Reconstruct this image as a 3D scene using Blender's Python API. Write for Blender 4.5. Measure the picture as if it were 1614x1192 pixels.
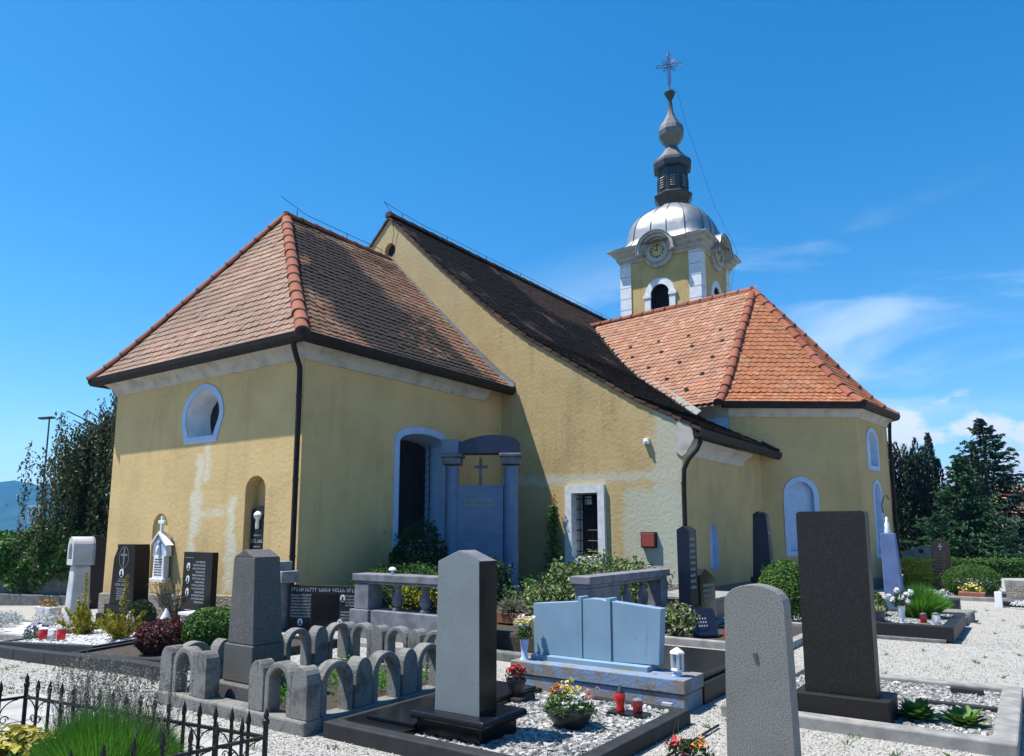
import bpy, bmesh, math, random
import numpy as np
from mathutils import Vector, Matrix
from mathutils.geometry import tessellate_polygon

random.seed(7); RNG = np.random.default_rng(7)
R = math.radians
for o in list(bpy.data.objects): bpy.data.objects.remove(o)
scene = bpy.context.scene
COL = scene.collection

# ------------------------------------------------------------------ camera
# World axes: origin at the near corner of the chancel, x along its end wall, y along the nave.
CAM = Vector((11.23, -9.13, 1.65))
PHI = R(34.95)
cd = bpy.data.cameras.new('camera'); cam = bpy.data.objects.new('camera', cd); COL.objects.link(cam)
cam.location = CAM; cam.rotation_euler = (R(90 + 8.233), 0, PHI)
cd.sensor_width = 36; cd.lens = 26.05; cd.shift_y = 0.0452; cd.clip_start = .05; cd.clip_end = 30000
scene.camera = cam

# ------------------------------------------------------------------ sky, sun, exposure
SUN = Vector((.37, .27, -1.0)).normalized()           # direction the light travels
sun_el = math.asin(-SUN.z); sun_az = math.atan2(-SUN.x, -SUN.y)
w = bpy.data.worlds.new('World'); scene.world = w; w.use_nodes = True
nt = w.node_tree; nt.nodes.clear()
def N(t, tree=None, **k):
    n = (tree or nt).nodes.new(t)
    for a, b in k.items(): setattr(n, a, b)
    return n
out = N('ShaderNodeOutputWorld'); bg = N('ShaderNodeBackground'); sky = N('ShaderNodeTexSky')
sky.sky_type = 'NISHITA'; sky.sun_disc = False; sky.sun_elevation = sun_el; sky.sun_rotation = sun_az
sky.altitude = 300; sky.air_density = 1.0; sky.dust_density = .25; sky.ozone_density = 3.0
hs = N('ShaderNodeHueSaturation'); hs.inputs['Saturation'].default_value = 1.38; hs.inputs['Hue'].default_value = .494
nt.links.new(sky.outputs[0], hs.inputs['Color'])
bg.inputs['Strength'].default_value = .108
tc = N('ShaderNodeTexCoord')
# cirrus streaks and low heaped clouds, laid out by direction all round the sky
def wmath(op, a, b=None, c=None):
    n = N('ShaderNodeMath', operation=op)
    for i, s in enumerate((a, b, c)):
        if s is None: continue
        if hasattr(s, 'links'): nt.links.new(s, n.inputs[i])
        else: n.inputs[i].default_value = s
    return n.outputs[0]
def wramp(s, a, b, smooth=True):
    n = N('ShaderNodeMapRange', interpolation_type='SMOOTHSTEP' if smooth else 'LINEAR')
    nt.links.new(s, n.inputs[0]); n.inputs[1].default_value = a; n.inputs[2].default_value = b
    return n.outputs[0]
sp = N('ShaderNodeSeparateXYZ'); nt.links.new(tc.outputs['Generated'], sp.inputs[0])
X_, Y_, Z_ = sp.outputs
def wnoise(sx, sy, sz, off, scale, detail, dist=0, rough=.55):
    m = N('ShaderNodeMapping'); m.inputs['Scale'].default_value = (sx, sy, sz); m.inputs['Location'].default_value = off
    nt.links.new(tc.outputs['Generated'], m.inputs[0])
    n = N('ShaderNodeTexNoise'); n.inputs['Scale'].default_value = scale; n.inputs['Detail'].default_value = detail
    n.inputs['Roughness'].default_value = rough; n.inputs['Distortion'].default_value = dist
    nt.links.new(m.outputs[0], n.inputs[0]); return n.outputs[0]
CIR = wnoise(1, 1, 4.2, (3.03, 1.21, .90), 2.6, 6, .6)
BIG = wnoise(1, 1, 1.0, (.2, .35, 4.0), 1.1, 1)
cir = wramp(CIR, .46, .68)
cir = wmath('MULTIPLY', cir, wramp(BIG, .44, .60))
cir = wmath('MULTIPLY', cir, wmath('MULTIPLY', wramp(Z_, .10, .17), wramp(Z_, .42, .26)))
CUM = wnoise(1, 1, 2.0, (7.3, 2.2, 1.0), 7.5, 6, .1, .5)
cum = wramp(wmath('SUBTRACT', CUM, wmath('MULTIPLY', wramp(Z_, .04, .2, False), .22)), .37, .43)
cum = wmath('MULTIPLY', cum, wmath('MULTIPLY', wramp(BIG, .46, .56), wramp(Z_, .19, .13)))
mix = N('ShaderNodeMixRGB'); mix.inputs[2].default_value = (5.0, 5.8, 6.7, 1)
nt.links.new(hs.outputs[0], mix.inputs[1]); nt.links.new(wmath('MULTIPLY', cir, .5), mix.inputs[0])
mix2 = N('ShaderNodeMixRGB'); mix2.inputs[2].default_value = (5.3, 5.6, 6.0, 1)
nt.links.new(mix.outputs[0], mix2.inputs[1]); nt.links.new(wmath('MULTIPLY', cum, .92), mix2.inputs[0])
nt.links.new(mix2.outputs[0], bg.inputs['Color']); nt.links.new(bg.outputs[0], out.inputs[0])

sd = bpy.data.lights.new('sun', 'SUN'); sd.energy = 5.0; sd.angle = R(.53); sd.color = (1, .96, .885)
so = bpy.data.objects.new('sun', sd); COL.objects.link(so); so.location = (-10, -10, 30)
so.rotation_euler = SUN.to_track_quat('-Z', 'Y').to_euler()
scene.render.engine = 'CYCLES'
vs = scene.view_settings; vs.view_transform = 'Standard'; vs.look = 'None'; vs.exposure = .84; vs.gamma = 1
scene.cycles.max_bounces = 6; scene.cycles.diffuse_bounces = 2

# ------------------------------------------------------------------ materials
MATS = {}
class MT:
    """small node helper"""
    def __init__(s, name):
        s.m = bpy.data.materials.new(name); s.m.use_nodes = True; s.t = s.m.node_tree
        s.b = s.t.nodes['Principled BSDF']; MATS[name] = s.m
        g = s.t.nodes.new('ShaderNodeNewGeometry'); s.pos = g.outputs['Position']
        s._xyz = None
    def n(s, t, **k): return N(t, s.t, **k)
    def l(s, a, b): s.t.links.new(a, b)
    def xyz(s):
        if s._xyz is None:
            q = s.n('ShaderNodeSeparateXYZ'); s.l(s.pos, q.inputs[0]); s._xyz = q.outputs
        return s._xyz
    def noise(s, scale, detail=4, rough=.55, dist=0, stretch=None, src=None):
        n = s.n('ShaderNodeTexNoise'); n.inputs['Scale'].default_value = scale; n.inputs['Detail'].default_value = detail
        n.inputs['Roughness'].default_value = rough; n.inputs['Distortion'].default_value = dist
        v = src or s.pos
        if stretch:
            m = s.n('ShaderNodeMapping'); m.inputs['Scale'].default_value = stretch; s.l(v, m.inputs[0]); v = m.outputs[0]
        s.l(v, n.inputs['Vector']); return n.outputs['Fac']
    def voro(s, scale, feature='F1', out='Distance', rnd=1.0):
        n = s.n('ShaderNodeTexVoronoi', feature=feature); n.inputs['Scale'].default_value = scale
        n.inputs['Randomness'].default_value = rnd
        s.l(s.pos, n.inputs['Vector']); return n.outputs[out]
    def math(s, op, a, b=None):
        n = s.n('ShaderNodeMath', operation=op)
        for i, q in enumerate((a, b)):
            if q is None: continue
            if hasattr(q, 'links'): s.l(q, n.inputs[i])
            else: n.inputs[i].default_value = q
        return n.outputs[0]
    def ramp(s, a, lo, hi):
        n = s.n('ShaderNodeMapRange', interpolation_type='SMOOTHSTEP'); s.l(a, n.inputs[0])
        n.inputs[1].default_value = lo; n.inputs[2].default_value = hi; return n.outputs[0]
    def mix(s, f, a, b, blend='MIX'):
        n = s.n('ShaderNodeMixRGB', blend_type=blend)
        for i, q in enumerate((f, a, b)):
            if hasattr(q, 'links'): s.l(q, n.inputs[i])
            elif i == 0: n.inputs[0].default_value = q
            else: n.inputs[i].default_value = (*q, 1)
        return n.outputs[0]
    def box(s, rng, feather=.06, wob=None):
        """soft mask of a box in world space: rng = {axis: (lo, hi)}"""
        r = None
        for ax, (lo, hi) in rng.items():
            c = s.xyz()['xyz'.index(ax)]
            if wob is not None: c = s.math('ADD', c, wob)
            k = s.math('MULTIPLY', s.ramp(c, lo - feather, lo + feather), s.ramp(c, hi + feather, hi - feather))
            r = k if r is None else s.math('MULTIPLY', r, k)
        return r
    def color(s, c):
        if hasattr(c, 'links'): s.l(c, s.b.inputs['Base Color'])
        else: s.b.inputs['Base Color'].default_value = (*c, 1)
    def bump(s, h, strength=.3, dist=.01):
        n = s.n('ShaderNodeBump'); n.inputs['Strength'].default_value = strength; n.inputs['Distance'].default_value = dist
        s.l(h, n.inputs['Height']); s.l(n.outputs[0], s.b.inputs['Normal'])
    def set(s, rough=.6, metal=0, spec=.5):
        s.b.inputs['Roughness'].default_value = rough; s.b.inputs['Metallic'].default_value = metal
        s.b.inputs['Specular IOR Level'].default_value = spec; return s.m

def simple(name, c1, c2=None, scale=6, rough=.6, bump=0, bscale=60, bdist=.004, metal=0, spec=.5):
    t = MT(name); c2 = c2 or tuple(x * .75 for x in c1)
    t.color(t.mix(t.ramp(t.noise(scale, 5), .35, .68), c1, c2))
    if bump: t.bump(t.noise(bscale, 4), bump, bdist)
    return t.set(rough, metal, spec)

def granite(name, dark, light, scale=170, rough=.45, amount=.5, streak=0, spec=.5):
    t = MT(name)
    a = t.ramp(t.noise(scale, 2, .6), amount - .12, amount + .12)
    c = t.mix(a, dark, light)
    v = t.ramp(t.voro(scale * .7), .16, .08)
    c = t.mix(t.math('MULTIPLY', v, .5), c, tuple(min(1, x * 1.8) for x in light))
    c = t.mix(t.math('MULTIPLY', t.ramp(t.noise(2.2, 4), .4, .75), .28), c, tuple(x * .7 for x in dark))
    t.color(c)
    rr = t.n('ShaderNodeMapRange'); t.l(t.noise(9, 3), rr.inputs[0]); rr.inputs[3].default_value = max(.03, rough - .08); rr.inputs[4].default_value = rough + .1
    t.set(rough, 0, spec); t.l(rr.outputs[0], t.b.inputs['Roughness'])
    return t.m

def plaster(name, base, dirty, patches=(), streak=.35, extra=None):
    t = MT(name)
    c = t.mix(t.ramp(t.noise(.9, 5, .6), .38, .7), base, dirty)
    st = t.ramp(t.noise(3.2, 4, .6, 0, (1, 1, .12)), .5, .78)
    c = t.mix(t.math('MULTIPLY', st, streak), c, tuple(x * .72 for x in dirty))
    c = t.mix(t.math('MULTIPLY', t.ramp(t.noise(14, 4), .52, .75), .3), c, tuple(min(1, x * 1.12) for x in base))
    wob = t.math('MULTIPLY', t.math('SUBTRACT', t.noise(2.3, 6, .62), .5), .55)
    zz = t.math('ADD', t.xyz()[2], t.math('MULTIPLY', t.math('SUBTRACT', t.noise(1.7, 5, .65), .5), 1.5))
    c = t.mix(t.math('MULTIPLY', t.ramp(zz, 1.25, .25), .42), c, tuple(x * .60 + .03 for x in dirty))        # rising damp
    c = t.mix(t.math('MULTIPLY', t.ramp(t.noise(2.6, 6, .7, .5), .6, .72), .30), c, tuple(x * .70 for x in dirty))
    cd_ = t.n('ShaderNodeTexVoronoi', feature='DISTANCE_TO_EDGE'); cd_.inputs['Scale'].default_value = .55
    ds_ = t.n('ShaderNodeVectorMath', operation='ADD'); nz_ = t.n('ShaderNodeTexNoise'); nz_.inputs['Scale'].default_value = 3; nz_.inputs['Detail'].default_value = 5; t.l(t.pos, nz_.inputs['Vector'])
    t.l(t.pos, ds_.inputs[0]); t.l(nz_.outputs['Color'], ds_.inputs[1]); t.l(ds_.outputs[0], cd_.inputs['Vector'])
    crk = t.math('MULTIPLY', t.ramp(cd_.outputs['Distance'], .007, .002), t.ramp(t.noise(.7, 3), .5, .62))
    c = t.mix(t.math('MULTIPLY', crk, .45), c, tuple(x * .4 for x in dirty))                                 # hairline cracks
    for rng, col, f, amt in patches:
        c = t.mix(t.math('MULTIPLY', t.box(rng, f, wob), amt), c, col)
    t.color(c)
    h = t.math('ADD', t.math('MULTIPLY', t.noise(11, 5, .6), .8), t.math('MULTIPLY', t.noise(95, 3), .25))
    t.bump(h, .6, .022)
    return t.set(.9, 0, .15)

WHT = (.60, .56, .44)
plaster('plaster_chancel', (.575, .412, .195), (.50, .352, .163), (
    ({'x': (-3.42, -3.18), 'z': (1.6, 3.25)}, WHT, .10, .8), ({'x': (-3.12, -2.9), 'z': (2.7, 3.6)}, WHT, .1, .7),
    ({'x': (-3.55, -3.35), 'z': (.5, 2.5)}, WHT, .09, .75), ({'x': (-2.2, -1.95), 'z': (.4, 2.3)}, WHT, .11, .85),
    ({'x': (-3.2, -2.3), 'z': (1.95, 2.12)}, WHT, .07, .6), ({'x': (-6.5, -5.6), 'z': (.3, .75)}, (.52, .5, .42), .2, .4)))
plaster('plaster_gable', (.465, .347, .172), (.385, .284, .14), (
    ({'x': (-.2, 5.2), 'z': (2.78, 3.02)}, (.44, .42, .33), .07, .85), ({'x': (4.28, 5.2), 'z': (.3, 4.6)}, (.42, .42, .34), .09, .8),
    ({'x': (3.5, 5.1), 'z': (.3, 2.6)}, (.41, .42, .34), .12, .85), ({'x': (-1.5, 3.3), 'z': (.2, 2.7)}, (.44, .35, .18), .12, .7),
    ({'x': (-9.6, -1.3), 'z': (6.5, 12)}, (.44, .36, .215), .5, .5)), .55)
plaster('plaster_chapel', (.465, .35, .172), (.39, .295, .147), (), .4)
plaster('plaster_tower', (.52, .38, .17), (.41, .295, .135), (), .4)
def speck_white(name, c1, c2, amt=.9):
    t = MT(name)
    c = t.mix(t.ramp(t.noise(3, 5), .4, .75), c1, c2)
    sp_ = t.math('MULTIPLY', t.ramp(t.voro(9), .12, .07), t.ramp(t.noise(1.6, 2), .5, .62))
    c = t.mix(t.math('MULTIPLY', sp_, amt), c, (.12, .11, .09))
    t.color(c); t.bump(t.noise(40, 4), .2, .01); return t.set(.85, 0, .2)
simple('shaft_stone_shaded', (.09, .14, .29), (.07, .11, .24), 4, .7, .2, 90)  # darker variant of the monument stone, dark blue shade painted into it
simple('tile_joint', (.035, .022, .017), (.05, .03, .022), 20, .9)
speck_white('cornice_white', (.44, .42, .38), (.30, .285, .255))
simple('paint_white_shade_blue', (.37, .49, .68), (.31, .43, .62), 5, .75, .15)  # white paint with the blue of open-sky shade put into its colour
simple('paint_white', (.70, .71, .74), (.58, .59, .62), 4, .75, .15)
simple('stone_frame', (.62, .64, .66), (.5, .52, .54), 8, .8, .3, 90)
t = MT('rubble_plinth')
c = t.mix(t.ramp(t.noise(7, 4), .35, .65), (.30, .26, .22), (.21, .19, .17))
t.color(t.mix(t.math('MULTIPLY', t.ramp(t.voro(26), .32, .12), .55), c, (.42, .39, .35)))
t.bump(t.math('ADD', t.voro(22), t.noise(60, 4)), .9, .03); t.set(.95, 0, .1)

def tile_mat(name, cols, lichen, lich_amt, lo=.42, hi=.6, sc=.55, zones=(), rough=.8):
    t = MT(name)
    at = t.n('ShaderNodeAttribute', attribute_name='tint'); oi = t.n('ShaderNodeObjectInfo')
    r = t.math('FRACT', t.math('ADD', at.outputs['Fac'], oi.outputs['Random']))
    cr = t.n('ShaderNodeValToRGB'); e = cr.color_ramp.elements; cr.color_ramp.interpolation = 'LINEAR'
    e[0].color = (*cols[0], 1); e[1].color = (*cols[-1], 1)
    for i, c in enumerate(cols[1:-1]):
        q = e.new((i + 1) / (len(cols) - 1)); q.color = (*c, 1)
    t.l(r, cr.inputs[0])
    # lichen grows patch by patch, and tile by tile
    f = t.ramp(t.math('ADD', t.noise(sc, 6, .65, .3), t.math('MULTIPLY', t.math('SUBTRACT', r, .5), .10)), lo, hi)
    for rng, val in zones:
        wob = t.math('MULTIPLY', t.math('SUBTRACT', t.noise(1.1, 5, .6), .5), 1.6)
        k = t.box(rng, .25, wob); f = t.math('MULTIPLY', f, t.math('SUBTRACT', 1.0, t.math('MULTIPLY', k, 1 - val)))
    f = t.math('MULTIPLY', f, lich_amt)
    c = t.mix(f, cr.outputs[0], lichen)
    c = t.mix(t.math('MULTIPLY', t.ramp(t.noise(22, 4), .5, .72), .35), c, tuple(x * .55 for x in cols[0]))
    t.color(c); t.bump(t.noise(70, 4), .35, .006); return t.set(rough, 0, .08)
tile_mat('tile_pink', [(.25, .155, .115), (.31, .20, .15), (.28, .175, .125), (.35, .25, .19)], (.13, .10, .08), .45)
tile_mat('tile_weathered', [(.23, .115, .07), (.27, .15, .10), (.20, .11, .07), (.30, .20, .145)], (.030, .028, .026), .95, .28, .42, .6,
         (({'y': (5.35, 8), 'z': (5.6, 8.4)}, .12), ({'y': (4.2, 8), 'z': (7.4, 9.2)}, .25), ({'y': (-.2, 1.2), 'z': (5.0, 6.6)}, .3), ({'z': (9.45, 10.5)}, .1)))
tile_mat('tile_black', [(.085, .055, .042), (.12, .075, .055), (.07, .047, .036)], (.0065, .006, .0055), .97, .30, .45, .45,
         (({'z': (9.4, 12), 'y': (12, 20)}, .5),))
tile_mat('tile_orange', [(.32, .125, .062), (.37, .15, .075), (.29, .11, .055), (.40, .19, .105)], (.23, .125, .08), .5, .5, .75, .9)
tile_mat('tile_salmon', [(.30, .15, .095), (.35, .185, .12), (.27, .13, .082), (.39, .235, .165)], (.19, .12, .09), .5, .46, .72, .9)
tile_mat('tile_ridge', [(.23, .08, .05), (.28, .105, .066), (.20, .07, .043)], (.10, .06, .046), .5, .5, .75, 1.3)

granite('granite_grey', (.092, .092, .084), (.215, .212, .196), 120, .62, .5)
granite('granite_bluegrey', (.115, .135, .143), (.19, .215, .228), 190, .55, .5)
granite('granite_dark', (.010, .009, .008), (.042, .039, .036), 130, .5, .62, 0, .3)
granite('granite_black', (.006, .006, .007), (.016, .016, .018), 200, .22, .6, 0, .28)
granite('granite_black_rough', (.009, .009, .010), (.028, .028, .030), 200, .5, .55, 0, .25)
granite('granite_navy', (.007, .010, .024), (.014, .02, .04), 200, .3, .6, 0, .3)
granite('granite_brown', (.10, .035, .02), (.17, .07, .04), 150, .35, .5)
granite('granite_obelisk', (.042, .041, .040), (.125, .122, .118), 110, .8, .5)
simple('concrete', (.17, .167, .16), (.105, .103, .098), 9, .92, .6, 130, .006, 0, .15)
simple('concrete_pale', (.27, .265, .255), (.18, .177, .17), 7, .92, .5, 120, .006, 0, .15)
t = MT('cast_stone')                                  # exposed-aggregate concrete, lichen-stained
c = t.mix(t.ramp(t.noise(150, 2, .6), .42, .62), (.15, .147, .138), (.27, .264, .247))
c = t.mix(t.math('MULTIPLY', t.ramp(t.noise(4.5, 6, .68, .4), .48, .66), .75), c, (.075, .073, .067))
c = t.mix(t.math('MULTIPLY', t.ramp(t.noise(9, 5, .6), .62, .7), .6), c, (.25, .24, .21))
t.color(c); t.bump(t.math('ADD', t.noise(120, 4, .6), t.math('MULTIPLY', t.noise(18, 4), .5)), .8, .010); t.set(.95, 0, .1)
simple('kerb_dark', (.028, .029, .031), (.018, .018, .019), 8, .65, .2, 90, .003, 0, .25)
simple('balustrade_stone', (.175, .175, .20), (.10, .10, .115), 5, .85, .4, 110, .005)
simple('marble_white', (.74, .745, .76), (.6, .61, .63), 5, .45)
simple('sandstone_pale', (.46, .455, .46), (.36, .36, .37), 3, .8, .3, 100)
simple('monument_stone', (.15, .205, .315), (.115, .16, .26), 4, .7, .2, 90)
simple('monument_dark', (.03, .038, .085), (.022, .028, .06), 4, .6, .1, 90)
t = MT('blue_stone')                                  # weathered pale-blue terrazzo, rusty along the joints
c = t.mix(t.ramp(t.noise(2.2, 5), .35, .7), (.165, .26, .345), (.20, .30, .39))
c = t.mix(t.math('MULTIPLY', t.ramp(t.noise(6, 5, .65), .6, .78), .35), c, (.11, .19, .33))
c = t.mix(t.math('MULTIPLY', t.ramp(t.noise(9, 5, .65, 0, (1, 1, .12)), .56, .76), .45), c, (.12, .125, .13))
c = t.mix(t.math('MULTIPLY', t.ramp(t.noise(5, 6, .7, .8), .62, .70), .5), c, (.17, .14, .115)); t.color(c)
t.bump(t.noise(120, 3), .15, .003); t.set(.6, 0, .3)
t = MT('blue_base')                                   # flaking facing: blue patches over bare grey-brown
c = t.mix(t.ramp(t.noise(3.1, 6, .65, .6), .47, .55), (.16, .22, .32), (.19, .175, .16))
c = t.mix(t.math('MULTIPLY', t.ramp(t.noise(8, 6, .7, .8), .58, .64), .85), c, (.14, .115, .10)); t.color(c)
t.bump(t.noise(30, 5), .5, .012); t.set(.85, 0, .2)
simple('rust_line', (.20, .14, .09), (.12, .09, .06), 20, .9)
simple('lettering_silver', (.45, .46, .48), (.36, .37, .39), 30, .5)
simple('lettering_gold', (.42, .33, .17), (.36, .27, .12), 30, .5)
simple('portrait', (.62, .61, .58), (.2, .19, .18), 60, .3)
t = MT('dome_zinc'); c = t.mix(t.ramp(t.noise(1.7, 4), .35, .7), (.33, .33, .33), (.25, .26, .28))
c = t.mix(t.math('MULTIPLY', t.ramp(t.noise(2.4, 4, .6, 1.0), .58, .75), .4), c, (.27, .21, .17)); t.color(c)
t.bump(t.noise(2.2, 3), .25, .06); t.set(.42, .6, .5)
t = MT('lead_dark'); t.color(t.mix(t.ramp(t.noise(3, 4), .4, .7), (.075, .072, .07), (.05, .052, .06))); t.bump(t.noise(4, 3), .2, .03); t.set(.42, .7)
t = MT('onion_metal'); t.color(t.mix(t.ramp(t.noise(2.5, 4), .4, .7), (.17, .165, .16), (.11, .11, .115))); t.bump(t.noise(3, 3), .2, .03); t.set(.45, .6)
simple('metal_flashing', (.11, .112, .115), (.07, .07, .072), 6, .6, 0, 60, .004, .2)
simple('metal_black', (.010, .010, .010), (.018, .017, .016), 12, .55, .15, 60, .002, 0, .3)
simple('gutter_brown', (.014, .011, .010), (.022, .017, .015), 6, .6, 0, 60, .004, 0, .2)
simple('gutter_edge', (.05, .045, .04), (.08, .07, .06), 8, .6)
simple('cross_iron', (.11, .035, .04), (.07, .03, .05), 20, .5, 0, 60, .004, .5)
simple('red_paint', (.26, .045, .035), (.22, .04, .03), 8, .55)
simple('opening_dark', (.008, .008, .009), (.014, .013, .013), 3, .9)
simple('lantern_white', (.72, .72, .74), (.6, .6, .63), 8, .4)
simple('terracotta', (.30, .12, .07), (.22, .09, .05), 9, .85)
simple('planter_grey', (.07, .085, .10), (.05, .06, .07), 8, .5)
simple('pot_black', (.016, .016, .017), (.024, .024, .025), 8, .4)
simple('wood_brown', (.10, .062, .04), (.06, .04, .028), 9, .85, .4, 40)
simple('bark', (.085, .065, .05), (.045, .035, .028), 9, .95, .8, 30, .02)
simple('soil', (.05, .038, .028), (.03, .024, .018), 12, .98, .8, 50, .02)
simple('vase_blue', (.40, .50, .72), (.5, .58, .75), 9, .3)
simple('house_wall', (.62, .58, .5), (.55, .5, .43), 3, .9)
simple('house_roof', (.48, .20, .11), (.38, .15, .08), 5, .85)
simple('gold_face', (.50, .40, .16), (.42, .33, .13), 8, .45)
def glass(name, col, rough=.08, trans=.8):
    t = MT(name); t.color(col); t.b.inputs['Transmission Weight'].default_value = trans; return t.set(rough)
glass('glass_red', (.75, .02, .015), .2, .45); glass('glass_clear', (.85, .9, .95)); glass('glass_wine', (.30, .02, .02), .15, .5)
t = MT('window_glass'); t.color((.012, .014, .016)); t.set(.06, 0, .6)
# gravel: pale crushed limestone
def gravel(name, c1, c2, sc, dist):
    t = MT(name); n = t.n('ShaderNodeTexVoronoi'); n.inputs['Scale'].default_value = sc; t.l(t.pos, n.inputs['Vector'])
    hue = t.n('ShaderNodeSeparateColor'); t.l(n.outputs['Color'], hue.inputs[0])
    c = t.mix(hue.outputs[0], c1, c2)
    c = t.mix(t.math('MULTIPLY', t.ramp(t.noise(.8, 6, .65), .5, .75), .4), c, tuple(x * .72 for x in c2))
    c = t.mix(t.math('MULTIPLY', t.ramp(t.noise(5.5, 5, .6), .58, .72), .45), c, (.15, .15, .12))
    t.color(c); h = t.math('SUBTRACT', 1.0, n.outputs['Distance'])
    t.bump(t.math('ADD', h, t.math('MULTIPLY', t.noise(sc * 2.5, 3), .5)), .9, dist); return t.set(.92, 0, .15)
gravel('gravel_white', (.40, .385, .355), (.30, .288, .265), 42, .02)
def pebble_mat(name, c1, c2):
    t = MT(name); at = t.n('ShaderNodeAttribute', attribute_name='tint')
    t.color(t.mix(at.outputs['Fac'], c1, c2)); return t.set(.85, 0, .2)
pebble_mat('pebble_pale', (.25, .24, .22), (.46, .445, .415))
pebble_mat('pebble_grey', (.11, .105, .10), (.42, .415, .40))
pebble_mat('pebble_snow', (.40, .40, .39), (.58, .58, .57))
simple('paving', (.36, .355, .34), (.27, .265, .25), 3, .9, .4, 120, .004, 0, .15)
t = MT('far_ground'); t.color(t.mix(t.ramp(t.noise(.05, 4), .4, .6), (.07, .10, .03), (.12, .12, .06))); t.set(1)
t = MT('forest_hill'); t.color(t.mix(t.ramp(t.noise(.012, 6, .7), .4, .65), (.022, .045, .022), (.04, .07, .03))); t.bump(t.noise(.05, 5), .8, 8); t.set(1, 0, 0)

def leaf_mat(name, cols, trans=.25, rough=.55, noise_scale=2.5, noise_amt=.5):
    t = MT(name); at = t.n('ShaderNodeAttribute', attribute_name='tint')
    cr = t.n('ShaderNodeValToRGB'); e = cr.color_ramp.elements
    e[0].color = (*cols[0], 1); e[1].color = (*cols[-1], 1)
    for i, c in enumerate(cols[1:-1]): q = e.new((i + 1) / (len(cols) - 1)); q.color = (*c, 1)
    f = t.math('ADD', at.outputs['Fac'], t.math('MULTIPLY', t.math('SUBTRACT', t.noise(noise_scale, 3), .5), noise_amt))
    t.l(f, cr.inputs[0]); t.color(cr.outputs[0]); t.set(rough, 0, .3)
    tr = t.n('ShaderNodeBsdfTranslucent'); t.l(cr.outputs[0], tr.inputs[0])
    mx = t.n('ShaderNodeMixShader'); mx.inputs[0].default_value = trans
    o = t.t.nodes['Material Output']; t.l(t.b.outputs[0], mx.inputs[1]); t.l(tr.outputs[0], mx.inputs[2]); t.l(mx.outputs[0], o.inputs[0])
    return t.m
leaf_mat('leaf_box', [(.030, .075, .012), (.06, .14, .02), (.10, .20, .03)])
leaf_mat('leaf_dark', [(.010, .028, .008), (.02, .05, .012), (.035, .07, .02)])
leaf_mat('leaf_ivy', [(.020, .060, .010), (.048, .125, .016), (.10, .21, .035)])
leaf_mat('leaf_variegated', [(.05, .10, .02), (.16, .21, .05), (.36, .37, .22)])
leaf_mat('leaf_yellow', [(.14, .13, .012), (.30, .26, .02), (.42, .37, .05)])
leaf_mat('leaf_gold_juniper', [(.14, .18, .01), (.30, .32, .018), (.44, .43, .03)])
leaf_mat('leaf_barberry', [(.045, .012, .014), (.09, .022, .022), (.15, .05, .04)])
leaf_mat('leaf_spruce', [(.008, .030, .020), (.018, .055, .034), (.05, .10, .07)], .1)
leaf_mat('leaf_spruce_green', [(.010, .040, .016), (.022, .075, .026), (.05, .125, .05)], .1)
leaf_mat('leaf_cypress', [(.006, .016, .009), (.014, .032, .016), (.03, .055, .028)], .1)
leaf_mat('leaf_beech', [(.024, .030, .014), (.036, .080, .018), (.095, .072, .06)], .25, .5, .7, 1.0)
leaf_mat('grass_bright', [(.045, .14, .016), (.08, .23, .024), (.14, .32, .045)], .4)
leaf_mat('lavender_dry', [(.10, .095, .08), (.17, .16, .13), (.26, .24, .20)])
leaf_mat('leaf_silver', [(.28, .30, .29), (.45, .47, .46), (.60, .61, .60)])
leaf_mat('petal_red', [(.35, .01, .02), (.55, .03, .04), (.65, .10, .10)], .3)
leaf_mat('petal_white', [(.60, .60, .58), (.78, .78, .76), (.8, .8, .8)], .3)
leaf_mat('petal_yellow', [(.55, .40, .04), (.70, .58, .10), (.75, .70, .35)], .3)
leaf_mat('petal_orange', [(.50, .10, .02), (.60, .20, .03), (.65, .33, .08)], .3)
leaf_mat('petal_violet', [(.05, .02, .14), (.10, .05, .25), (.16, .10, .32)], .3)
leaf_mat('petal_pink', [(.45, .12, .10), (.55, .20, .15), (.55, .30, .2)], .3)
M = MATS

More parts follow.
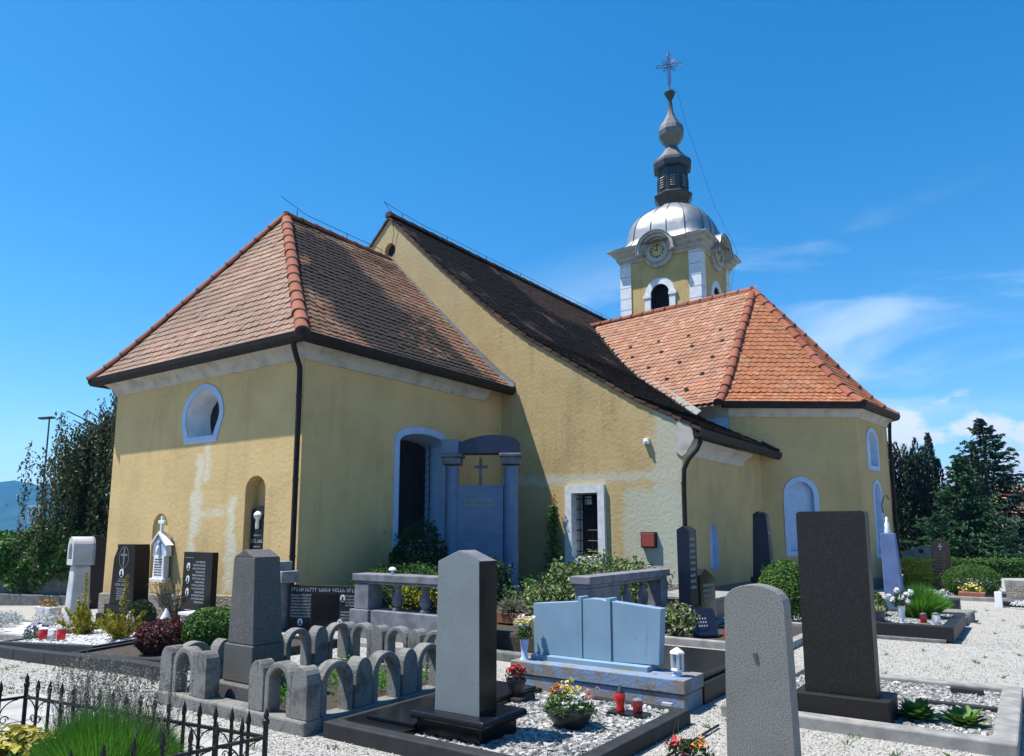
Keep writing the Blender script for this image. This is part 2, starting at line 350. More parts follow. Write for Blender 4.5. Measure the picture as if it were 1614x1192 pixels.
# ------------------------------------------------------------------ mesh helpers
class MB:
    def __init__(s): s.v = []; s.f = []; s.t = []
    def add(s, vs, fs, tint=0.0):
        b = len(s.v); s.v += [tuple(p) for p in vs]; s.f += [tuple(i + b for i in f) for f in fs]; s.t += [tint] * len(vs); return s
    def box(s, x0, x1, y0, y1, z0, z1, tint=0.0):
        v = [(x, y, z) for z in (z0, z1) for y in (y0, y1) for x in (x0, x1)]
        return s.add(v, [(0, 2, 3, 1), (4, 5, 7, 6), (0, 1, 5, 4), (2, 6, 7, 3), (0, 4, 6, 2), (1, 3, 7, 5)], tint)
    def taper(s, c0, h0, c1, h1, z0, z1):
        """frustum: centre and half size below and above"""
        v = []
        for (c, h, z) in ((c0, h0, z0), (c1, h1, z1)):
            v += [(c[0] - h[0], c[1] - h[1], z), (c[0] + h[0], c[1] - h[1], z), (c[0] + h[0], c[1] + h[1], z), (c[0] - h[0], c[1] + h[1], z)]
        return s.add(v, [(3, 2, 1, 0), (4, 5, 6, 7), (0, 1, 5, 4), (1, 2, 6, 5), (2, 3, 7, 6), (3, 0, 4, 7)])
    def prism(s, pts, mp, d0, d1):
        """closed outline pts (2d) extruded from depth d0 to d1; mp(a, b, d) -> point"""
        n = len(pts); v = [mp(a, b, d0) for a, b in pts] + [mp(a, b, d1) for a, b in pts]
        f = [(i, (i + 1) % n, (i + 1) % n + n, i + n) for i in range(n)]
        tri = tessellate_polygon([[Vector((a, b, 0)) for a, b in pts]])
        f += [tuple(q) for q in tri] + [tuple(i + n for i in reversed(q)) for q in tri]
        return s.add(v, f)
    def ring(s, o, i, mp, d0, d1):
        """band between two outlines with the same count, raised from d0 to d1"""
        n = len(o); v = [mp(a, b, d0) for a, b in o] + [mp(a, b, d1) for a, b in o] + [mp(a, b, d1) for a, b in i] + [mp(a, b, d0) for a, b in i]
        f = []
        for k in range(n):
            j = (k + 1) % n
            f += [(k, j, n + j, n + k), (n + k, n + j, 2 * n + j, 2 * n + k), (2 * n + k, 2 * n + j, 3 * n + j, 3 * n + k)]
        return s.add(v, f)
    def lathe(s, prof, c=(0, 0, 0), n=16, cap=True, sq=None):
        """profile [(r, z)]; sq: superellipse exponent per ring"""
        v = []; f = []
        for k, (r, z) in enumerate(prof):
            for i in range(n):
                a = 2 * math.pi * i / n; ca, sa = math.cos(a), math.sin(a); q = r
                if sq: e = sq[k]; q = r / ((abs(ca) ** e + abs(sa) ** e) ** (1 / e))
                v.append((c[0] + q * ca, c[1] + q * sa, c[2] + z))
        m = len(prof)
        for k in range(m - 1):
            for i in range(n):
                j = (i + 1) % n; f.append((k * n + i, k * n + j, (k + 1) * n + j, (k + 1) * n + i))
        if cap: f += [tuple(reversed(range(n))), tuple(range((m - 1) * n, m * n))]
        return s.add(v, f)
    def tube(s, pts, r, n=6, r1=None):
        pts = [Vector(p) for p in pts]; v = []; f = []; m = len(pts); up = Vector((0, 0, 1)); prev = None
        for k, p in enumerate(pts):
            d = (pts[min(k + 1, m - 1)] - pts[max(k - 1, 0)]).normalized()
            if prev is None: a = d.cross(up if abs(d.z) < .9 else Vector((1, 0, 0))).normalized()
            else: a = (prev - d * prev.dot(d)).normalized()
            prev = a; b = d.cross(a); rr = r if r1 is None else r + (r1 - r) * k / max(1, m - 1)
            for i in range(n):
                t_ = 2 * math.pi * i / n; v.append(p + a * (rr * math.cos(t_)) + b * (rr * math.sin(t_)))
        for k in range(m - 1):
            for i in range(n):
                j = (i + 1) % n; f.append((k * n + i, k * n + j, (k + 1) * n + j, (k + 1) * n + i))
        f += [tuple(reversed(range(n))), tuple(range((m - 1) * n, m * n))]
        return s.add(v, f)
    def sweep(s, path, prof, closed_prof=True):
        """horizontal path [(x,y)] with outward side on the right-hand of travel; prof [(out, z)]; mitred"""
        m = len(path); v = []; f = []; P = [Vector(p) for p in path]; n = len(prof)
        for k in range(m):
            d0 = (P[k] - P[k - 1]).normalized() if k else None; d1 = (P[k + 1] - P[k]).normalized() if k < m - 1 else None
            a = d0 or d1; b = d1 or d0
            n0 = Vector((a.y, -a.x)); n1 = Vector((b.y, -b.x)); q = (n0 + n1).normalized(); q = q / max(.3, q.dot(n0))
            for (o, z) in prof: v.append((P[k].x + q.x * o, P[k].y + q.y * o, z))
        for k in range(m - 1):
            for i in range(n if closed_prof else n - 1):
                j = (i + 1) % n; f.append((k * n + i, k * n + j, (k + 1) * n + j, (k + 1) * n + i))
        if closed_prof: f += [tuple(range(n)), tuple(range((m - 1) * n, m * n))[::-1]]
        return s.add(v, f)
    def sphere(s, c, r, n=10, m=6, sc=(1, 1, 1)):
        prof = [(max(.001, math.sin(math.pi * k / m)) , -math.cos(math.pi * k / m)) for k in range(m + 1)]
        v0 = len(s.v); s.lathe(prof, (0, 0, 0), n)
        s.v[v0:] = [(c[0] + x * r * sc[0], c[1] + y * r * sc[1], c[2] + z * r * sc[2]) for x, y, z in s.v[v0:]]
        return s
    def build(s, name, mat, parent=None, smooth=False, bevel=0, loc=None, rotz=0):
        me = bpy.data.meshes.new(name); me.from_pydata(s.v, [], s.f)
        if any(s.t): 
            a = me.attributes.new('tint', 'FLOAT', 'POINT'); a.data.foreach_set('value', s.t)
        bm = bmesh.new(); bm.from_mesh(me); bmesh.ops.recalc_face_normals(bm, faces=bm.faces); bm.to_mesh(me); bm.free()
        return link(name, me, mat, parent, smooth, bevel, loc, rotz)
def link(name, me, mat, parent=None, smooth=False, bevel=0, loc=None, rotz=0):
    o = bpy.data.objects.new(name, me); COL.objects.link(o)
    if mat: me.materials.clear(); me.materials.append(M[mat] if isinstance(mat, str) else mat)
    if smooth:
        me.shade_smooth()
        try: me.set_sharp_from_angle(angle=R(40))
        except Exception: pass
    if bevel:
        b = o.modifiers.new('bevel', 'BEVEL'); b.width = bevel; b.segments = 2; b.limit_method = 'ANGLE'; b.angle_limit = R(35)
    if parent: o.parent = parent
    if loc: o.location = loc
    if rotz: o.rotation_euler.z = rotz
    return o
def npmesh(name, V, F, mat, parent=None, tint=None, smooth=False, loc=None):
    """fast numpy mesh: V (n,3); F (m,k)"""
    me = bpy.data.meshes.new(name); V = np.asarray(V, np.float32); F = np.asarray(F, np.int32); k = F.shape[1]
    me.vertices.add(len(V)); me.vertices.foreach_set('co', V.ravel())
    me.loops.add(F.size); me.loops.foreach_set('vertex_index', F.ravel())
    me.polygons.add(len(F)); me.polygons.foreach_set('loop_start', np.arange(0, F.size, k, dtype=np.int32))
    me.polygons.foreach_set('loop_total', np.full(len(F), k, np.int32))
    if tint is not None:
        a = me.attributes.new('tint', 'FLOAT', 'POINT'); a.data.foreach_set('value', np.asarray(tint, np.float32))
    me.update(calc_edges=True); me.validate()
    if not smooth: me.shade_flat()
    return link(name, me, mat, parent, smooth, 0, loc)
def tag(o, label, cat, group=None, kind=None):
    if label: o['label'] = label
    if cat: o['category'] = cat
    if group: o['group'] = group
    if kind: o['kind'] = kind
    return o
def thing(name, label, cat, loc=(0, 0, 0), rotz=0, group=None):
    o = bpy.data.objects.new(name, None); COL.objects.link(o); o.location = loc; o.rotation_euler.z = rotz
    o.empty_display_size = .2
    return tag(o, label, cat, group)
def structure(o): o['kind'] = 'structure'; return o
def stuff(o): o['kind'] = 'stuff'; return o

C0X, C0Y = -3.97614, 13.91735; CP, SP = math.cos(PHI), math.sin(PHI)
def ground_z(x, y):
    """the churchyard falls gently towards the hedge"""
    X = C0X + x * CP + y * SP
    d = np.log1p(np.exp(np.clip((-X - 4.3) * 2, -40, 40))) / 2
    return -.95 * (1 - np.exp(-.118 * d))
GZ = lambda x, y: float(ground_z(x, y))

# ================================================================== ground
def ground():
    a = np.unique(np.concatenate([np.arange(-60, 60, .6), np.geomspace(60, 3300, 22), -np.geomspace(60, 3300, 22)]))
    X, Y = np.meshgrid(a, a, indexing='ij'); Z = ground_z(X, Y); n = len(a)
    V = np.stack([X.ravel(), Y.ravel(), Z.ravel()], 1); i = np.arange(n * n).reshape(n, n)
    F = np.stack([i[:-1, :-1].ravel(), i[1:, :-1].ravel(), i[1:, 1:].ravel(), i[:-1, 1:].ravel()], 1)
    o = npmesh('ground', V, F, 'far_ground', smooth=True); structure(o)
ground()
# the gravelled churchyard
def yard():
    a = np.arange(-24, 34, .5); b = np.arange(-16, 44, .5)
    X, Y = np.meshgrid(a, b, indexing='ij'); Z = ground_z(X, Y) + .006; n, m = X.shape
    V = np.stack([X.ravel(), Y.ravel(), Z.ravel()], 1); i = np.arange(n * m).reshape(n, m)
    F = np.stack([i[:-1, :-1].ravel(), i[1:, :-1].ravel(), i[1:, 1:].ravel(), i[:-1, 1:].ravel()], 1)
    structure(npmesh('gravel_yard', V, F, 'gravel_white', smooth=True))
yard()

# ================================================================== church
church = thing('church', 'yellow village church with red tiled roofs and onion-domed bell tower', 'church', (0, 0, 0))
XY = lambda y: (lambda a, b, d: (a, y - d, b))        # end wall plane, depth towards -y
def arch(x0, x1, z0, zs, rise, n=10):
    c = (x0 + x1) / 2; h = (x1 - x0) / 2
    return [(x0, z0), (x1, z0)] + [(c + h * math.cos(math.pi * k / n), zs + rise * math.sin(math.pi * k / n)) for k in range(n + 1)]
def resample(pts, n=44):
    """same number of points on any outline, spaced by angle from the centre"""
    P = [Vector(p) for p in pts]; L = [0]
    for k in range(len(P)): L.append(L[-1] + (P[(k + 1) % len(P)] - P[k]).length)
    out_ = []
    for i in range(n):
        s_ = L[-1] * i / n; k = max(j for j in range(len(P)) if L[j] <= s_ + 1e-9)
        t_ = (s_ - L[k]) / max(1e-9, L[k + 1] - L[k]); q = P[k].lerp(P[(k + 1) % len(P)], t_); out_.append((q.x, q.y))
    return out_
def offset_poly(pts, d):
    n = len(pts); P = [Vector(p) for p in pts]; area = sum(P[i].x * P[(i + 1) % n].y - P[(i + 1) % n].x * P[i].y for i in range(n)); sg = 1 if area > 0 else -1
    r = []
    for i in range(n):
        a = (P[i] - P[i - 1]).normalized(); b = (P[(i + 1) % n] - P[i]).normalized()
        n0 = Vector((a.y, -a.x)) * sg; n1 = Vector((b.y, -b.x)) * sg; q = (n0 + n1)
        if q.length < 1e-6: q = n0
        q.normalize(); q = q / max(.5, q.dot(n0)); r.append((P[i].x + q.x * d, P[i].y + q.y * d))
    return r
def wall_face(mb, outer, holes, mp):
    loops = [[Vector((a, b, 0)) for a, b in l] for l in [outer] + holes]
    flat = [p for l in loops for p in l]
    mb.add([mp(p.x, p.y, 0) for p in flat], [tuple(t_) for t_ in tessellate_polygon(loops)])
def window(hole, mp, depth, splay, frame_w, frame_mat, parent, back='opening_dark', reveal_mat=None, frame_d=.02, back_loop=None, outer=None, name='window'):
    """reveal from the wall face to a back panel, and the painted band around it"""
    inner = back_loop or offset_poly(hole, -splay)
    mb = MB(); n = len(hole)
    mb.add([mp(a, b, 0) for a, b in hole] + [mp(a, b, -depth) for a, b in inner], [(i, (i + 1) % n, (i + 1) % n + n, i + n) for i in range(n)])
    wnd = mb.build(name, reveal_mat or frame_mat, parent)
    mb = MB(); mb.prism(offset_poly(inner, .02), mp, -depth - .03, -depth + .002); mb.build('pane', back, wnd)
    if frame_w or outer:
        o = outer or offset_poly(hole, frame_w)
        MB().ring(o, hole, mp, -.005, frame_d).build('frame', frame_mat, wnd)
    return wnd

# ---- nave profile (right-hand slope), x -> z
NAVP = [(5.42, 3.88), (4.75, 4.26), (3.83, 4.74), (2.13, 5.83), (.81, 6.68), (-.22, 7.49), (-2.27, 9.32), (-4.25, 11.22)]
def nave_z(x):
    x = -8.5 - x if x < -4.25 else x
    for (a, za), (b, zb) in zip(NAVP, NAVP[1:]):
        if b <= x <= a: return za + (zb - za) * (a - x) / (a - b)
    return -9
YG, YN = 6.45, 26.5

# ---- walls
# chancel end wall (plane y = 0)
oval_o = resample([(-2.74, 3.54), (-2.66, 3.75), (-2.55, 4.0), (-2.53, 4.2), (-2.62, 4.47), (-2.80, 4.66), (-2.98, 4.76), (-3.24, 4.83), (-3.48, 4.78), (-3.72, 4.68), (-3.95, 4.5), (-4.06, 4.22), (-4.05, 3.98), (-3.97, 3.75), (-3.93, 3.54)], 40)
oval_i = resample([(-2.87, 3.67), (-2.80, 3.82), (-2.69, 4.03), (-2.67, 4.2), (-2.74, 4.41), (-2.9, 4.55), (-3.05, 4.64), (-3.24, 4.70), (-3.43, 4.65), (-3.62, 4.57), (-3.82, 4.42), (-3.92, 4.2), (-3.91, 4.0), (-3.83, 3.8), (-3.78, 3.67)], 40)
niche_a = arch(-1.66, -1.02, .62, 2.46, .29)
niche_b = arch(-4.98, -4.36, .55, 1.72, .33)
W0 = -6.95
mb = MB(); mpE = XY(0)
wall_face(mb, [(W0, -1.2), (0, -1.2), (0, 5.3), (W0, 5.3)], [oval_i, niche_a, niche_b], mpE)
# chancel side wall (plane x = 0), deep window
mpS = lambda a, b, d: (d, a, b)
side_hole = [(2.64, 1.40), (4.22, 1.40), (4.22, 3.60)] + [(3.43 + .79 * math.cos(math.pi * k / 12), 3.60 + .24 * math.sin(math.pi * k / 12)) for k in range(1, 12)] + [(2.64, 3.60)]
wall_face(mb, [(0, -1.2), (YG, -1.2), (YG, 5.3), (0, 5.3)], [side_hole], mpS)
mb.add([(W0, 0, -1.2), (W0, YG, -1.2), (W0, YG, 5.3), (W0, 0, 5.3)], [(0, 1, 2, 3)])
chancel = mb.build('chancel_wall', 'plaster_chancel', church)
ow = window(oval_i, mpE, .48, 0, 0, 'paint_white_shade_blue', church, outer=oval_o, reveal_mat='paint_white', back_loop=[(-3.30 + (a + 3.3) * .74, 4.16 + (b - 4.15) * .84) for a, b in oval_i], back='opening_dark')
# inner ring of the round light
for hole, dep in ((niche_a, .30), (niche_b, .07)):
    mb = MB(); n = len(hole)
    mb.add([mpE(a, b, 0) for a, b in hole] + [mpE(a, b, -dep) for a, b in hole], [(i, (i + 1) % n, (i + 1) % n + n, i + n) for i in range(n)])
    mb.prism(hole, mpE, -dep - .03, -dep); mb.build('niche', 'plaster_chancel', church)
sw = window(side_hole, mpS, .55, .10, .155, 'paint_white_shade_blue', church, back='opening_dark', reveal_mat='paint_white_shade_blue')
MB().box(-.5, .03, 2.66, 4.2, 1.385, 1.43).build('sill', 'metal_flashing', sw, bevel=.006)
# wavy wrought-iron lattice set in the reveal
g = MB()
for k in range(7):
    y0 = 2.78 + k * .21
    g.tube([(-.34, y0, 1.42), (-.34, y0, 3.70)], .011, 5)
for k in range(13):
    z0 = 1.48 + k * .17
    g.tube([(-.34 + .05 * (-1) ** j, 2.72 + .105 * j, z0 + .06 * (-1) ** j) for j in range(14)], .008, 4)
g.build('grille', 'metal_black', sw)

# nave gable wall and long walls
gw_h = [(2.14, 1.06), (2.85, 1.06), (2.85, 2.56), (2.14, 2.56)]
vent = [(-4.2 + .22 * math.cos(2 * math.pi * k / 14), 10.13 + .24 * math.sin(2 * math.pi * k / 14)) for k in range(14)]
mpG = XY(YG)
right = [(x, z - .08) for x, z in NAVP if x < 4.8]
outer = [(-13.4, -1.2), (4.95, -1.2), (4.95, 4.02)] + right + [(-8.5 - x, z) for x, z in reversed(right[:-1])] + [(-13.4, 4.0)]
mb = MB(); wall_face(mb, outer, [gw_h, vent], mpG)
mb.build('gable_wall', 'plaster_gable', church)
mb = MB()
slit = arch(8.0, 8.52, .77, 1.55, .3, 6)
mpN = lambda a, b, d: (4.95 + d, a, b)
wall_face(mb, [(YG, -1.2), (YN, -1.2), (YN, 4.0), (YG, 4.0)], [slit], mpN)
mb.add([(-13.4, YG, -1.2), (-13.4, YN, -1.2), (-13.4, YN, 4.0), (-13.4, YG, 4.0), (4.95, YN, -1.2), (4.95, YN, 4.0)], [(0, 1, 2, 3), (1, 4, 5, 2)])
mb.build('nave_wall', 'plaster_chapel', church)
window(slit, mpN, .12, .01, 0, 'paint_white_shade_blue', church, back='paint_white_shade_blue')
vw = window(vent, mpG, .16, 0, 0, 'plaster_gable', church, name='gable_vent')
gw = window(gw_h, mpG, .42, .02, 0, 'stone_frame', church, outer=[(1.95, .88), (3.04, .88), (3.02, 2.75), (1.96, 2.75)], frame_d=.09)
g = MB()
for k in range(4): g.tube([(2.24 + .17 * k, YG + .16, 1.06), (2.24 + .17 * k, YG + .16, 2.56)], .012, 5)
for k in range(6): g.tube([(2.1, YG + .15, 1.18 + .25 * k), (2.89, YG + .15, 1.18 + .25 * k)], .012, 5)
g.build('grille', 'metal_black', gw)
MB().box(2.3, 2.5, YG + .3, YG + .33, 2.3, 2.5).box(2.32, 2.48, YG + .28, YG + .31, 2.32, 2.48).build('casement', 'stone_frame', gw)

# polygonal side chapel: corners of the wall seen from above
CA, CB, CC, CD = Vector((4.27, 11.74)), Vector((7.24, 13.97)), Vector((7.605, 16.91)), Vector((5.25, 19.75))
def plane_map(p, q):
    d = (q - p).normalized(); nn = Vector((d.y, -d.x))
    return lambda a, b, dd: (p.x + d.x * a + nn.x * dd, p.y + d.y * a + nn.y * dd, b)
mB, mC, mD = plane_map(CA, CB), plane_map(CB, CC), plane_map(CC, CD)
LB, LC, LD = (CB - CA).length, (CC - CB).length, (CD - CC).length
bwin = arch(1.60, 2.34, 1.10, 2.66, .40); cup = arch(.92, 1.80, 3.6, 4.25, .38); clo = arch(1.22, 1.82, 1.0, 2.75, .32)
mb = MB()
wall_face(mb, [(0, -1.2), (LB, -1.2), (LB, 5.35), (0, 5.35)], [bwin], mB)
wall_face(mb, [(0, -1.2), (LC, -1.2), (LC, 5.35), (0, 5.35)], [cup, clo], mC)
wall_face(mb, [(0, -1.2), (LD, -1.2), (LD, 5.35), (0, 5.35)], [], mD)
mb.add([(CA.x, CA.y, 0), (CA.x, CA.y, 5.35), (-2, 12.55, 5.35), (-2, 12.55, 0)], [(0, 1, 2, 3)])
mb.build('chapel_wall', 'plaster_chapel', church)
window(bwin, mB, .14, .01, .14, 'paint_white_shade_blue', church, back='paint_white_shade_blue')
window(cup, mC, .18, .02, .13, 'paint_white_shade_blue', church, back='paint_white')
window(clo, mC, .14, .02, .12, 'paint_white_shade_blue', church, back='paint_white_shade_blue')

# plinths
mb = MB()
mb.add([(W0 - .06, -.06, -1.1), (.05, -.06, -1.1), (.05, -.06, .46), (W0 - .06, -.06, .20), (W0 - .06, .01, -1.1), (.05, .01, -1.1), (.05, .01, .48), (W0 - .06, .01, .22)],
       [(0, 1, 2, 3), (3, 2, 6, 7), (1, 5, 6, 2), (0, 3, 7, 4)])
mb.box(0, .05, .01, YG, -1, .46); mb.build('plinth', 'rubble_plinth', church, bevel=.01)
mb = MB().box(-.0, 5.0, YG - .06, YG + .005, -1, .52); mb.build('plinth', 'rubble_plinth', church, bevel=.01)
mb = MB().box(4.95, 5.005, YG, 12.2, -1, .36)
mb.sweep([(4.9, 12.22), CB, CC, CD], [(0, -1), (.05, -1), (.05, .30), (0, .32)]); mb.build('plinth', 'planter_grey', church)

# coved cornices
cove = lambda z: [(0, z), (.03, z), (.05, z + .05), (.10, z + .15), (.19, z + .24), (.30, z + .29), (.30, z + .34), (0, z + .36)]
MB().sweep([(W0, 2.0), (W0, 0), (0, 0), (0, 5.75)], cove(4.93)).build('cornice', 'cornice_white', church)
MB().sweep([(4.95, YG - .02), (4.95, 10.55)], cove(3.34)).build('cornice', 'cornice_white', church)
MB().sweep([(-1, 12.45), CA, CB, CC, CD], cove(4.92)).build('cornice', 'cornice_white', church)
MB().prism([(4.80, 3.42), (4.95, 3.30), (5.05, 3.36), (5.16, 3.54), (5.24, 3.68), (5.2, 3.95), (4.9, 4.12), (4.78, 3.9)], mpG, -.02, .035).build('kneeler', 'cornice_white', church)
# the white flank of the side chapel above the nave eaves
MB().add([(CA.x - .012, CA.y - .012, 3.9), (CA.x - .012, CA.y - .012, 5.28), (1.5, 12.08, 5.28), (1.5, 12.08, 3.9)], [(0, 1, 2, 3)]).build('flank_band', 'paint_white_shade_blue', church)

# ---- gutters
def gut(z): return [(-.02, z + .06), (-.02, z - .08), (.06, z - .12), (.14, z - .10), (.18, z - .03), (.195, z + .07), (.17, z + .07), (.14, z), (.07, z - .04), (.03, z)]
MB().sweep([(-7.3, 3), (-7.3, -.30), (.30, -.30), (.30, 6.40)], gut(5.27)).build('gutter', 'gutter_brown', church)
MB().sweep([(5.30, YG - .15), (5.30, 12.55)], gut(3.80)).build('gutter', 'gutter_brown', church)
EA, EB, EC, ED = Vector((4.13, 11.25)), Vector((7.50, 13.72)), Vector((7.93, 17.0)), Vector((5.35, 20.15))
def inset(d): return [(q.x + (c_.x - q.x) * d, q.y + (c_.y - q.y) * d) for q, c_ in ((EA, CA), (EB, CB), (EC, CC), (ED, CD))]
ge = inset(.35)
MB().sweep(ge, gut(5.25)).build('gutter', 'gutter_brown', church)
MB().tube([(5.02, 12.2, 4.16), (5.3, 12.42, 3.98), (5.42, 12.5, 3.92)], .06, 6).build('gutter', 'gutter_brown', church)
# downpipes
def pipe(pts, br):
    mb = MB().tube(pts, .052, 10); p = mb.build('downpipe', 'gutter_brown', church, smooth=True)
    k = MB()
    for z in br: k.lathe([(.062, -.02), (.062, .02)], (pts[-1][0], pts[-1][1], z), 10)
    k.build('pipe_clip', 'metal_black', p)
pipe([(.12, -.38, 5.22), (.10, -.36, 5.1), (.02, -.22, 4.92), (.0, -.12, 4.75), (.0, -.11, 4.4), (-.0, -.11, 3), (.0, -.11, -.2)], (4.2, 2.6, 1.2))
pipe([(5.38, YG + .02, 3.74), (5.38, YG + .0, 3.6), (5.30, YG - .04, 3.42), (5.12, YG - .08, 3.22), (5.02, YG - .1, 3.0), (5.0, YG - .1, 2.6), (5.0, YG - .1, .1)], (2.7, 1.5))
pipe([(7.72, 16.95, 5.2), (7.70, 16.9, 4.9), (7.68, 16.93, 4.6), (7.68, 16.93, 2), (7.68, 16.93, -.2)], (4.0, 2.0))

# ---- roofs
def lerp(a, b, t_): return Vector((a[0] + (b[0] - a[0]) * t_, a[1] + (b[1] - a[1]) * t_))
TILES = []                                                # (roof part, matrix, position)
def prof_z(prof, f):
    for (a, za), (b, zb) in zip(prof, prof[1:]):
        if a <= f <= b: return za + (zb - za) * (f - a) / (b - a)
    return prof[-1][1]
def tile_mesh(wd=.197, ln=.40, th=.029):
    out_ = [(-wd / 2, ln), (-wd / 2, .08), (-wd * .44, .048), (-wd * .27, .016), (0, .0), (wd * .27, .016), (wd * .44, .048), (wd / 2, .08), (wd / 2, ln)]
    n = len(out_); v = [(x, y, th) for x, y in out_] + [(x, y, 0) for x, y in out_[1:-1]]
    f = [tuple(range(n))] + [(i, n + i - 1, n + i, i + 1) for i in range(1, n - 2)]
    return v, f
TV, TF = tile_mesh()
EXPO = .205; EDGE = .02; PW = .202
def roof_face(part, mat, eL, eR, tR, tL, prof, skip=None, under=True, drop=.05):
    """eave left to right, top right and left (plan), profile [(fraction, z)]"""
    ts = np.linspace(0, 1, 161); zz = np.array([prof_z(prof, t_) for t_ in ts])
    e = (Vector(eR) - Vector(eL)).normalized(); run = abs((lerp(tL, tR, .5) - Vector(eL)).dot(Vector((-e.y, e.x))))
    s_ = np.concatenate([[0], np.cumsum(np.hypot(np.diff(ts) * run, np.diff(zz)))])
    inn = Vector((-e.y, e.x)); inn = inn if inn.dot(lerp(tL, tR, .5) - Vector(eL)) > 0 else -inn
    mb = MB(); k = 14; v = []
    for i in range(k + 1):
        f = i / k; z = prof_z(prof, f) - drop
        v += [(*lerp(eL, tL, f), z), (*lerp(eR, tR, f), z)]
    mb.add(v, [(2 * i, 2 * i + 1, 2 * i + 3, 2 * i + 2) for i in range(k)])
    o = part
    if under: MB.build(mb, 'roof_boarding', mat, o)
    r = 0; s0 = .0
    while s0 < s_[-1] - .08:
        f = float(np.interp(s0, s_, ts)); f2 = float(np.interp(s0 + .1, s_, ts)); f2 = max(f2, f + .005)
        z = prof_z(prof, f); dz = prof_z(prof, min(1, f2)) - z; dh = (min(1, f2) - f) * run
        up = Vector((inn.x * dh, inn.y * dh, dz)).normalized(); ex = Vector((e.x, e.y, 0)); nn = ex.cross(up)
        if nn.z < 0: nn = -nn
        a = lerp(eL, tL, f); b = lerp(eR, tR, f); Lr = (b - a).length; off = (r % 2) * PW / 2
        lim = []
        for k_ in (1, .75, .55):                         # cut shorter where the hip runs across
            f3 = float(np.interp(min(s_[-1], s0 + .40 * k_), s_, ts)); lim.append((k_, (lerp(eL, tL, f3) - Vector(eL)).dot(e), (lerp(eR, tR, f3) - Vector(eL)).dot(e)))
        base = (a - Vector(eL)).dot(e); i0 = math.ceil((base - off) / PW)
        while True:
            d = i0 * PW + off - base; i0 += 1
            if d > Lr - EDGE: break
            if d < EDGE: continue
            u_ = d + base
            k_ = next((q[0] for q in lim if u_ - PW / 2 > q[1] - .10 and u_ + PW / 2 < q[2] + .10), None)
            if k_ is None: continue
            p = a + e * d
            if not (skip and skip(p.x, p.y, z)):
                jit = random.gauss(0, .014); lift = abs(random.gauss(0, .005))
                x_ = (ex + up * jit).normalized(); y_ = (up + nn * -.095).normalized(); n_ = x_.cross(y_)
                P = Vector((p.x, p.y, z)) + nn * (.020 + lift) + up * random.gauss(0, .007)
                if n_.z < 0: n_ = -n_
                y_ = y_ * k_
                m = Matrix((( x_.x, y_.x, n_.x, P.x), (x_.y, y_.y, n_.y, P.y), (x_.z, y_.z, n_.z, P.z), (0, 0, 0, 1)))
                TILES.append((o, mat, m, (P - CAM).length))
        s0 += EXPO; r += 1
# chancel
PC = [(0, 5.28), (.1, 5.64), (.27, 6.38), (.52, 7.52), (.79, 8.78), (1, 9.76)]
AP1 = (-4.12, 2.55); AP2 = (-4.22, YG)
roof_c = MB().box(-4.3, -4.0, 2.6, YG - .1, 9.3, 9.6).build('chancel_roof', 'wood_brown', church)
roof_face(roof_c, 'tile_pink', (-7.46, -.44), (.44, -.44), AP1, AP1, PC)
roof_face(roof_c, 'tile_weathered', (.44, -.44), (.44, YG), AP2, AP1, PC)
roof_face(roof_c, 'tile_pink', (-7.46, YG), (-7.46, -.44), AP1, AP2, PC, skip=lambda x, y, z: True)
# nave: the near slope in full, the far slope boarded
roof_n = MB().box(-4.35, -4.15, YG + .1, YN - .1, 10.7, 11.0).build('nave_roof', 'wood_brown', church)
PN = [((5.42 - x) / 9.67, z) for x, z in NAVP]
# side chapel roof surface, used to trim tiles hidden inside the other roof
PR = [(0, 5.26), (.12, 5.60), (.3, 6.42), (.6, 7.95), (1, 9.86)]
APX = Vector((3.92, 15.87)); RDG = Vector((-3.6, 16.78))
adir = (Vector((-2.0, 12.05)) - EA).normalized(); EA2 = EA + adir * 7.2
ain = Vector((-adir.y, adir.x)); ain = ain if ain.dot(APX - EA) > 0 else -ain
def flank_z(x, y):
    q = Vector((x, y)); d = (q - EA).dot(ain); run = (APX - EA).dot(ain)
    if d < 0 or x > 4: return -9
    f = d / run
    if f > 1: f = max(0, 2 - f)
    return prof_z(PR, min(1, f))
def skip_nave(x, y, z):
    return flank_z(x, y) > z + .12 or (y > 17.5 and z < 8.3) or (y > 12.4 and x > 3.5)
roof_face(roof_n, 'tile_black', (5.42, YG - .03), (5.42, YN), (-4.25, YN), (-4.25, YG - .03), PN, skip=skip_nave)
roof_face(roof_n, 'tile_black', (-13.92, YN), (-13.92, YG - .03), (-4.25, YG - .03), (-4.25, YN), PN, skip=lambda x, y, z: True)
# side chapel
roof_s = MB().box(-1.5, 3.6, 16.1, 16.3, 9.0, 9.3).build('chapel_roof', 'wood_brown', church)
roof_face(roof_s, 'tile_salmon', EA2, EA, APX, RDG, PR, skip=lambda x, y, z: nave_z(x) > z + .05)
roof_face(roof_s, 'tile_orange', EA, EB, APX, APX, PR)
roof_face(roof_s, 'tile_orange', EB, EC, APX, APX, PR)
roof_face(roof_s, 'tile_orange', EC, ED, APX, APX, PR, skip=lambda x, y, z: True)
roof_face(roof_s, 'tile_salmon', ED, ED + adir * 8, RDG, APX, PR, skip=lambda x, y, z: True)

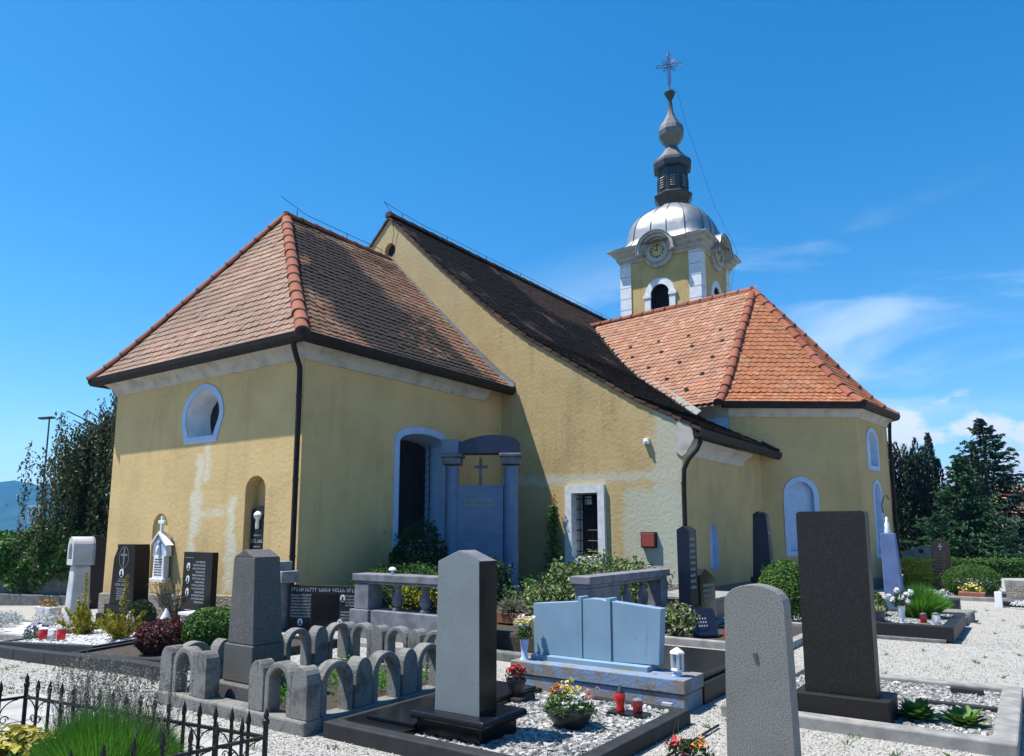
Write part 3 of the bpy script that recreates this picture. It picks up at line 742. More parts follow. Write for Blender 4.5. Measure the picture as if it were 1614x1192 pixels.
# 300 tiles nearest the yard as single pieces, the others joined roof by roof
TILES.sort(key=lambda q: q[3])
tm = {}
for part, mat, m, d in TILES[:300]:
    if mat not in tm:
        me = bpy.data.meshes.new('tile'); me.from_pydata(TV, [], TF); me.update(); me.materials.append(M[mat]); tm[mat] = me
    o = bpy.data.objects.new('tile', tm[mat]); COL.objects.link(o); o.parent = part; o.matrix_world = m
tv = np.array(TV, np.float32)
tris = []
for f in TF:
    for i in range(1, len(f) - 1): tris.append((f[0], f[i], f[i + 1]))
tris = np.array(tris)
groups = {}
for part, mat, m, d in TILES[300:]: groups.setdefault((part, mat), []).append(m)
for (part, mat), ms in groups.items():
    A = np.array([np.array(m) for m in ms], np.float32)
    V = np.einsum('nij,kj->nki', A[:, :3, :3], tv) + A[:, None, :3, 3]
    F = (tris[None] + (np.arange(len(ms)) * len(tv))[:, None, None]).reshape(-1, 3)
    ti = np.repeat(RNG.random(len(ms)), len(tv))
    stuff(npmesh('tile_field', V.reshape(-1, 3), F, mat, part, ti))

# ridge and hip tiles, one object each
def ridge_mesh():
    mb = MB(); n = 9; v = []; prof = [(0, .142), (.03, .150), (.055, .149), (.07, .141), (.56, .122)]
    for y, r in prof:
        for i in range(n + 1):
            a = math.pi * (i / n) * 1.16 - math.pi * .08; v.append((r * math.cos(a), y, r * math.sin(a) * .9 - .03))
    f = []
    for k in range(len(prof) - 1):
        for i in range(n): f.append((k * (n + 1) + i, k * (n + 1) + i + 1, (k + 1) * (n + 1) + i + 1, (k + 1) * (n + 1) + i))
    f.append(tuple(range(n + 1)))
    return v, f
RM = {}
def ridge_line(part, pts, mat='tile_ridge', step=.485, lift=.045):
    """pts from low to high (or along the ridge)"""
    P = [Vector(p) for p in pts]; L = [0]
    for a, b in zip(P, P[1:]): L.append(L[-1] + (b - a).length)
    def at(s_):
        for k in range(len(P) - 1):
            if s_ <= L[k + 1] or k == len(P) - 2: return P[k].lerp(P[k + 1], (s_ - L[k]) / (L[k + 1] - L[k]))
    if mat not in RM:
        v, f = ridge_mesh(); me = bpy.data.meshes.new('ridge_tile'); me.from_pydata(v, [], f); me.update(); me.materials.append(M[mat]); me.materials.append(M['tile_joint']); me.shade_smooth()
        for i in list(range(9)) + [len(me.polygons) - 1]: me.polygons[i].material_index = 1
        try: me.set_sharp_from_angle(angle=R(40))
        except Exception: pass
        RM[mat] = me
    s_ = 0
    while s_ < L[-1] - .3:
        a = at(s_); b = at(min(L[-1], s_ + .35)); d = (b - a).normalized(); x_ = d.cross(Vector((0, 0, 1))).normalized(); z_ = x_.cross(d)
        a = a + z_ * lift + x_ * random.gauss(0, .004)
        o = bpy.data.objects.new('ridge_tile', RM[mat]); COL.objects.link(o); o.parent = part
        o.matrix_world = Matrix(((x_.x, d.x, z_.x, a.x), (x_.y, d.y, z_.y, a.y), (x_.z, d.z, z_.z, a.z), (0, 0, 0, 1)))
        s_ += step
def hip(e, ap, prof): return [(*lerp(e, ap, f), prof_z(prof, f)) for f in np.linspace(0.0, 1, 15)]
ridge_line(roof_c, hip((.44, -.44), AP1, PC)); ridge_line(roof_c, hip((-7.46, -.44), AP1, PC))
ridge_line(roof_c, [(AP1[0], AP1[1] - .05, 9.78), (*AP2, 9.78)])
ridge_line(roof_s, hip(EA, APX, PR)); ridge_line(roof_s, hip(EB, APX, PR)); ridge_line(roof_s, hip(EC, APX, PR))
ridge_line(roof_s, [(*APX, 9.88), (*RDG, 9.88)])
tile_mat('tile_ridge_dark', [(.12, .07, .05), (.15, .085, .06), (.10, .06, .045)], (.03, .026, .022), .8, .35, .6, .8)
ridge_line(roof_n, [(-4.25, YG - .06, 11.24), (-4.25, YN, 11.24)], 'tile_ridge_dark')
# verge tiles along the gable
mb = MB()
for k in range(len(NAVP) - 1):
    (xa, za), (xb, zb) = NAVP[k], NAVP[k + 1]
    n = max(1, round(math.hypot(xb - xa, zb - za) / .3))
    for i in range(n):
        x0, z0 = xa + (xb - xa) * i / n, za + (zb - za) * i / n; x1, z1 = xa + (xb - xa) * (i + 1.1) / n, za + (zb - za) * (i + 1.1) / n
        for s_ in (1, -1):
            q = (lambda x: x) if s_ > 0 else (lambda x: -8.5 - x)
            mb.add([(q(x0), YG - .05, z0 - .05), (q(x1), YG - .05, z1 - .08), (q(x1), YG - .05, z1 + .0), (q(x0), YG - .05, z0 + .03),
                    (q(x0), YG + .02, z0 - .05), (q(x1), YG + .02, z1 - .08), (q(x1), YG + .02, z1 + .0), (q(x0), YG + .02, z0 + .03)],
                   [(0, 1, 2, 3), (0, 4, 5, 1), (3, 2, 6, 7)], random.random())
stuff(mb.build('verge_tiles', 'tile_ridge_dark', roof_n))
# lead flashing where the chancel roof meets the gable
mb = MB(); pr = [(.44 + (-4.22 - .44) * f, prof_z(PC, f)) for f in np.linspace(0, 1, 12)]
for (xa, za), (xb, zb) in zip(pr, pr[1:]):
    mb.add([(xa, YG - .16, za + .03), (xb, YG - .16, zb + .03), (xb, YG - .02, zb + .14), (xa, YG - .02, za + .14), (xb, YG - .004, zb + .22), (xa, YG - .004, za + .22)], [(0, 1, 2, 3), (3, 2, 4, 5)])
mb.build('flashing', 'metal_flashing', roof_c)
# pale valley sheet between nave and chapel roofs
mb = MB(); row = []
for z in np.linspace(4.9, 9.85, 22):
    x = next(xa + (xb - xa) * (z - za) / (zb - za) for (xa, za), (xb, zb) in zip(NAVP, NAVP[1:]) if za <= z <= zb)
    f = next((f for f in np.linspace(0, 1, 400) if prof_z(PR, f) >= z), 1) if z > 5.26 else (z - 5.26) * .2
    run = (APX - EA).dot(ain); t_ = (x - EA.x - ain.x * f * run) / adir.x
    p = EA + ain * (f * run) + adir * t_; row.append((p.x, p.y, z))
for k in range(len(row) - 1):
    a, b = Vector(row[k]), Vector(row[k + 1])
    o1 = Vector((.0, -.30, .05)); o2 = Vector((.14, .05, .16))
    mb.add([a + o1, b + o1, b + Vector((0, 0, .04)), a + Vector((0, 0, .04)), b + o2, a + o2], [(0, 1, 2, 3), (3, 2, 4, 5)])
mb.build('valley_sheet', 'concrete_pale', roof_s)
# snow hooks on the salmon slope
mb = MB(); run = (APX - EA).dot(ain)
for r_, (f, ds) in enumerate(((.18, (1.2, 2.6)), (.30, (.9, 2.3, 3.6)), (.42, (.8, 2.1, 3.4, 4.6)), (.54, (.7, 1.9, 3.2, 4.5)), (.64, (1.0, 2.3, 3.6, 4.9)))):
    for d in ds:
        p = EA + ain * (f * run) + adir * (d * .9 + .35); z = prof_z(PR, f)
        if nave_z(p.x) > z: continue
        mb.box(p.x - .05, p.x + .05, p.y - .06, p.y + .02, z + .02, z + .13)
stuff(mb.build('snow_hooks', 'lead_dark', roof_s))
# lightning conductor along the ridges
def wire(pts, stand, parent):
    mb = MB().tube(pts, .009, 4); o = mb.build('lightning_wire', 'metal_black', parent); k = MB()
    for p in stand: k.tube([p, (p[0], p[1], p[2] - .26)], .012, 4)
    k.build('wire_holder', 'metal_black', o)
wire([(-4.12, 2.35, 10.28), (-4.15, 3.2, 10.08), (-4.18, 4.8, 10.06), (-4.2, 6.0, 10.05), (-4.15, 6.38, 9.95), (-4.0, 6.40, 10.6), (-4.05, 6.3, 11.3), (-4.25, 6.2, 11.62), (-4.25, 6.9, 11.55)] +
     [(-4.25, 8 + 2 * k, 11.5 + .02 * (k % 2)) for k in range(10)], [(-4.13, 2.9, 10.1), (-4.18, 4.7, 10.08), (-4.2, 6.1, 10.05)] + [(-4.25, 7 + 2.2 * k, 11.52) for k in range(9)], church)
# lamp box on the gable
MB().box(4.05, 4.19, YG - .09, YG, 3.62, 3.75).sphere((4.12, YG - .1, 3.68), .04, 8, 5).build('floodlight', 'lantern_white', church, bevel=.01)

# ---- tower
TX, TY, HW = -4.09, 28.8, 2.25
tower = None
mb = MB()
belf = arch(-.53, .53, 12.9, 14.15, .55, 12)
faces = []
for k in range(4):
    a = k * math.pi / 2; d = Vector((math.cos(a), math.sin(a))); nn = Vector((d.y, -d.x))
    mp = (lambda d, nn: lambda p, q, r_: (TX + d.x * p + nn.x * (HW + r_), TY + d.y * p + nn.y * (HW + r_), q))(d, nn); faces.append(mp)
    wall_face(mb, [(-HW, -1), (HW, -1), (HW, 16.9), (-HW, 16.9)], [belf], mp)
tower = mb.build('tower', 'plaster_tower', church)
for k, mp in enumerate(faces):
    n = len(belf); rv = MB()
    rv.add([mp(a, b, 0) for a, b in belf] + [mp(a, b, -.5) for a, b in belf], [(i, (i + 1) % n, (i + 1) % n + n, i + n) for i in range(n)]); rv.prism(offset_poly(belf, .02), mp, -.6, -.5)
    rv.build('belfry_opening', 'opening_dark', tower)
    fr = [p for p in arch(-.86, .86, 12.9, 14.15, .88, 12)]
    MB().ring(fr, belf, mp, -.01, .07).build('belfry_frame', 'paint_white', tower)
    fb = MB()
    for s_ in (-1, 1): fb.prism([(s_ * .50, 14.02), (s_ * .94, 14.02), (s_ * .94, 14.2), (s_ * .50, 14.2)], mp, .0, .11)
    fb.build('belfry_impost', 'paint_white', tower)
    # corner pilasters of stacked blocks
    for s_ in (-1, 1):
        z = 8.0
        while z < 16.2:
            z2 = min(z + .62, 16.3); a0, a1 = (-HW - .05, -HW + .60) if s_ < 0 else (HW - .60, HW + .05)
            MB().prism([(a0, z + .015), (a1, z + .015), (a1, z2 - .015), (a0, z2 - .015)], mp, -.02, .055).build('pilaster_block', 'paint_white', tower)
            z = z2
    # clock
    clock = MB().prism([(.42 * math.cos(2 * math.pi * i / 32), 16.48 + .42 * math.sin(2 * math.pi * i / 32)) for i in range(32)], mp, .02, .24).build('clock_face', 'gold_face', tower)
    MB().ring([(.62 * math.cos(2 * math.pi * i / 32), 16.48 + .62 * math.sin(2 * math.pi * i / 32)) for i in range(32)], [(.42 * math.cos(2 * math.pi * i / 32), 16.48 + .42 * math.sin(2 * math.pi * i / 32)) for i in range(32)], mp, .0, .30).build('clock_surround', 'cornice_white', tower)
    nm = MB()
    for j in range(12):
        a = j * math.pi / 6; big = .07 if j % 3 == 0 else .03
        c_, s2 = math.cos(a), math.sin(a); r0, r1 = .28, .38
        pts = [(c_ * r0 - s2 * big, 16.48 + s2 * r0 + c_ * big), (c_ * r0 + s2 * big, 16.48 + s2 * r0 - c_ * big), (c_ * r1 + s2 * big, 16.48 + s2 * r1 - c_ * big), (c_ * r1 - s2 * big, 16.48 + s2 * r1 + c_ * big)]
        if j % 3 == 0:
            for q in (-.045, 0, .045):
                nm.prism([(a_ * 1 + (-s2) * q - 0, b_ + c_ * q) for a_, b_ in [(c_ * r0 - s2 * .012, 16.48 + s2 * r0 + c_ * .012), (c_ * r0 + s2 * .012, 16.48 + s2 * r0 - c_ * .012), (c_ * r1 + s2 * .012, 16.48 + s2 * r1 - c_ * .012), (c_ * r1 - s2 * .012, 16.48 + s2 * r1 + c_ * .012)]], mp, .23, .255)
        else: nm.prism(pts, mp, .23, .252)
    nm.prism([(-.015, 16.46), (.015, 16.46), (.02, 16.74), (0, 16.78), (-.02, 16.74)], mp, .24, .265)
    nm.prism([(0, 16.465), (0, 16.495), (-.2, 16.6), (-.22, 16.58)], mp, .24, .27); nm.build('numerals_and_hands', 'metal_black', tower)
    # swelling cornice that arches over the clock
    prof = [(0, -.02), (.08, 0), (.10, .12), (.18, .16), (.20, .34), (.32, .42), (.38, .56), (.54, .64), (.58, .72), (.58, .76), (0, .80)]
    for s_ in (-1, 1):
        cm = MB(); v = []
        for i, a in enumerate((s_ * HW, s_ * .84)):
            for (o_, h_) in prof: v.append(mp(a + (s_ * o_ if i == 0 else 0), 16.18 + h_, o_))
        n = len(prof); cm.add(v, [(j, j + 1, n + j + 1, n + j) for j in range(n - 1)]); cm.build('cornice', 'cornice_white', tower)
    MB().prism([(.84 * math.cos(2 * math.pi * i / 28), 16.46 + .84 * math.sin(2 * math.pi * i / 28)) for i in range(28)], mp, .0, .16).build('clock_panel', 'cornice_white', tower)
    for r0, r1, od in ((.60, .76, .30), (.76, .92, .46), (.92, 1.08, .63)):
        half = lambda rr: [(rr * math.cos(math.pi * (-.04 + 1.08 * i / 20)), 16.46 + rr * math.sin(math.pi * (-.04 + 1.08 * i / 20))) for i in range(21)]
        MB().prism(half(r1) + half(r0)[::-1], mp, .05, od).build('clock_arch', 'cornice_white', tower)
    cap = MB(); v = []
    for i in range(17): th = math.pi * i / 16; v += [mp(1.09 * math.cos(th), 16.46 + 1.09 * math.sin(th), .68), mp(1.13 * math.cos(th), 16.46 + 1.11 * math.sin(th), -.9), mp(1.05 * math.cos(th), 16.46 + 1.05 * math.sin(th), .68)]
    cap.add(v, [(3 * i, 3 * i + 1, 3 * i + 4, 3 * i + 3) for i in range(16)] + [(3 * i, 3 * i + 3, 3 * i + 5, 3 * i + 2) for i in range(16)]); cap.build('eyebrow_cap', 'dome_zinc', tower, smooth=True)
DP = [(2.86, 16.93, 26), (2.62, 17.0, 18), (2.42, 17.12, 10), (2.30, 17.3, 6), (2.27, 17.55, 4.8), (2.25, 17.95, 4.4), (2.19, 18.32, 4.1), (2.06, 18.66, 3.8), (1.85, 18.98, 3.5), (1.55, 19.28, 3.1), (1.18, 19.54, 2.6), (.92, 19.74, 2.0)]
dome = MB().lathe([(r, z) for r, z, e in DP], (TX, TY, 0), 64, True, [e for r, z, e in DP]).build('dome', 'dome_zinc', church, smooth=True)
for i in range(16):
    a = 2 * math.pi * (i + .5) / 16; ca, sa = math.cos(a), math.sin(a); pts = []
    for r, z, e in DP: q = r / ((abs(ca) ** e + abs(sa) ** e) ** (1 / e)); pts.append((TX + q * ca, TY + q * sa, z + .005))
    MB().tube(pts, .03, 5).build('seam', 'lead_dark', dome)
lan = MB().lathe([(.84, 19.65), (.86, 19.95), (1.10, 20.32), (1.14, 20.42), (1.02, 20.52), (.88, 20.62), (.88, 22.0)], (TX, TY, 0), 8).build('lantern', 'lead_dark', church)
lan.rotation_euler.z = 0
for k in range(8):
    a = 2 * math.pi * (k + .5) / 8; nn = Vector((math.cos(a), math.sin(a))); d = Vector((-nn.y, nn.x)); r0 = .88 * math.cos(math.pi / 8)
    mp = (lambda d, nn: lambda p, q, r_: (TX + d.x * p + nn.x * (r0 + r_), TY + d.y * p + nn.y * (r0 + r_), q))(d, nn)
    MB().ring(offset_poly(arch(-.20, .20, 20.75, 21.6, .2, 8), .05), arch(-.20, .20, 20.75, 21.6, .2, 8), mp, -.01, .03).build('louvre_frame', 'lead_dark', lan)
    lv = MB()
    for q in range(5): lv.add([mp(-.14, 20.82 + q * .14, .07), mp(.14, 20.82 + q * .14, .07), mp(.14, 20.90 + q * .14, .01), mp(-.14, 20.90 + q * .14, .01), mp(-.14, 20.80 + q * .14, .06), mp(.14, 20.80 + q * .14, .06)], [(0, 1, 2, 3), (0, 4, 5, 1)])
    lv.build('louvre', 'dome_zinc', lan)
MB().lathe([(.90, 21.98), (1.10, 22.05), (1.14, 22.35), (1.08, 22.52), (1.02, 22.58)], (TX, TY, 0), 8).build('cap_ring', 'lead_dark', lan)
sp_ = MB().lathe([(1.0, 22.58), (.78, 22.8), (.5, 23.15), (.34, 23.45), (.37, 23.6), (.55, 23.83), (.72, 24.12), (.77, 24.40), (.68, 24.70), (.48, 25.0), (.30, 25.3), (.19, 25.6), (.15, 25.8), (.15, 26.05)], (TX, TY, 0), 8).build('onion', 'onion_metal', church)
MB().lathe([(.12, 25.95), (.13, 26.15), (.09, 26.3), (.12, 26.42), (.22, 26.62), (.31, 26.80), (.33, 26.86), (.26, 26.95), (.12, 27.04), (.05, 27.1)], (TX, TY, 0), 16).build('finial', 'lead_dark', sp_, smooth=True)
cr = MB(); axd = Vector((1, 0, 0))
def bar2(x0, z0, x1, z1, r_=.03): cr.tube([(TX + x0, TY, z0), (TX + x1, TY, z1)], r_, 5)
bar2(0, 27.05, 0, 29.55, .02)
for s_ in (-1, 1):
    bar2(.07 * s_, 27.45, .07 * s_, 29.15, .022); bar2(.07 * s_, 27.45, 0, 27.30, .022); bar2(.07 * s_, 29.15, .13 * s_, 29.2, .02); bar2(.13 * s_, 29.2, 0, 29.42, .02)
    bar2(0, 28.53, .55 * s_, 28.53, .022); bar2(0, 28.67, .55 * s_, 28.67, .022); bar2(.55 * s_, 28.53, .57 * s_, 28.46, .02); bar2(.57 * s_, 28.46, .75 * s_, 28.6, .02); bar2(.57 * s_, 28.74, .75 * s_, 28.6, .02)
    for q in (-1, 1):
        bar2(.05 * s_, 28.6 + .05 * q, .38 * s_, 28.6 + .38 * q, .018); bar2(.1 * s_, 28.6 + .05 * q, .40 * s_, 28.6 + .24 * q, .014); bar2(.05 * s_, 28.6 + .1 * q, .24 * s_, 28.6 + .40 * q, .014)
cro = cr.build('tower_cross', 'cross_iron', church); cro.location = (TX, TY, 0); cro.data.transform(Matrix.Translation((-TX, -TY, 0))); cro.rotation_euler.z = PHI * .6
MB().tube([(TX, TY, 27.12), (TX + .3, TY + .2, 27.2), (TX + .38, TY + .26, 26.9), (TX + .7, TY + .5, 25), (TX + 1.35, TY + .9, 22.4), (TX + 1.9, TY + 1.3, 20), (TX + 2.9, TY + 1.9, 17.2), (TX + 2.45, TY + 1.9, 15)], .007, 4).build('lightning_wire', 'metal_black', church)
# red meter box on the gable
mb = MB().box(3.94, 4.30, YG - .10, YG + .0, 1.29, 1.64); rbx = mb.build('meter_box', 'metal_black', church, bevel=.006)
MB().box(3.965, 4.275, YG - .115, YG - .095, 1.315, 1.615).build('door', 'red_paint', rbx, bevel=.006)

# ================================================================== graves
FOOT = []                                              # plots kept clear of loose gravel
def kerbs(t_, x0, x1, y0, y1, wd, z0, z1, mat, sides='fblr', fb_over=True, bev=.012):
    if 'f' in sides: MB().box(x0, x1, y0, y0 + wd, z0, z1).build('kerb', mat, t_, bevel=bev)
    if 'b' in sides: MB().box(x0, x1, y1 - wd, y1, z0, z1).build('kerb', mat, t_, bevel=bev)
    if 'l' in sides: MB().box(x0, x0 + wd, y0 + wd + .003, y1 - wd - .003, z0, z1 - .002).build('kerb', mat, t_, bevel=bev)
    if 'r' in sides: MB().box(x1 - wd, x1, y0 + wd + .003, y1 - wd - .003, z0, z1 - .002).build('kerb', mat, t_, bevel=bev)
def glyphs(parent, mp, rows, mat='lettering_silver', d=.004):
    """rows: (x0, x1, z, height, words) of tiny cut letters, too small to read in the photograph"""
    mb = MB()
    for x0, x1, z, h, words in rows:
        x = x0; wl = (x1 - x0) / words
        for k in range(words):
            xe = x0 + wl * (k + 1) - h * .7; x = x0 + wl * k
            while x < xe:
                c = random.random(); w_ = h * .13
                mb.prism([(x, z), (x + w_, z), (x + w_, z + h), (x, z + h)], mp, -.001, d)
                if c < .7:
                    zz = z + h * random.choice((0, .42, .82)); mb.prism([(x + w_, zz), (x + h * .5, zz), (x + h * .5, zz + h * .16), (x + w_, zz + h * .16)], mp, -.001, d)
                if c > .4: mb.prism([(x + h * .42, z), (x + h * .42 + w_, z), (x + h * .42 + w_, z + h * random.choice((1, .6, .5))), (x + h * .42, z + h * .5)], mp, -.001, d)
                x += h * .78
    return mb.build('inscription', mat, parent)
def portrait(parent, mp, x, z, rx=.045, rz=.06):
    o = MB().prism([(x + rx * math.cos(2 * math.pi * i / 16), z + rz * math.sin(2 * math.pi * i / 16)) for i in range(16)], mp, -.001, .012).build('portrait', 'marble_white', parent)
    mb = MB().prism([(x + rx * .4 * math.cos(2 * math.pi * i / 10), z + rz * .15 + rz * .38 * math.sin(2 * math.pi * i / 10)) for i in range(10)], mp, .012, .015)
    mb.prism([(x - rx * .6, z - rz * .75), (x + rx * .6, z - rz * .75), (x + rx * .55, z - rz * .35), (x, z - rz * .1), (x - rx * .55, z - rz * .35)], mp, .012, .0145)
    mb.build('portrait_figure', 'granite_black_rough', o)
FY = lambda y: (lambda a, b, d: (a, y - d, b))           # a face looking towards -y
FX = lambda x: (lambda a, b, d: (x + d, a, b))           # a face looking towards +x

# ---- grey pillar stone on its black plinth, with slabs and a gravel bed
t_ = thing('pillar_gravestone', 'pale blue-grey granite pillar with gabled top on a black plinth', 'gravestone', (7.5, -4.3, 0))
def L(o, x, y): return None
def sub(parent): parent_loc = parent.location.copy(); return parent_loc
def off(root, mb):                                        # geometry given in yard coordinates, stored relative to the thing
    x, y, z = root.location; mb.v = [(a - x, b - y, c - z) for a, b, c in mb.v]; return mb
class Rel(MB):
    def __init__(s, root): super().__init__(); s.root = root
    def build(s, *a, **k):
        p = s.root.location; mt = Matrix.Translation(-Vector(p)); s.v = [tuple(mt @ Vector(q)) for q in s.v]; return super().build(*a, **k)
_kerbs, _glyphs, _portrait = kerbs, glyphs, portrait
MBbase = MB
def rel(root): return Rel(root)
def kerbs(t_, x0, x1, y0, y1, wd, z0, z1, mat, sides='fblr', bev=.012):
    if 'f' in sides: rel(t_).box(x0, x1, y0, y0 + wd, z0, z1).build('kerb', mat, t_, bevel=bev)
    if 'b' in sides: rel(t_).box(x0, x1, y1 - wd, y1, z0, z1).build('kerb', mat, t_, bevel=bev)
    if 'l' in sides: rel(t_).box(x0, x0 + wd, y0 + wd + .003, y1 - wd - .003, z0, z1 - .002).build('kerb', mat, t_, bevel=bev)
    if 'r' in sides: rel(t_).box(x1 - wd, x1, y0 + wd + .003, y1 - wd - .003, z0, z1 - .002).build('kerb', mat, t_, bevel=bev)
    FOOT.append((x0, x1, y0, y1))
body = rel(t_).prism([(7.27, .27), (7.71, .27), (7.70, 1.42), (7.49, 1.50), (7.285, 1.415)], FY(-4.52), -.22, 0).build('shaft', 'granite_bluegrey', t_, bevel=.005)
rel(t_).prism([(-4.518, .275), (-4.302, .275), (-4.302, 1.417), (-4.518, 1.417)], FX(7.706), -.01, .004).build('polished_side', 'granite_black', t_)
rel(t_).add([(7.705, -4.515, 1.423), (7.705, -4.305, 1.423), (7.492, -4.305, 1.503), (7.492, -4.515, 1.503)], [(0, 1, 2, 3)]).build('polished_top', 'balustrade_stone', t_)
cp = rel(t_).box(7.10, 7.84, -4.64, -4.05, .21, .275).build('cap_slab', 'granite_black', t_, bevel=.03); cp.modifiers[0].segments = 4
rel(t_).box(7.14, 7.76, -4.58, -4.10, .0, .21).build('plinth', 'granite_black', t_, bevel=.006)
rel(t_).box(6.44, 7.135, -4.72, -2.75, .06, .13).build('ledger_slab', 'granite_black', t_, bevel=.01)
rel(t_).box(6.60, 7.13, -4.60, -2.85, .13, .165).build('ledger_slab', 'granite_black', t_, bevel=.01)
kerbs(t_, 6.38, 8.66, -4.86, -2.62, .13, -.02, .13, 'kerb_dark', 'flr'); rel(t_).box(7.15, 8.53, -2.70, -2.62, -.02, .095).build('kerb', 'kerb_dark', t_, bevel=.008)
rel(t_).box(6.5, 8.55, -4.75, -2.7, -.02, .075).build('gravel_bed', 'gravel_white', t_)

# ---- dark obelisk standing in a surround of concrete hoops
t_ = thing('obelisk_gravestone', 'weathered grey granite obelisk stone rising out of the concrete hoop surround', 'gravestone', (4.85, -4.45, .0))
rel(t_).taper((4.86, -4.42), (.20, .17), (4.83, -4.42), (.165, .15), .575, 1.40).build('shaft', 'granite_obelisk', t_, bevel=.01)
rel(t_).prism([(4.665, 1.40), (4.995, 1.40), (4.83, 1.475)], FY(-4.57), -.30, 0).build('gabled_top', 'granite_obelisk', t_, bevel=.006)
rel(t_).box(4.62, 5.07, -4.60, -4.24, .22, .572).build('middle_block', 'granite_obelisk', t_, bevel=.012)
rel(t_).box(4.56, 5.17, -4.68, -4.16, .03, .217).build('base_block', 'granite_obelisk', t_, bevel=.012)
t_ = thing('hoop_surround', 'grave surround of weathered concrete hoops and rounded posts on a kerb', 'grave surround', (5.2, -3.6, 0))
HX0, HX1, HY0, HY1 = 4.05, 6.26, -4.95, -2.45
kerbs(t_, HX0, HX1, HY0, HY1, .2, -.03, .12, 'cast_stone', bev=.02)
rel(t_).box(HX0 + .18, HX1 - .18, HY0 + .18, HY1 - .18, -.02, .08).build('soil_bed', 'soil', t_)
def hoop(cx, cy, along, wd=.36, h=.43, dep=.13, z=.12):
    o_ = arch(-wd / 2, wd / 2, 0, h - wd * .52, wd * .52, 14); i_ = arch(-wd / 2 + .065, wd / 2 - .065, 0, h - wd * .52 - .01, wd * .40, 14)
    mp = (lambda a, b, d: (cx + a, cy + d, z + b)) if along == 'x' else (lambda a, b, d: (cx + d, cy + a, z + b))
    # open hoop: two legs and a crown
    oo = o_[1:]; ii = i_[1:]; oo = [o_[1]] + o_[2:] + [o_[0]]; ii = [i_[1]] + i_[2:] + [i_[0]]
    n = len(oo); mb = rel(t_); v = [mp(a, b, -dep / 2) for a, b in oo] + [mp(a, b, dep / 2) for a, b in oo] + [mp(a, b, dep / 2) for a, b in ii] + [mp(a, b, -dep / 2) for a, b in ii]
    f = []
    for k in range(n - 1): f += [(k, k + 1, n + k + 1, n + k), (n + k, n + k + 1, 2 * n + k + 1, 2 * n + k), (2 * n + k, 2 * n + k + 1, 3 * n + k + 1, 3 * n + k), (3 * n + k, 3 * n + k + 1, k + 1, k)]
    mb.add(v, f).build('hoop', 'cast_stone', t_, bevel=.012)
def stub(cx, cy, along, wd=.20, h=.42, dep=.15, z=.12):
    mp = (lambda a, b, d: (cx + a, cy + d, z + b)) if along == 'x' else (lambda a, b, d: (cx + d, cy + a, z + b))
    rel(t_).prism(arch(-wd / 2, wd / 2, 0, h - wd * .75, wd * .75, 10), mp, -dep / 2, dep / 2).build('post', 'cast_stone', t_, bevel=.02)
for x, kind in ((4.17, 's'), (4.45, 'h'), (4.74, 's')): (stub if kind == 's' else hoop)(x, HY0 + .1, 'x')
for x, kind in ((5.58, 's'), (5.86, 'h'), (6.15, 's')): (stub if kind == 's' else hoop)(x, HY0 + .1, 'x')
for y, kind in ((-4.57, 'h'), (-4.27, 's'), (-3.97, 'h'), (-3.67, 's'), (-3.37, 'h'), (-3.07, 's'), (-2.78, 'h'), (-2.55, 's')): (stub if kind == 's' else hoop)(HX1 - .1, y, 'y')
for y, kind in ((-4.62, 'h'), (-4.30, 's'), (-3.98, 'h'), (-3.66, 's'), (-3.34, 'h'), (-3.02, 's'), (-2.72, 'h')): (stub if kind == 's' else hoop)(HX0 + .1, y, 'y')
for x, kind in ((4.15, 's'), (4.43, 'h'), (4.72, 's'), (5.02, 'h'), (5.32, 's'), (5.62, 'h'), (5.92, 's')): (stub if kind == 's' else hoop)(x, HY1 - .1, 'x')

# ---- wide blue-backed family stone
t_ = thing('wide_gravestone', 'wide pale-blue gravestone back with stepped centre on a flaking base', 'gravestone', (7.5, -2.25, 0))
rel(t_).prism([(6.68, .35), (7.235, .35), (7.235, .925), (6.67, .875)], FY(-2.2), -.12, 0).build('panel', 'blue_stone', t_, bevel=.006)
rel(t_).prism([(7.62, .35), (8.13, .36), (8.165, .90), (7.62, .945)], FY(-2.2), -.12, 0).build('panel', 'blue_stone', t_, bevel=.006)
rel(t_).prism([(7.285, .35), (7.57, .35), (7.57, .945), (7.5, .96), (7.36, .96), (7.285, .945)], FY(-2.206), -.14, 0).build('panel', 'blue_stone', t_, bevel=.006)
for a, b in ((7.235, 7.285), (7.57, 7.62)): rel(t_).prism([(a + .002, .35), (b - .002, .35), (b - .002, .975), (a + .002, .975)], FY(-2.216), -.16, 0).build('pilaster', 'blue_stone', t_, bevel=.004)
for a in (7.233, 7.287, 7.568, 7.622): rel(t_).prism([(a - .004, .36), (a + .004, .36), (a + .003, .93), (a - .003, .93)], FY(-2.2), -.01, .003).build('rusty_joint', 'rust_line', t_)
rel(t_).box(6.70, 8.05, -2.30, -2.0, .29, .35).build('upper_step', 'blue_stone', t_, bevel=.006)
rel(t_).box(6.56, 8.50, -2.48, -2.0, .175, .302).build('base_course', 'blue_base', t_, bevel=.008)
rel(t_).box(6.57, 8.49, -2.465, -2.02, -.02, .168).build('base_course', 'blue_base', t_, bevel=.008)
rel(t_).box(6.62, 8.44, -1.98, -.35, .20, .27).build('ledger_slab', 'granite_black', t_, bevel=.01)
rel(t_).box(6.58, 8.50, -1.998, -.30, -.02, .197).build('ledger_base', 'granite_black_rough', t_, bevel=.01)
FOOT.append((6.5, 8.55, -2.5, -.3))

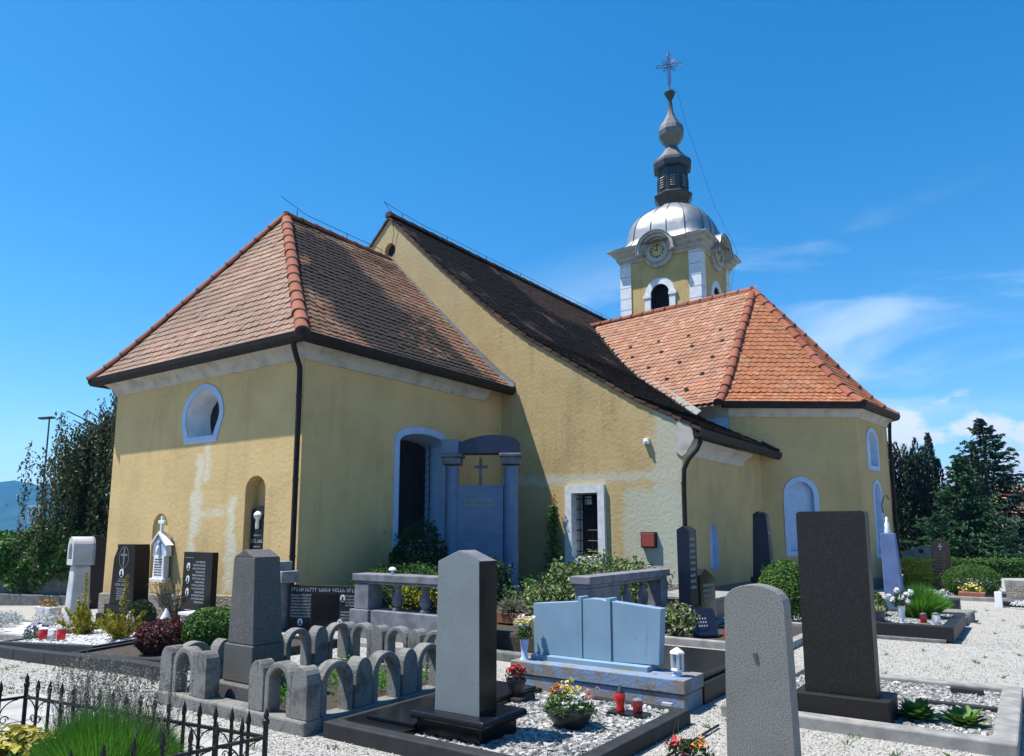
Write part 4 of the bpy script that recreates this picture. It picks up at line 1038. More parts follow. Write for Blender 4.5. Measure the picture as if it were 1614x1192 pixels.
# ---- tall dark stone with concrete kerbs
t_ = thing('dark_gravestone', 'tall dark speckled granite slab with rounded shoulders on a heavy base', 'gravestone', (9.75, -1.9, 0))
def rounded(x0, x1, z0, z1, r):
    p = [(x0, z0), (x1, z0)]
    for k in range(6): a = math.pi / 2 * k / 5; p.append((x1 - r + r * math.cos(a), z1 - r + r * math.sin(a)))
    for k in range(6): a = math.pi / 2 * (1 + k / 5); p.append((x0 + r + r * math.cos(a), z1 - r + r * math.sin(a)))
    return p
rel(t_).prism(rounded(9.455, 10.03, .265, 1.83, .035), FY(-2.08), -.19, 0).build('slab', 'granite_dark', t_, bevel=.004)
rel(t_).box(9.37, 10.13, -2.17, -1.70, .0, .262).build('base', 'granite_dark', t_, bevel=.008)
kerbs(t_, 8.78, 11.0, -2.36, .1, .17, -.03, .11, 'concrete_pale', bev=.015)
rel(t_).box(8.9, 10.9, -2.2, 0, -.02, .06).build('gravel_bed', 'gravel_white', t_)
rel(t_).box(10.18, 10.85, -1.05, -.98, .05, .10).build('divider_strip', 'kerb_dark', t_, bevel=.008)
bx_ = thing('grave_marker_block', 'small dark stone block lying on the gravel inside the concrete kerbs', 'stone block', (10.55, -.32, .06))
MB().box(-.14, .14, -.04, .04, 0, .06).build('block', 'kerb_dark', bx_, bevel=.006)

# ---- round-topped light granite stone, close by
t_ = thing('round_topped_gravestone', 'light grey speckled granite gravestone with rounded top, seen from behind', 'gravestone', (9.62, -3.85, 0))
pr_ = [(9.385, -.05), (9.845, -.05), (9.818, 1.165)] + [(9.615 + .203 * math.cos(math.pi * k / 12), 1.165 + .125 * math.sin(math.pi * k / 12)) for k in range(1, 12)] + [(9.412, 1.165)]
rel(t_).prism(pr_, FY(-3.95), -.16, 0).build('slab', 'granite_grey', t_, bevel=.004)
rel(t_).box(9.60, 9.625, -3.962, -3.945, .80, .84).build('dowel_plug', 'metal_flashing', t_)
rel(t_).prism([(-3.946, -.05), (-3.794, -.05), (-3.794, 1.155), (-3.946, 1.155)], lambda a, b, d: (9.842 - (b + .05) * .0222 + d, a, b), -.004, .002).build('polished_side', 'granite_dark', t_)
for a, b in (((8.9, -3.92), (9.33, -3.92)), ((8.9, -3.92), (8.9, -2.75)), ((9.9, -3.92), (10.6, -3.92))):
    rel(t_).tube([(*a, .03), (*b, .03)], .012, 4).build('edging_strip', 'metal_black', t_)

# ---- black kerbed grave beside the side chapel
t_ = thing('kerbed_grave', 'low black kerbed grave with gravel bed beside the side chapel', 'grave', (9.6, 5.0, 0))
kerbs(t_, 8.75, 10.12, 3.85, 6.2, .16, .03, .25, 'granite_black_rough')
rel(t_).box(8.78, 10.02, 3.80, 6.2, -.03, .06).build('footing', 'concrete', t_, bevel=.01)
rel(t_).box(8.9, 10.0, 4.0, 6.1, .0, .215).build('gravel_bed', 'gravel_white', t_)
t_ = thing('stone_kerb_block', 'rough dark stone kerb with rolled top behind the black kerbed grave', 'grave kerb', (9.7, 7.3, 0))
rel(t_).box(9.0, 10.18, 7.0, 7.5, -.02, .20).build('kerb', 'cast_stone', t_, bevel=.05)
rel(t_).box(9.2, 10.1, 6.35, 6.95, -.02, .13).build('kerb', 'concrete', t_, bevel=.02)
t_ = thing('shaft_monument', 'slender tapering monument coloured blue as if in shade, with small white statue beside the side chapel', 'monument', (9.05, 6.6, 0))
rel(t_).taper((8.98, 6.6), (.155, .13), (8.93, 6.6), (.125, .10), .42, 1.62).build('shaft', 'shaft_stone_shaded', t_, bevel=.01)
rel(t_).box(8.80, 9.20, 6.40, 6.80, -.02, .42).build('base', 'shaft_stone_shaded', t_, bevel=.015)
st_ = rel(t_).lathe([(.05, 1.62), (.055, 1.65), (.042, 1.72), (.046, 1.79), (.025, 1.84), (.03, 1.87), (.02, 1.91), (.004, 1.93)], (8.93, 6.6, 0), 10).build('statue', 'marble_white', t_, smooth=True)
rel(t_).tube([(8.88, 6.6, 2.0), (8.86, 6.62, 2.15), (8.90, 6.62, 2.3), (8.95, 6.62, 2.34), (8.99, 6.62, 2.25)], .012, 5).build('halo_hoop', 'metal_black', t_)

# ---- navy stones in front of the nave wall
t_ = thing('navy_pillar_gravestone', 'tall navy-blue polished pillar stone beside the nave corner downpipe', 'gravestone', (6.35, 3.1, 0))
rel(t_).prism([(6.24, .02), (6.44, .02), (6.45, 1.68), (6.34, 1.745), (6.23, 1.68)], FY(2.9), -.34, 0).build('shaft', 'granite_navy', t_, bevel=.005)
rel(t_).box(6.20, 6.50, 2.86, 3.28, -.02, .42).build('base', 'granite_navy', t_, bevel=.005)
rel(t_).box(6.195, 6.455, 2.855, 3.0, .42, .435).build('pale_joint', 'concrete_pale', t_)
_glyphs(t_, lambda a, b, d: (6.446 + d - 6.35, a - 3.1, b), [(2.94, 3.2, 1.5 - k * .10, .05, 1) for k in range(9)])
t_ = thing('black_pointed_gravestone', 'low black stone with pointed top tucked behind the navy pillar', 'gravestone', (6.32, 3.75, 0))
rel(t_).prism([(3.42, .02), (4.15, .02), (4.15, .84), (3.70, 1.0), (3.42, .9)], FX(6.42), -.2, 0).build('slab', 'granite_black', t_, bevel=.006)
_glyphs(t_, lambda a, b, d: (6.42 + d - 6.32, a - 3.75, b), [(3.55, 4.05, .70 - k * .09, .04, 2) for k in range(4)])
t_ = thing('leaning_tablet', 'black inscribed tablet leaning low on the grave bed', 'tablet', (7.0, 2.05, .08))
rel(t_).add([(6.72, 2.12, .46), (6.98, 2.42, .46), (7.16, 2.1, .10), (6.90, 1.80, .10), (6.74, 2.16, .42), (7.0, 2.46, .42), (7.18, 2.14, .06), (6.92, 1.84, .06)], [(0, 1, 2, 3), (7, 6, 5, 4), (0, 4, 5, 1), (1, 5, 6, 2), (2, 6, 7, 3), (3, 7, 4, 0)]).build('tablet', 'granite_navy', t_)
rel(t_).add([(6.74, 2.16, .42), (7.0, 2.46, .42), (7.18, 2.14, .06), (6.92, 1.84, .06), (6.74, 2.3, .06), (6.98, 2.5, .06)], [(0, 4, 3), (1, 2, 5), (0, 1, 5, 4)]).build('support', 'granite_black', t_)
mb = rel(t_)
for k in range(3):
    a, b = Vector((6.80, 2.08, .40)).lerp(Vector((6.98, 1.86, .16)), .3 + .2 * k), Vector((6.98, 2.28, .40)).lerp(Vector((7.1, 2.06, .16)), .3 + .2 * k)
    for j in range(4): p = a.lerp(b, .1 + .18 * j); mb.box(p.x, p.x + .018, p.y, p.y + .018, p.z - .01, p.z + .012)
stuff(mb.build('inscription', 'lettering_silver', t_))
t_ = thing('white_kerb_grave', 'grave bed edged with pale concrete in front of the navy stones', 'grave', (7.2, 2.4, 0))
kerbs(t_, 6.45, 8.3, 1.40, 4.4, .14, -.02, .11, 'concrete_pale'); rel(t_).box(6.55, 8.2, 1.5, 4.3, -.02, .055).build('soil_bed', 'soil', t_)
t_ = thing('navy_gravestone_far', 'navy-black tapering stone standing by the nave wall behind the round shrub', 'gravestone', (6.0, 8.55, 0))
rel(t_).taper((6.02, 8.5), (.22, .14), (6.0, 8.5), (.155, .11), .62, 2.0).build('shaft', 'granite_navy', t_, bevel=.006)
rel(t_).prism([(5.845, 2.0), (6.155, 2.0), (6.155, 2.03), (6.06, 2.10), (6.02, 2.04), (5.96, 2.12), (5.845, 2.05)], FY(8.39), -.22, 0).build('notched_top', 'granite_navy', t_)
rel(t_).box(5.76, 6.28, 8.30, 8.72, -.05, .62).build('base', 'granite_navy', t_, bevel=.01)
_glyphs(t_, lambda a, b, d: (6.18 + d - 6.0 + (1.3 - b) * .02, a - 8.55, b), [(8.42, 8.58, 1.6 - k * .1, .04, 1) for k in range(6)], 'lettering_silver', .008)

# ---- the big column monument in the corner between chancel and nave
t_ = thing('column_monument', 'large blue-grey column monument with arched lintel and cross in the church corner', 'monument', (1.2, 4.3, 0)); MON = t_
for a, b, nm in ((.12, .60, 'l'), (1.72, 2.20, 'r')):
    c_ = ((a + b) / 2, 4.28)
    rel(t_).lathe([(.20, .1), (.20, .7), (.195, 1.5), (.185, 3.10)], (*c_, 0), 20).build('column', 'monument_stone' if nm == 'l' else 'monument_stone', t_, smooth=True)
    rel(t_).box(c_[0] - .30, c_[0] + .30, 4.0, 4.56, 3.30, 3.38).box(c_[0] - .25, c_[0] + .25, 4.05, 4.51, 3.14, 3.297).build('capital', 'balustrade_stone', t_, bevel=.02)
    rel(t_).box(c_[0] - .26, c_[0] + .26, 4.02, 4.54, -.05, .42).build('column_base', 'monument_stone', t_, bevel=.01)
rel(t_).box(.10, .56, 4.03, 4.52, 3.383, 3.70).build('left_block', 'monument_stone', t_, bevel=.01)
rel(t_).prism([(.565, 3.383), (2.22, 3.383), (2.22, 3.60)] + [(2.22 - 1.655 * k / 12, 3.60 + .20 * math.sin(math.pi * (.12 + .88 * k / 12)) ** .8) for k in range(1, 13)], FY(4.03), -.48, 0).build('lintel', 'monument_dark', t_, bevel=.01)
pq = rel(t_).box(.52, 1.76, 4.20, 4.38, -.05, 2.68).build('tablet', 'monument_stone', t_, bevel=.01)
_glyphs(t_, lambda a, b, d: (a - 1.2, 4.20 - d - 4.3, b), [(.85, 1.35, 2.42, .05, 1), (.72, 1.5, 2.29, .09, 1)] + [(.58 + .6 * (k % 2), 1.08 + .6 * (k % 2), 2.05 - .13 * (k // 2), .035, 2) for k in range(10)], 'lettering_gold', .003)
rel(t_).box(.70, 1.55, 4.19, 4.201, 2.215, 2.235).build('gold_line', 'lettering_gold', t_)
cx_ = rel(t_).box(1.09, 1.17, 4.26, 4.33, 2.68, 3.30).box(.93, 1.33, 4.265, 4.325, 3.06, 3.13).build('cross', 'balustrade_stone', t_, bevel=.01)
rel(t_).box(.1, 2.3, 3.85, 4.8, -.3, .30).build('podium', 'concrete', t_, bevel=.02)

MON.location = (1.12, 4.2, 0); MON.rotation_euler.z = R(31); MON.scale = (.83, 1, 1)
# ---- balustrade round the monument plot
def baluster(cx, cy, z0, z1, h=1.0):
    H_ = z1 - z0
    return [(.075, 0), (.075, .10), (.045, .13), (.055, .16), (.085, .30), (.09, .40), (.07, .55), (.045, .72), (.04, .80), (.06, .85), (.045, .88), (.07, .92), (.07, 1.0)]
t_ = thing('balustrade', 'grey stone balustrade with turned balusters before the monument plot', 'balustrade', (3.6, -.8, 0))
rel(t_).box(2.52, 4.95, -.98, -.64, .90, 1.01).box(2.56, 4.91, -.94, -.68, .86, .897).build('handrail', 'balustrade_stone', t_, bevel=.012)
rel(t_).box(2.56, 2.86, -.96, -.66, .48, .857).build('end_post', 'balustrade_stone', t_, bevel=.01)
rel(t_).box(4.62, 4.92, -.96, -.66, .48, .857).build('end_post', 'balustrade_stone', t_, bevel=.01)
rel(t_).box(2.50, 2.90, -1.0, -.62, .23, .477).build('post_pedestal', 'balustrade_stone', t_, bevel=.01)
rel(t_).box(2.46, 2.92, -1.03, -.60, -.05, .227).build('post_pedestal', 'cast_stone', t_, bevel=.01)
for k, x in enumerate((3.33, 3.88, 4.30)):
    rel(t_).lathe([(r, .48 + z * .378) for r, z in baluster(0, 0, 0, 1)], (x, -.81, 0), 14).build('baluster', 'balustrade_stone', t_, smooth=True)
rel(t_).box(2.94, 4.98, -.98, -.64, .22, .477).build('dado', 'balustrade_stone', t_, bevel=.01)
for k in range(3): rel(t_).box(2.95 + k * .68, 2.95 + k * .68 + .672, -1.0, -.62, -.05, .217).build('base_stone', 'cast_stone', t_, bevel=.01)
rel(t_).box(2.3, 5.1, -1.35, -1.02, -.05, .07).build('step', 'concrete_pale', t_, bevel=.015)
t_ = thing('balustrade', 'dark stone balustrade length with broken opening beside the white-flowered shrubs', 'balustrade', (6.0, 1.4, 0))
rel(t_).box(5.84, 6.16, .0, 2.75, .92, 1.03).box(5.88, 6.12, .04, 2.71, .87, .917).build('handrail', 'balustrade_stone', t_, bevel=.012)
rel(t_).box(5.88, 6.12, .05, 1.0, -.05, .868).build('end_post', 'balustrade_stone', t_, bevel=.01)
rel(t_).box(5.88, 6.12, 2.45, 2.72, -.05, .868).build('end_post', 'balustrade_stone', t_, bevel=.01)
for y in (1.45, 2.0): rel(t_).lathe([(r, .45 + z * .42) for r, z in baluster(0, 0, 0, 1)], (6.0, y, 0), 14).build('baluster', 'balustrade_stone', t_, smooth=True)
rel(t_).box(5.86, 6.14, 1.003, 2.447, -.05, .45).build('dado', 'balustrade_stone', t_, bevel=.01)
t_ = thing('stone_steps', 'low stone steps and ledges between the balustrade and blue gravestone', 'steps', (5.4, .4, 0))
rel(t_).box(5.0, 5.8, -.2, .15, -.05, .42).build('step', 'concrete', t_, bevel=.02)
rel(t_).box(4.98, 5.82, -.55, -.203, -.05, .26).build('step', 'concrete', t_, bevel=.02)
rel(t_).box(5.05, 5.95, -1.15, -1.0, -.05, .12).build('kerb', 'concrete', t_, bevel=.02)
t_ = thing('monument_bed', 'raised planted earth bed enclosed by the balustrades', 'earth bed', (3.4, 2.6, 0))
rel(t_).box(2.5, 5.86, -.60, 6.38, -.3, .28).build('soil', 'soil', t_, bevel=.05); rel(t_).box(.06, 2.497, .75, 6.38, -.3, .275).build('soil', 'soil', t_, bevel=.05)
FOOT.append((0, 6.2, -1.4, 6.4))
t_ = thing('ledge_tomb', 'low pale tomb ledge at the foot of the gable wall', 'tomb', (5.6, 4.9, 0))
rel(t_).box(4.9, 6.2, 4.6, 6.3, -.05, .36).build('chest', 'planter_grey', t_, bevel=.01)
rel(t_).box(4.86, 6.24, 4.56, 6.34, .36, .42).build('lid', 'concrete_pale', t_, bevel=.012)

# ---- dark wide plate and rough pillar beside the chancel corner
RZ = R(20)
t_ = thing('inscribed_plate_gravestone', 'wide dark three-panel gravestone with oval portraits below the chancel corner', 'gravestone', (.62, -.62, 0), RZ)
MB().box(0, 1.43, -.05, .09, -.05, .74).build('slab', 'granite_black_rough', t_, bevel=.005)
for a, b in ((.05, .47), (.49, .95), (.97, 1.39)): MB().box(a, b, -.058, -.045, .03, .60 if a < .9 else .60).build('panel', 'granite_black' if a > .4 and a < .9 else 'granite_black_rough', t_, bevel=.002)
P_ = lambda a, b, d: (a, -.058 - d, b)
_glyphs(t_, lambda a, b, d: (a, -.05 - d, b), [(.06, 1.36, .64, .06, 5)])
_glyphs(t_, P_, [(.06, .45, .56 - .05 * k, .03, 2) for k in range(8)] + [(1.08, 1.36, .56 - .05 * k, .03, 2) for k in range(4)] + [(1.0, 1.36, .30 - .05 * k, .03, 2) for k in range(5)])
_portrait(t_, P_, .25, .13); _portrait(t_, P_, 1.03, .54); _portrait(t_, P_, .99, .14)
MB().box(-.15, 1.75, -.34, .10, -.08, .0).build('ledge', 'granite_black', t_, bevel=.01)
t_ = thing('rough_stone_pillar', 'rough whitish stone pillar with carved head relief at the chancel corner', 'pillar', (.42, -.72, 0))
rel(t_).box(.26, .56, -.86, -.56, -.05, .78).build('shaft', 'concrete_pale', t_, bevel=.02)
rel(t_).box(.24, .74, -.90, -.54, .784, .98).box(.26, .58, -.86, -.56, .984, 1.14).build('crosspiece', 'concrete_pale', t_, bevel=.015)
rel(t_).sphere((.38, -.92, .84), .10, 12, 8, (1, .6, 1.15)).sphere((.37, -.985, .84), .025, 8, 5).build('carved_head', 'marble_white', t_, smooth=True)

# ---- left-hand graves
z_ = GZ(-3.7, -1.0)
t_ = thing('black_cross_gravestone', 'black polished gravestone with engraved cross and single oval portrait', 'gravestone', (-3.85, -1.05, z_), R(8))
P_ = lambda a, b, d: (a, -.15 - d, b)
MB().prism([(-.36, .52), (.36, .52), (.33, 1.52), (.30, 1.70), (-.22, 1.70), (-.22, 1.60), (-.31, 1.42)], P_, -.34, 0).build('slab', 'granite_black', t_, bevel=.006)
MB().box(-.42, .42, -.21, .24, .34, .52).build('base', 'granite_black', t_, bevel=.008); MB().box(-.50, .5, -.32, .30, -.1, .34).build('foot_block', 'granite_black', t_, bevel=.008)
ov = [(.0 + .15 * math.cos(2 * math.pi * i / 20), 1.44 + .22 * math.sin(2 * math.pi * i / 20)) for i in range(20)]
MB().ring(ov, offset_poly(ov, -.012), P_, -.001, .004).build('engraved_oval', 'granite_grey', t_)
MB().prism([(-.02, 1.27), (.02, 1.27), (.02, 1.62), (-.02, 1.62)], P_, -.001, .005).prism([(-.1, 1.47), (.1, 1.47), (.1, 1.51), (-.1, 1.51)], P_, -.001, .0045).build('engraved_cross', 'granite_grey', t_)
_portrait(t_, P_, -.03, 1.13, .065, .085)
_glyphs(t_, P_, [(-.12, .1, 1.0, .02, 1), (-.15, .12, .96, .02, 2), (-.2, .16, .88, .05, 2)] + [(-.16 + .01 * (k % 3), .14, .82 - .035 * k, .02, 3) for k in range(7)])
_glyphs(t_, lambda a, b, d: (a, -.32 - d, b), [(-.3, .2, .25, .03, 3), (-.3, .2, .18, .03, 2), (-.2, .1, .11, .03, 2)])
z_ = GZ(-2.0, -.8)
t_ = thing('black_slab_gravestone', 'plain rectangular black slab with three oval portraits and silver lettering', 'gravestone', (-1.88, -.75, z_), R(-2))
P_ = lambda a, b, d: (a, -.06 - d, b)
MB().box(-.50, .50, -.06, .06, .0, 1.44).build('slab', 'granite_black', t_, bevel=.004)
for k in range(3): _portrait(t_, P_, -.30, 1.16 - .24 * k, .055, .075)
_glyphs(t_, P_, [(-.05 - .1 * (k % 3 > 0), .30, 1.24 - .062 * k, .035, 1 + (k % 3)) for k in range(13)])
MB().prism([(-.44, 1.33), (-.14, 1.33), (-.14, 1.335), (-.44, 1.335)], P_, -.001, .003).prism([(-.40, .36), (-.12, .36), (-.2, .35), (-.32, .345)], P_, -.001, .003).build('silver_line', 'lettering_silver', t_)
MB().box(-.7, .75, -.35, .2, -.25, .03).build('foot_slab', 'marble_white', t_, bevel=.01)
# white shrine in the shallow niche
t_ = thing('white_shrine_gravestone', 'white marble shrine-shaped wall memorial topped by a cross in the shallow niche', 'memorial', (-4.35, -.12, .6))
MB().box(-.26, .26, -.09, .10, -.02, .05).build('shelf', 'marble_white', t_, bevel=.01)
MB().prism([(-.22, .05), (.22, .05), (.20, .52), (-.20, .52)], FY(-.05), -.12, 0).build('tablet', 'marble_white', t_, bevel=.006)
_glyphs(t_, lambda a, b, d: (a, -.05 - d, b), [(-.15, .15, .44 - .055 * k, .026, 2) for k in range(7)], 'granite_black_rough')
MB().prism([(-.27, .523), (.27, .523), (.25, .80), (0, 1.0), (-.25, .80)], FY(-.04), -.12, 0).build('housing', 'marble_white', t_, bevel=.006)
MB().prism(arch(-.13, .13, .56, .70, .12), FY(-.04), -.001, .004).build('niche_back', 'vase_blue', t_)
MB().lathe([(.05, .56), (.06, .62), (.045, .72), (.02, .76), (.03, .79), (.025, .83), (.003, .85)], (0, -.07, 0), 10).build('figure', 'marble_white', t_, smooth=True)
MB().add([(-.33, -.10, .76), (0, -.10, 1.05), (.33, -.10, .76), (-.33, .08, .76), (0, .08, 1.05), (.33, .08, .76), (-.33, -.10, .72), (0, -.10, 1.0), (.33, -.10, .72)], [(0, 1, 4, 3), (1, 2, 5, 4), (0, 6, 7, 1), (1, 7, 8, 2)]).build('gable_roof', 'marble_white', t_)
MB().box(-.03, .03, -.05, 0, 1.02, 1.38).box(-.12, .12, -.052, .002, 1.22, 1.29).build('cross', 'marble_white', t_, bevel=.008)
# black memorial in the tall niche
t_ = thing('niche_memorial', 'black memorial with white lamp relief standing in the tall wall niche', 'memorial', (-1.36, .13, .62))
MB().prism([(-.25, 0), (.27, 0), (.26, 1.46), (.24, 1.50), (0, 1.54), (-.24, 1.46)], FY(0), -.1, 0).build('slab', 'granite_black', t_, bevel=.004)
MB().lathe([(.035, 1.08), (.04, 1.12), (.038, 1.26), (.075, 1.30), (.085, 1.36), (.05, 1.41), (.01, 1.43)], (.0, -.03, 0), 10).build('lamp_relief', 'marble_white', t_, smooth=True)
_glyphs(t_, FY(0), [(-.14, .14, .94, .035, 2), (-.2, .2, .81, .07, 2), (-.14, .1, .72, .03, 2), (-.2, .16, .64, .03, 3)])
# pale wayside-shrine column
z_ = GZ(-5.85, -1.1)
t_ = thing('shrine_column', 'pale stone column with hooded head sheltering a small statue', 'monument', (-5.85, -1.08, z_), R(-12))
MB().taper((0, 0), (.27, .21), (.03, 0), (.20, .16), -.1, 1.36).build('shaft', 'sandstone_pale', t_, bevel=.05)
hd = arch(-.25, .25, 1.36, 1.70, .27, 14); hi_ = arch(-.15, .15, 1.48, 1.66, .17, 14)
mb = MB(); loops = [[Vector((a, b, 0)) for a, b in l] for l in (hd, hi_)]; fl = [p for l in loops for p in l]; tri = tessellate_polygon(loops); n = len(fl); n1 = len(hd)
mb.add([(p.x, -.21, p.y) for p in fl] + [(p.x, .21, p.y) for p in fl], [tuple(q) for q in tri] + [(i, (i + 1) % n1, (i + 1) % n1 + n, i + n) for i in range(n1)] + [(n1 + i, n1 + (i + 1) % (n - n1), n + n1 + (i + 1) % (n - n1), n + n1 + i) for i in range(n - n1)])
mb.prism(hd, lambda a, b, d: (a, d, b),   .17, .22); hb = mb.build('hood', 'sandstone_pale', t_, bevel=.055); hb.modifiers[0].segments = 4
MB().lathe([(.07, 1.48), (.075, 1.55), (.06, 1.66), (.05, 1.72), (.06, 1.76), (.05, 1.81), (.01, 1.84)], (0, -.06, 0), 12).build('statue', 'marble_white', t_, smooth=True)
# long dark kerb and beds along the left row
t_ = thing('grave_row_kerb', 'long dark granite kerb bordering the row of graves under the chancel wall', 'grave kerb', (0, -3.9, 0))
n_k = 6; xs = np.linspace(-4.4, 3.35, n_k + 1)
for k in range(n_k):
    xa, xb = xs[k], xs[k + 1] - .008; ya = -3.62 - .72 * (xa + 4.4) / 7.75; yb = -3.62 - .72 * (xb + 4.4) / 7.75; za, zb = GZ(xa, ya), GZ(xb, yb)
    v = []
    for (x, y, z) in ((xa, ya, za), (xb, yb, zb)): v += [(x, y, z - .1), (x, y, z + .17), (x, y + .16, z + .17), (x, y + .16, z - .1)]
    rel(t_).add(v, [(0, 1, 2, 3), (7, 6, 5, 4), (0, 4, 5, 1), (1, 5, 6, 2), (2, 6, 7, 3), (3, 7, 4, 0)]).build('kerb', 'kerb_dark', t_, bevel=.01)
def bed(name, label, x0, x1, y0, y1, h, mat, wd=.1, kmat='kerb_dark'):
    t_ = thing(name, label, 'grave', ((x0 + x1) / 2, (y0 + y1) / 2, GZ((x0 + x1) / 2, (y0 + y1) / 2)))
    def slab(xa, xb, ya, yb, zt, nm, m_):
        v = [(x, y, GZ(x, y) - .1) for x, y in ((xa, ya), (xb, ya), (xb, yb), (xa, yb))] + [(x, y, GZ(x, y) + zt) for x, y in ((xa, ya), (xb, ya), (xb, yb), (xa, yb))]
        rel(t_).add(v, [(3, 2, 1, 0), (4, 5, 6, 7), (0, 1, 5, 4), (1, 2, 6, 5), (2, 3, 7, 6), (3, 0, 4, 7)]).build(nm, m_, t_, bevel=.008)
    slab(x0 + wd, x1 - wd, y0 + wd, y1 - wd, h - .04, 'bed_fill', mat)
    slab(x0, x1, y0, y0 + wd, h, 'kerb', kmat); slab(x0, x1, y1 - wd, y1, h, 'kerb', kmat)
    slab(x0, x0 + wd, y0 + wd + .003, y1 - wd - .003, h, 'kerb', kmat); slab(x1 - wd, x1, y0 + wd + .003, y1 - wd - .003, h, 'kerb', kmat)
    FOOT.append((x0, x1, y0, y1)); return t_
gravel('gravel_snow', (.55, .55, .545), (.47, .47, .465), 48, .02)
bed('white_gravel_grave', 'grave covered in snow-white gravel with two golden conifers', -3.9, -.55, -3.3, -1.45, .14, 'gravel_snow')
bed('planted_grave', 'grave planted with the red barberry and clipped box', -.45, 2.9, -3.75, -1.5, .12, 'soil')
bed('silver_planted_grave', 'pale-kerbed grave planted with silvery foliage at the far end of the row', -9.6, -4.6, -2.6, -.9, .12, 'gravel_snow', .12, 'concrete_pale')
t_ = thing('low_white_bench', 'small white slab on legs standing before the black slab gravestone', 'bench', (-1.15, -1.25, GZ(-1.2, -1.2)))
MB().box(-.30, .16, -.16, .16, .32, .37).build('top', 'marble_white', t_, bevel=.006)
for x in (-.26, .12): MB().box(x - .02, x + .02, -.12, .12, -.05, .32).build('leg', 'marble_white', t_)
t_ = thing('white_slab_bench', 'long white stone slab beside the clipped box shrub', 'bench', (-.1, -.95, GZ(-.1, -1)))
MB().box(-.55, .62, -.2, .2, .18, .27).build('top', 'marble_white', t_, bevel=.01)
for x in (-.45, .5): MB().box(x - .05, x + .05, -.15, .15, -.1, .18).build('leg', 'marble_white', t_)
# paving by the railing
t_ = None
PAV = structure(MB().box(3.2, 8.4, -12, -5.35, -.06, -.012).build('path', 'concrete', None))
k = 0
for ix in range(9):
    for iy in range(9):
        x0 = 2.6 + ix * .62 - .12 * iy * .0; y0 = -5.42 - (iy + 1) * .62
        z0 = .012 + random.gauss(0, .002)
        sl = MB().box(x0, x0 + .608, y0, y0 + .608, -.02, z0); q = sl.build('paving_slab', 'paving', PAV, bevel=.006)
FOOT.append((2.6, 8.2, -12, -5.4))

# ================================================================== candles, vases, pots
def candle_tall(label, x, y, z, h=.22):
    t_ = thing('grave_lantern', label, 'grave candle', (x, y, z), 0, None); s_ = h / .22
    MB().lathe([(.034 * s_, 0), (.038 * s_, .02 * s_), (.034 * s_, .05 * s_), (.046 * s_, .10 * s_), (.046 * s_, .14 * s_), (.036 * s_, .155 * s_)], (0, 0, 0), 16).build('glass', 'glass_red', t_, smooth=True)
    MB().lathe([(.038 * s_, .155 * s_), (.030 * s_, .175 * s_), (.015 * s_, .20 * s_), (.007 * s_, .215 * s_), (.005 * s_, .22 * s_)], (0, 0, 0), 14).build('cap', 'lead_dark', t_, smooth=True)
    return t_
def candle_jar(label, x, y, z, h=.13, mat='glass_red', lid='metal_flashing', r=.042):
    t_ = thing('grave_lantern', label, 'grave candle', (x, y, z))
    MB().lathe([(r * .95, 0), (r, .01), (r, h * .74), (r * .9, h * .80)], (0, 0, 0), 16).build('glass', mat, t_, smooth=True)
    MB().lathe([(r, h * .80), (r, h * .88), (r * .6, h * .95), (r * .25, h)], (0, 0, 0), 14).build('lid', lid, t_, smooth=True); return t_
sl = thing('candle_slab', 'small black granite slab carrying two red candles on the gravel bed', 'slab', (8.24, -3.10, .08))
MB().box(-.17, .17, -.09, .09, 0, .035).build('slab', 'granite_black', sl, bevel=.004)
candle_tall('tall red glass candle with dark pointed cap on the small black slab', 8.17, -3.12, .115)
candle_jar('short wine-red candle jar with clear lid on the small black slab', 8.31, -3.07, .115, .12, 'glass_wine', 'glass_clear')
def lantern_white(label, x, y, z):
    t_ = thing('white_lantern', label, 'lantern', (x, y, z))
    MB().lathe([(.05, 0), (.055, .02), (.035, .05)], (0, 0, 0), 6).build('foot', 'vase_blue', t_)
    MB().lathe([(.035, .05), (.062, .065), (.062, .075), (.045, .085)], (0, 0, 0), 12).build('rim', 'lantern_white', t_, smooth=True)
    for k in range(4):
        a = math.pi / 2 * k + .5; MB().box(-.012, .012, -.012, .012, .08, .225).build('post', 'lantern_white', t_, loc=(.048 * math.cos(a), .048 * math.sin(a), 0), rotz=a)
    MB().lathe([(.036, .085), (.036, .22)], (0, 0, 0), 10).build('glass', 'glass_clear', t_, smooth=True)
    MB().lathe([(.075, .22), (.07, .235), (.03, .262), (.005, .275)], (0, 0, 0), 6).build('roof', 'lantern_white', t_)
lantern_white('white lantern with pointed lid on the end of the flaking base', 8.36, -2.30, .29)
z_ = GZ(-3, -2.9)
candle_jar('red candle jar beside the pansies', -3.2, -2.85, GZ(-3.2, -2.85) + .14, .2, 'glass_red', 'lantern_white', .08)
candle_jar('red candle jar to the right of the clear one', -2.55, -2.85, GZ(-2.55, -2.85) + .14, .2, 'glass_red', 'metal_flashing', .07)
candle_jar('clear glass candle jar between two red ones', -2.88, -2.85, GZ(-2.88, -2.85) + .14, .18, 'glass_clear', 'lantern_white', .07)
candle_jar('small dark red candle in front of the feathery green tuft', 9.68, 4.36, .22, .17, 'glass_wine', 'metal_flashing', .05)
candle_jar('clear glass candle jar with metal lid on the black kerbed grave', 9.86, 4.30, .22, .19, 'glass_clear', 'metal_flashing', .06)
candle_jar('small red candle at the foot of the leaning tablet', 7.27, 2.22, .06, .16, 'glass_red', 'metal_black', .045)
candle_jar('red candle among flowers by the brown gravestone', 9.1, 14.9, 0, .26, 'glass_red', 'lantern_white', .09)
candle_jar('small red candle inside the hoop surround', 6.0, -2.75, .1, .16, 'glass_red', 'metal_black', .05)
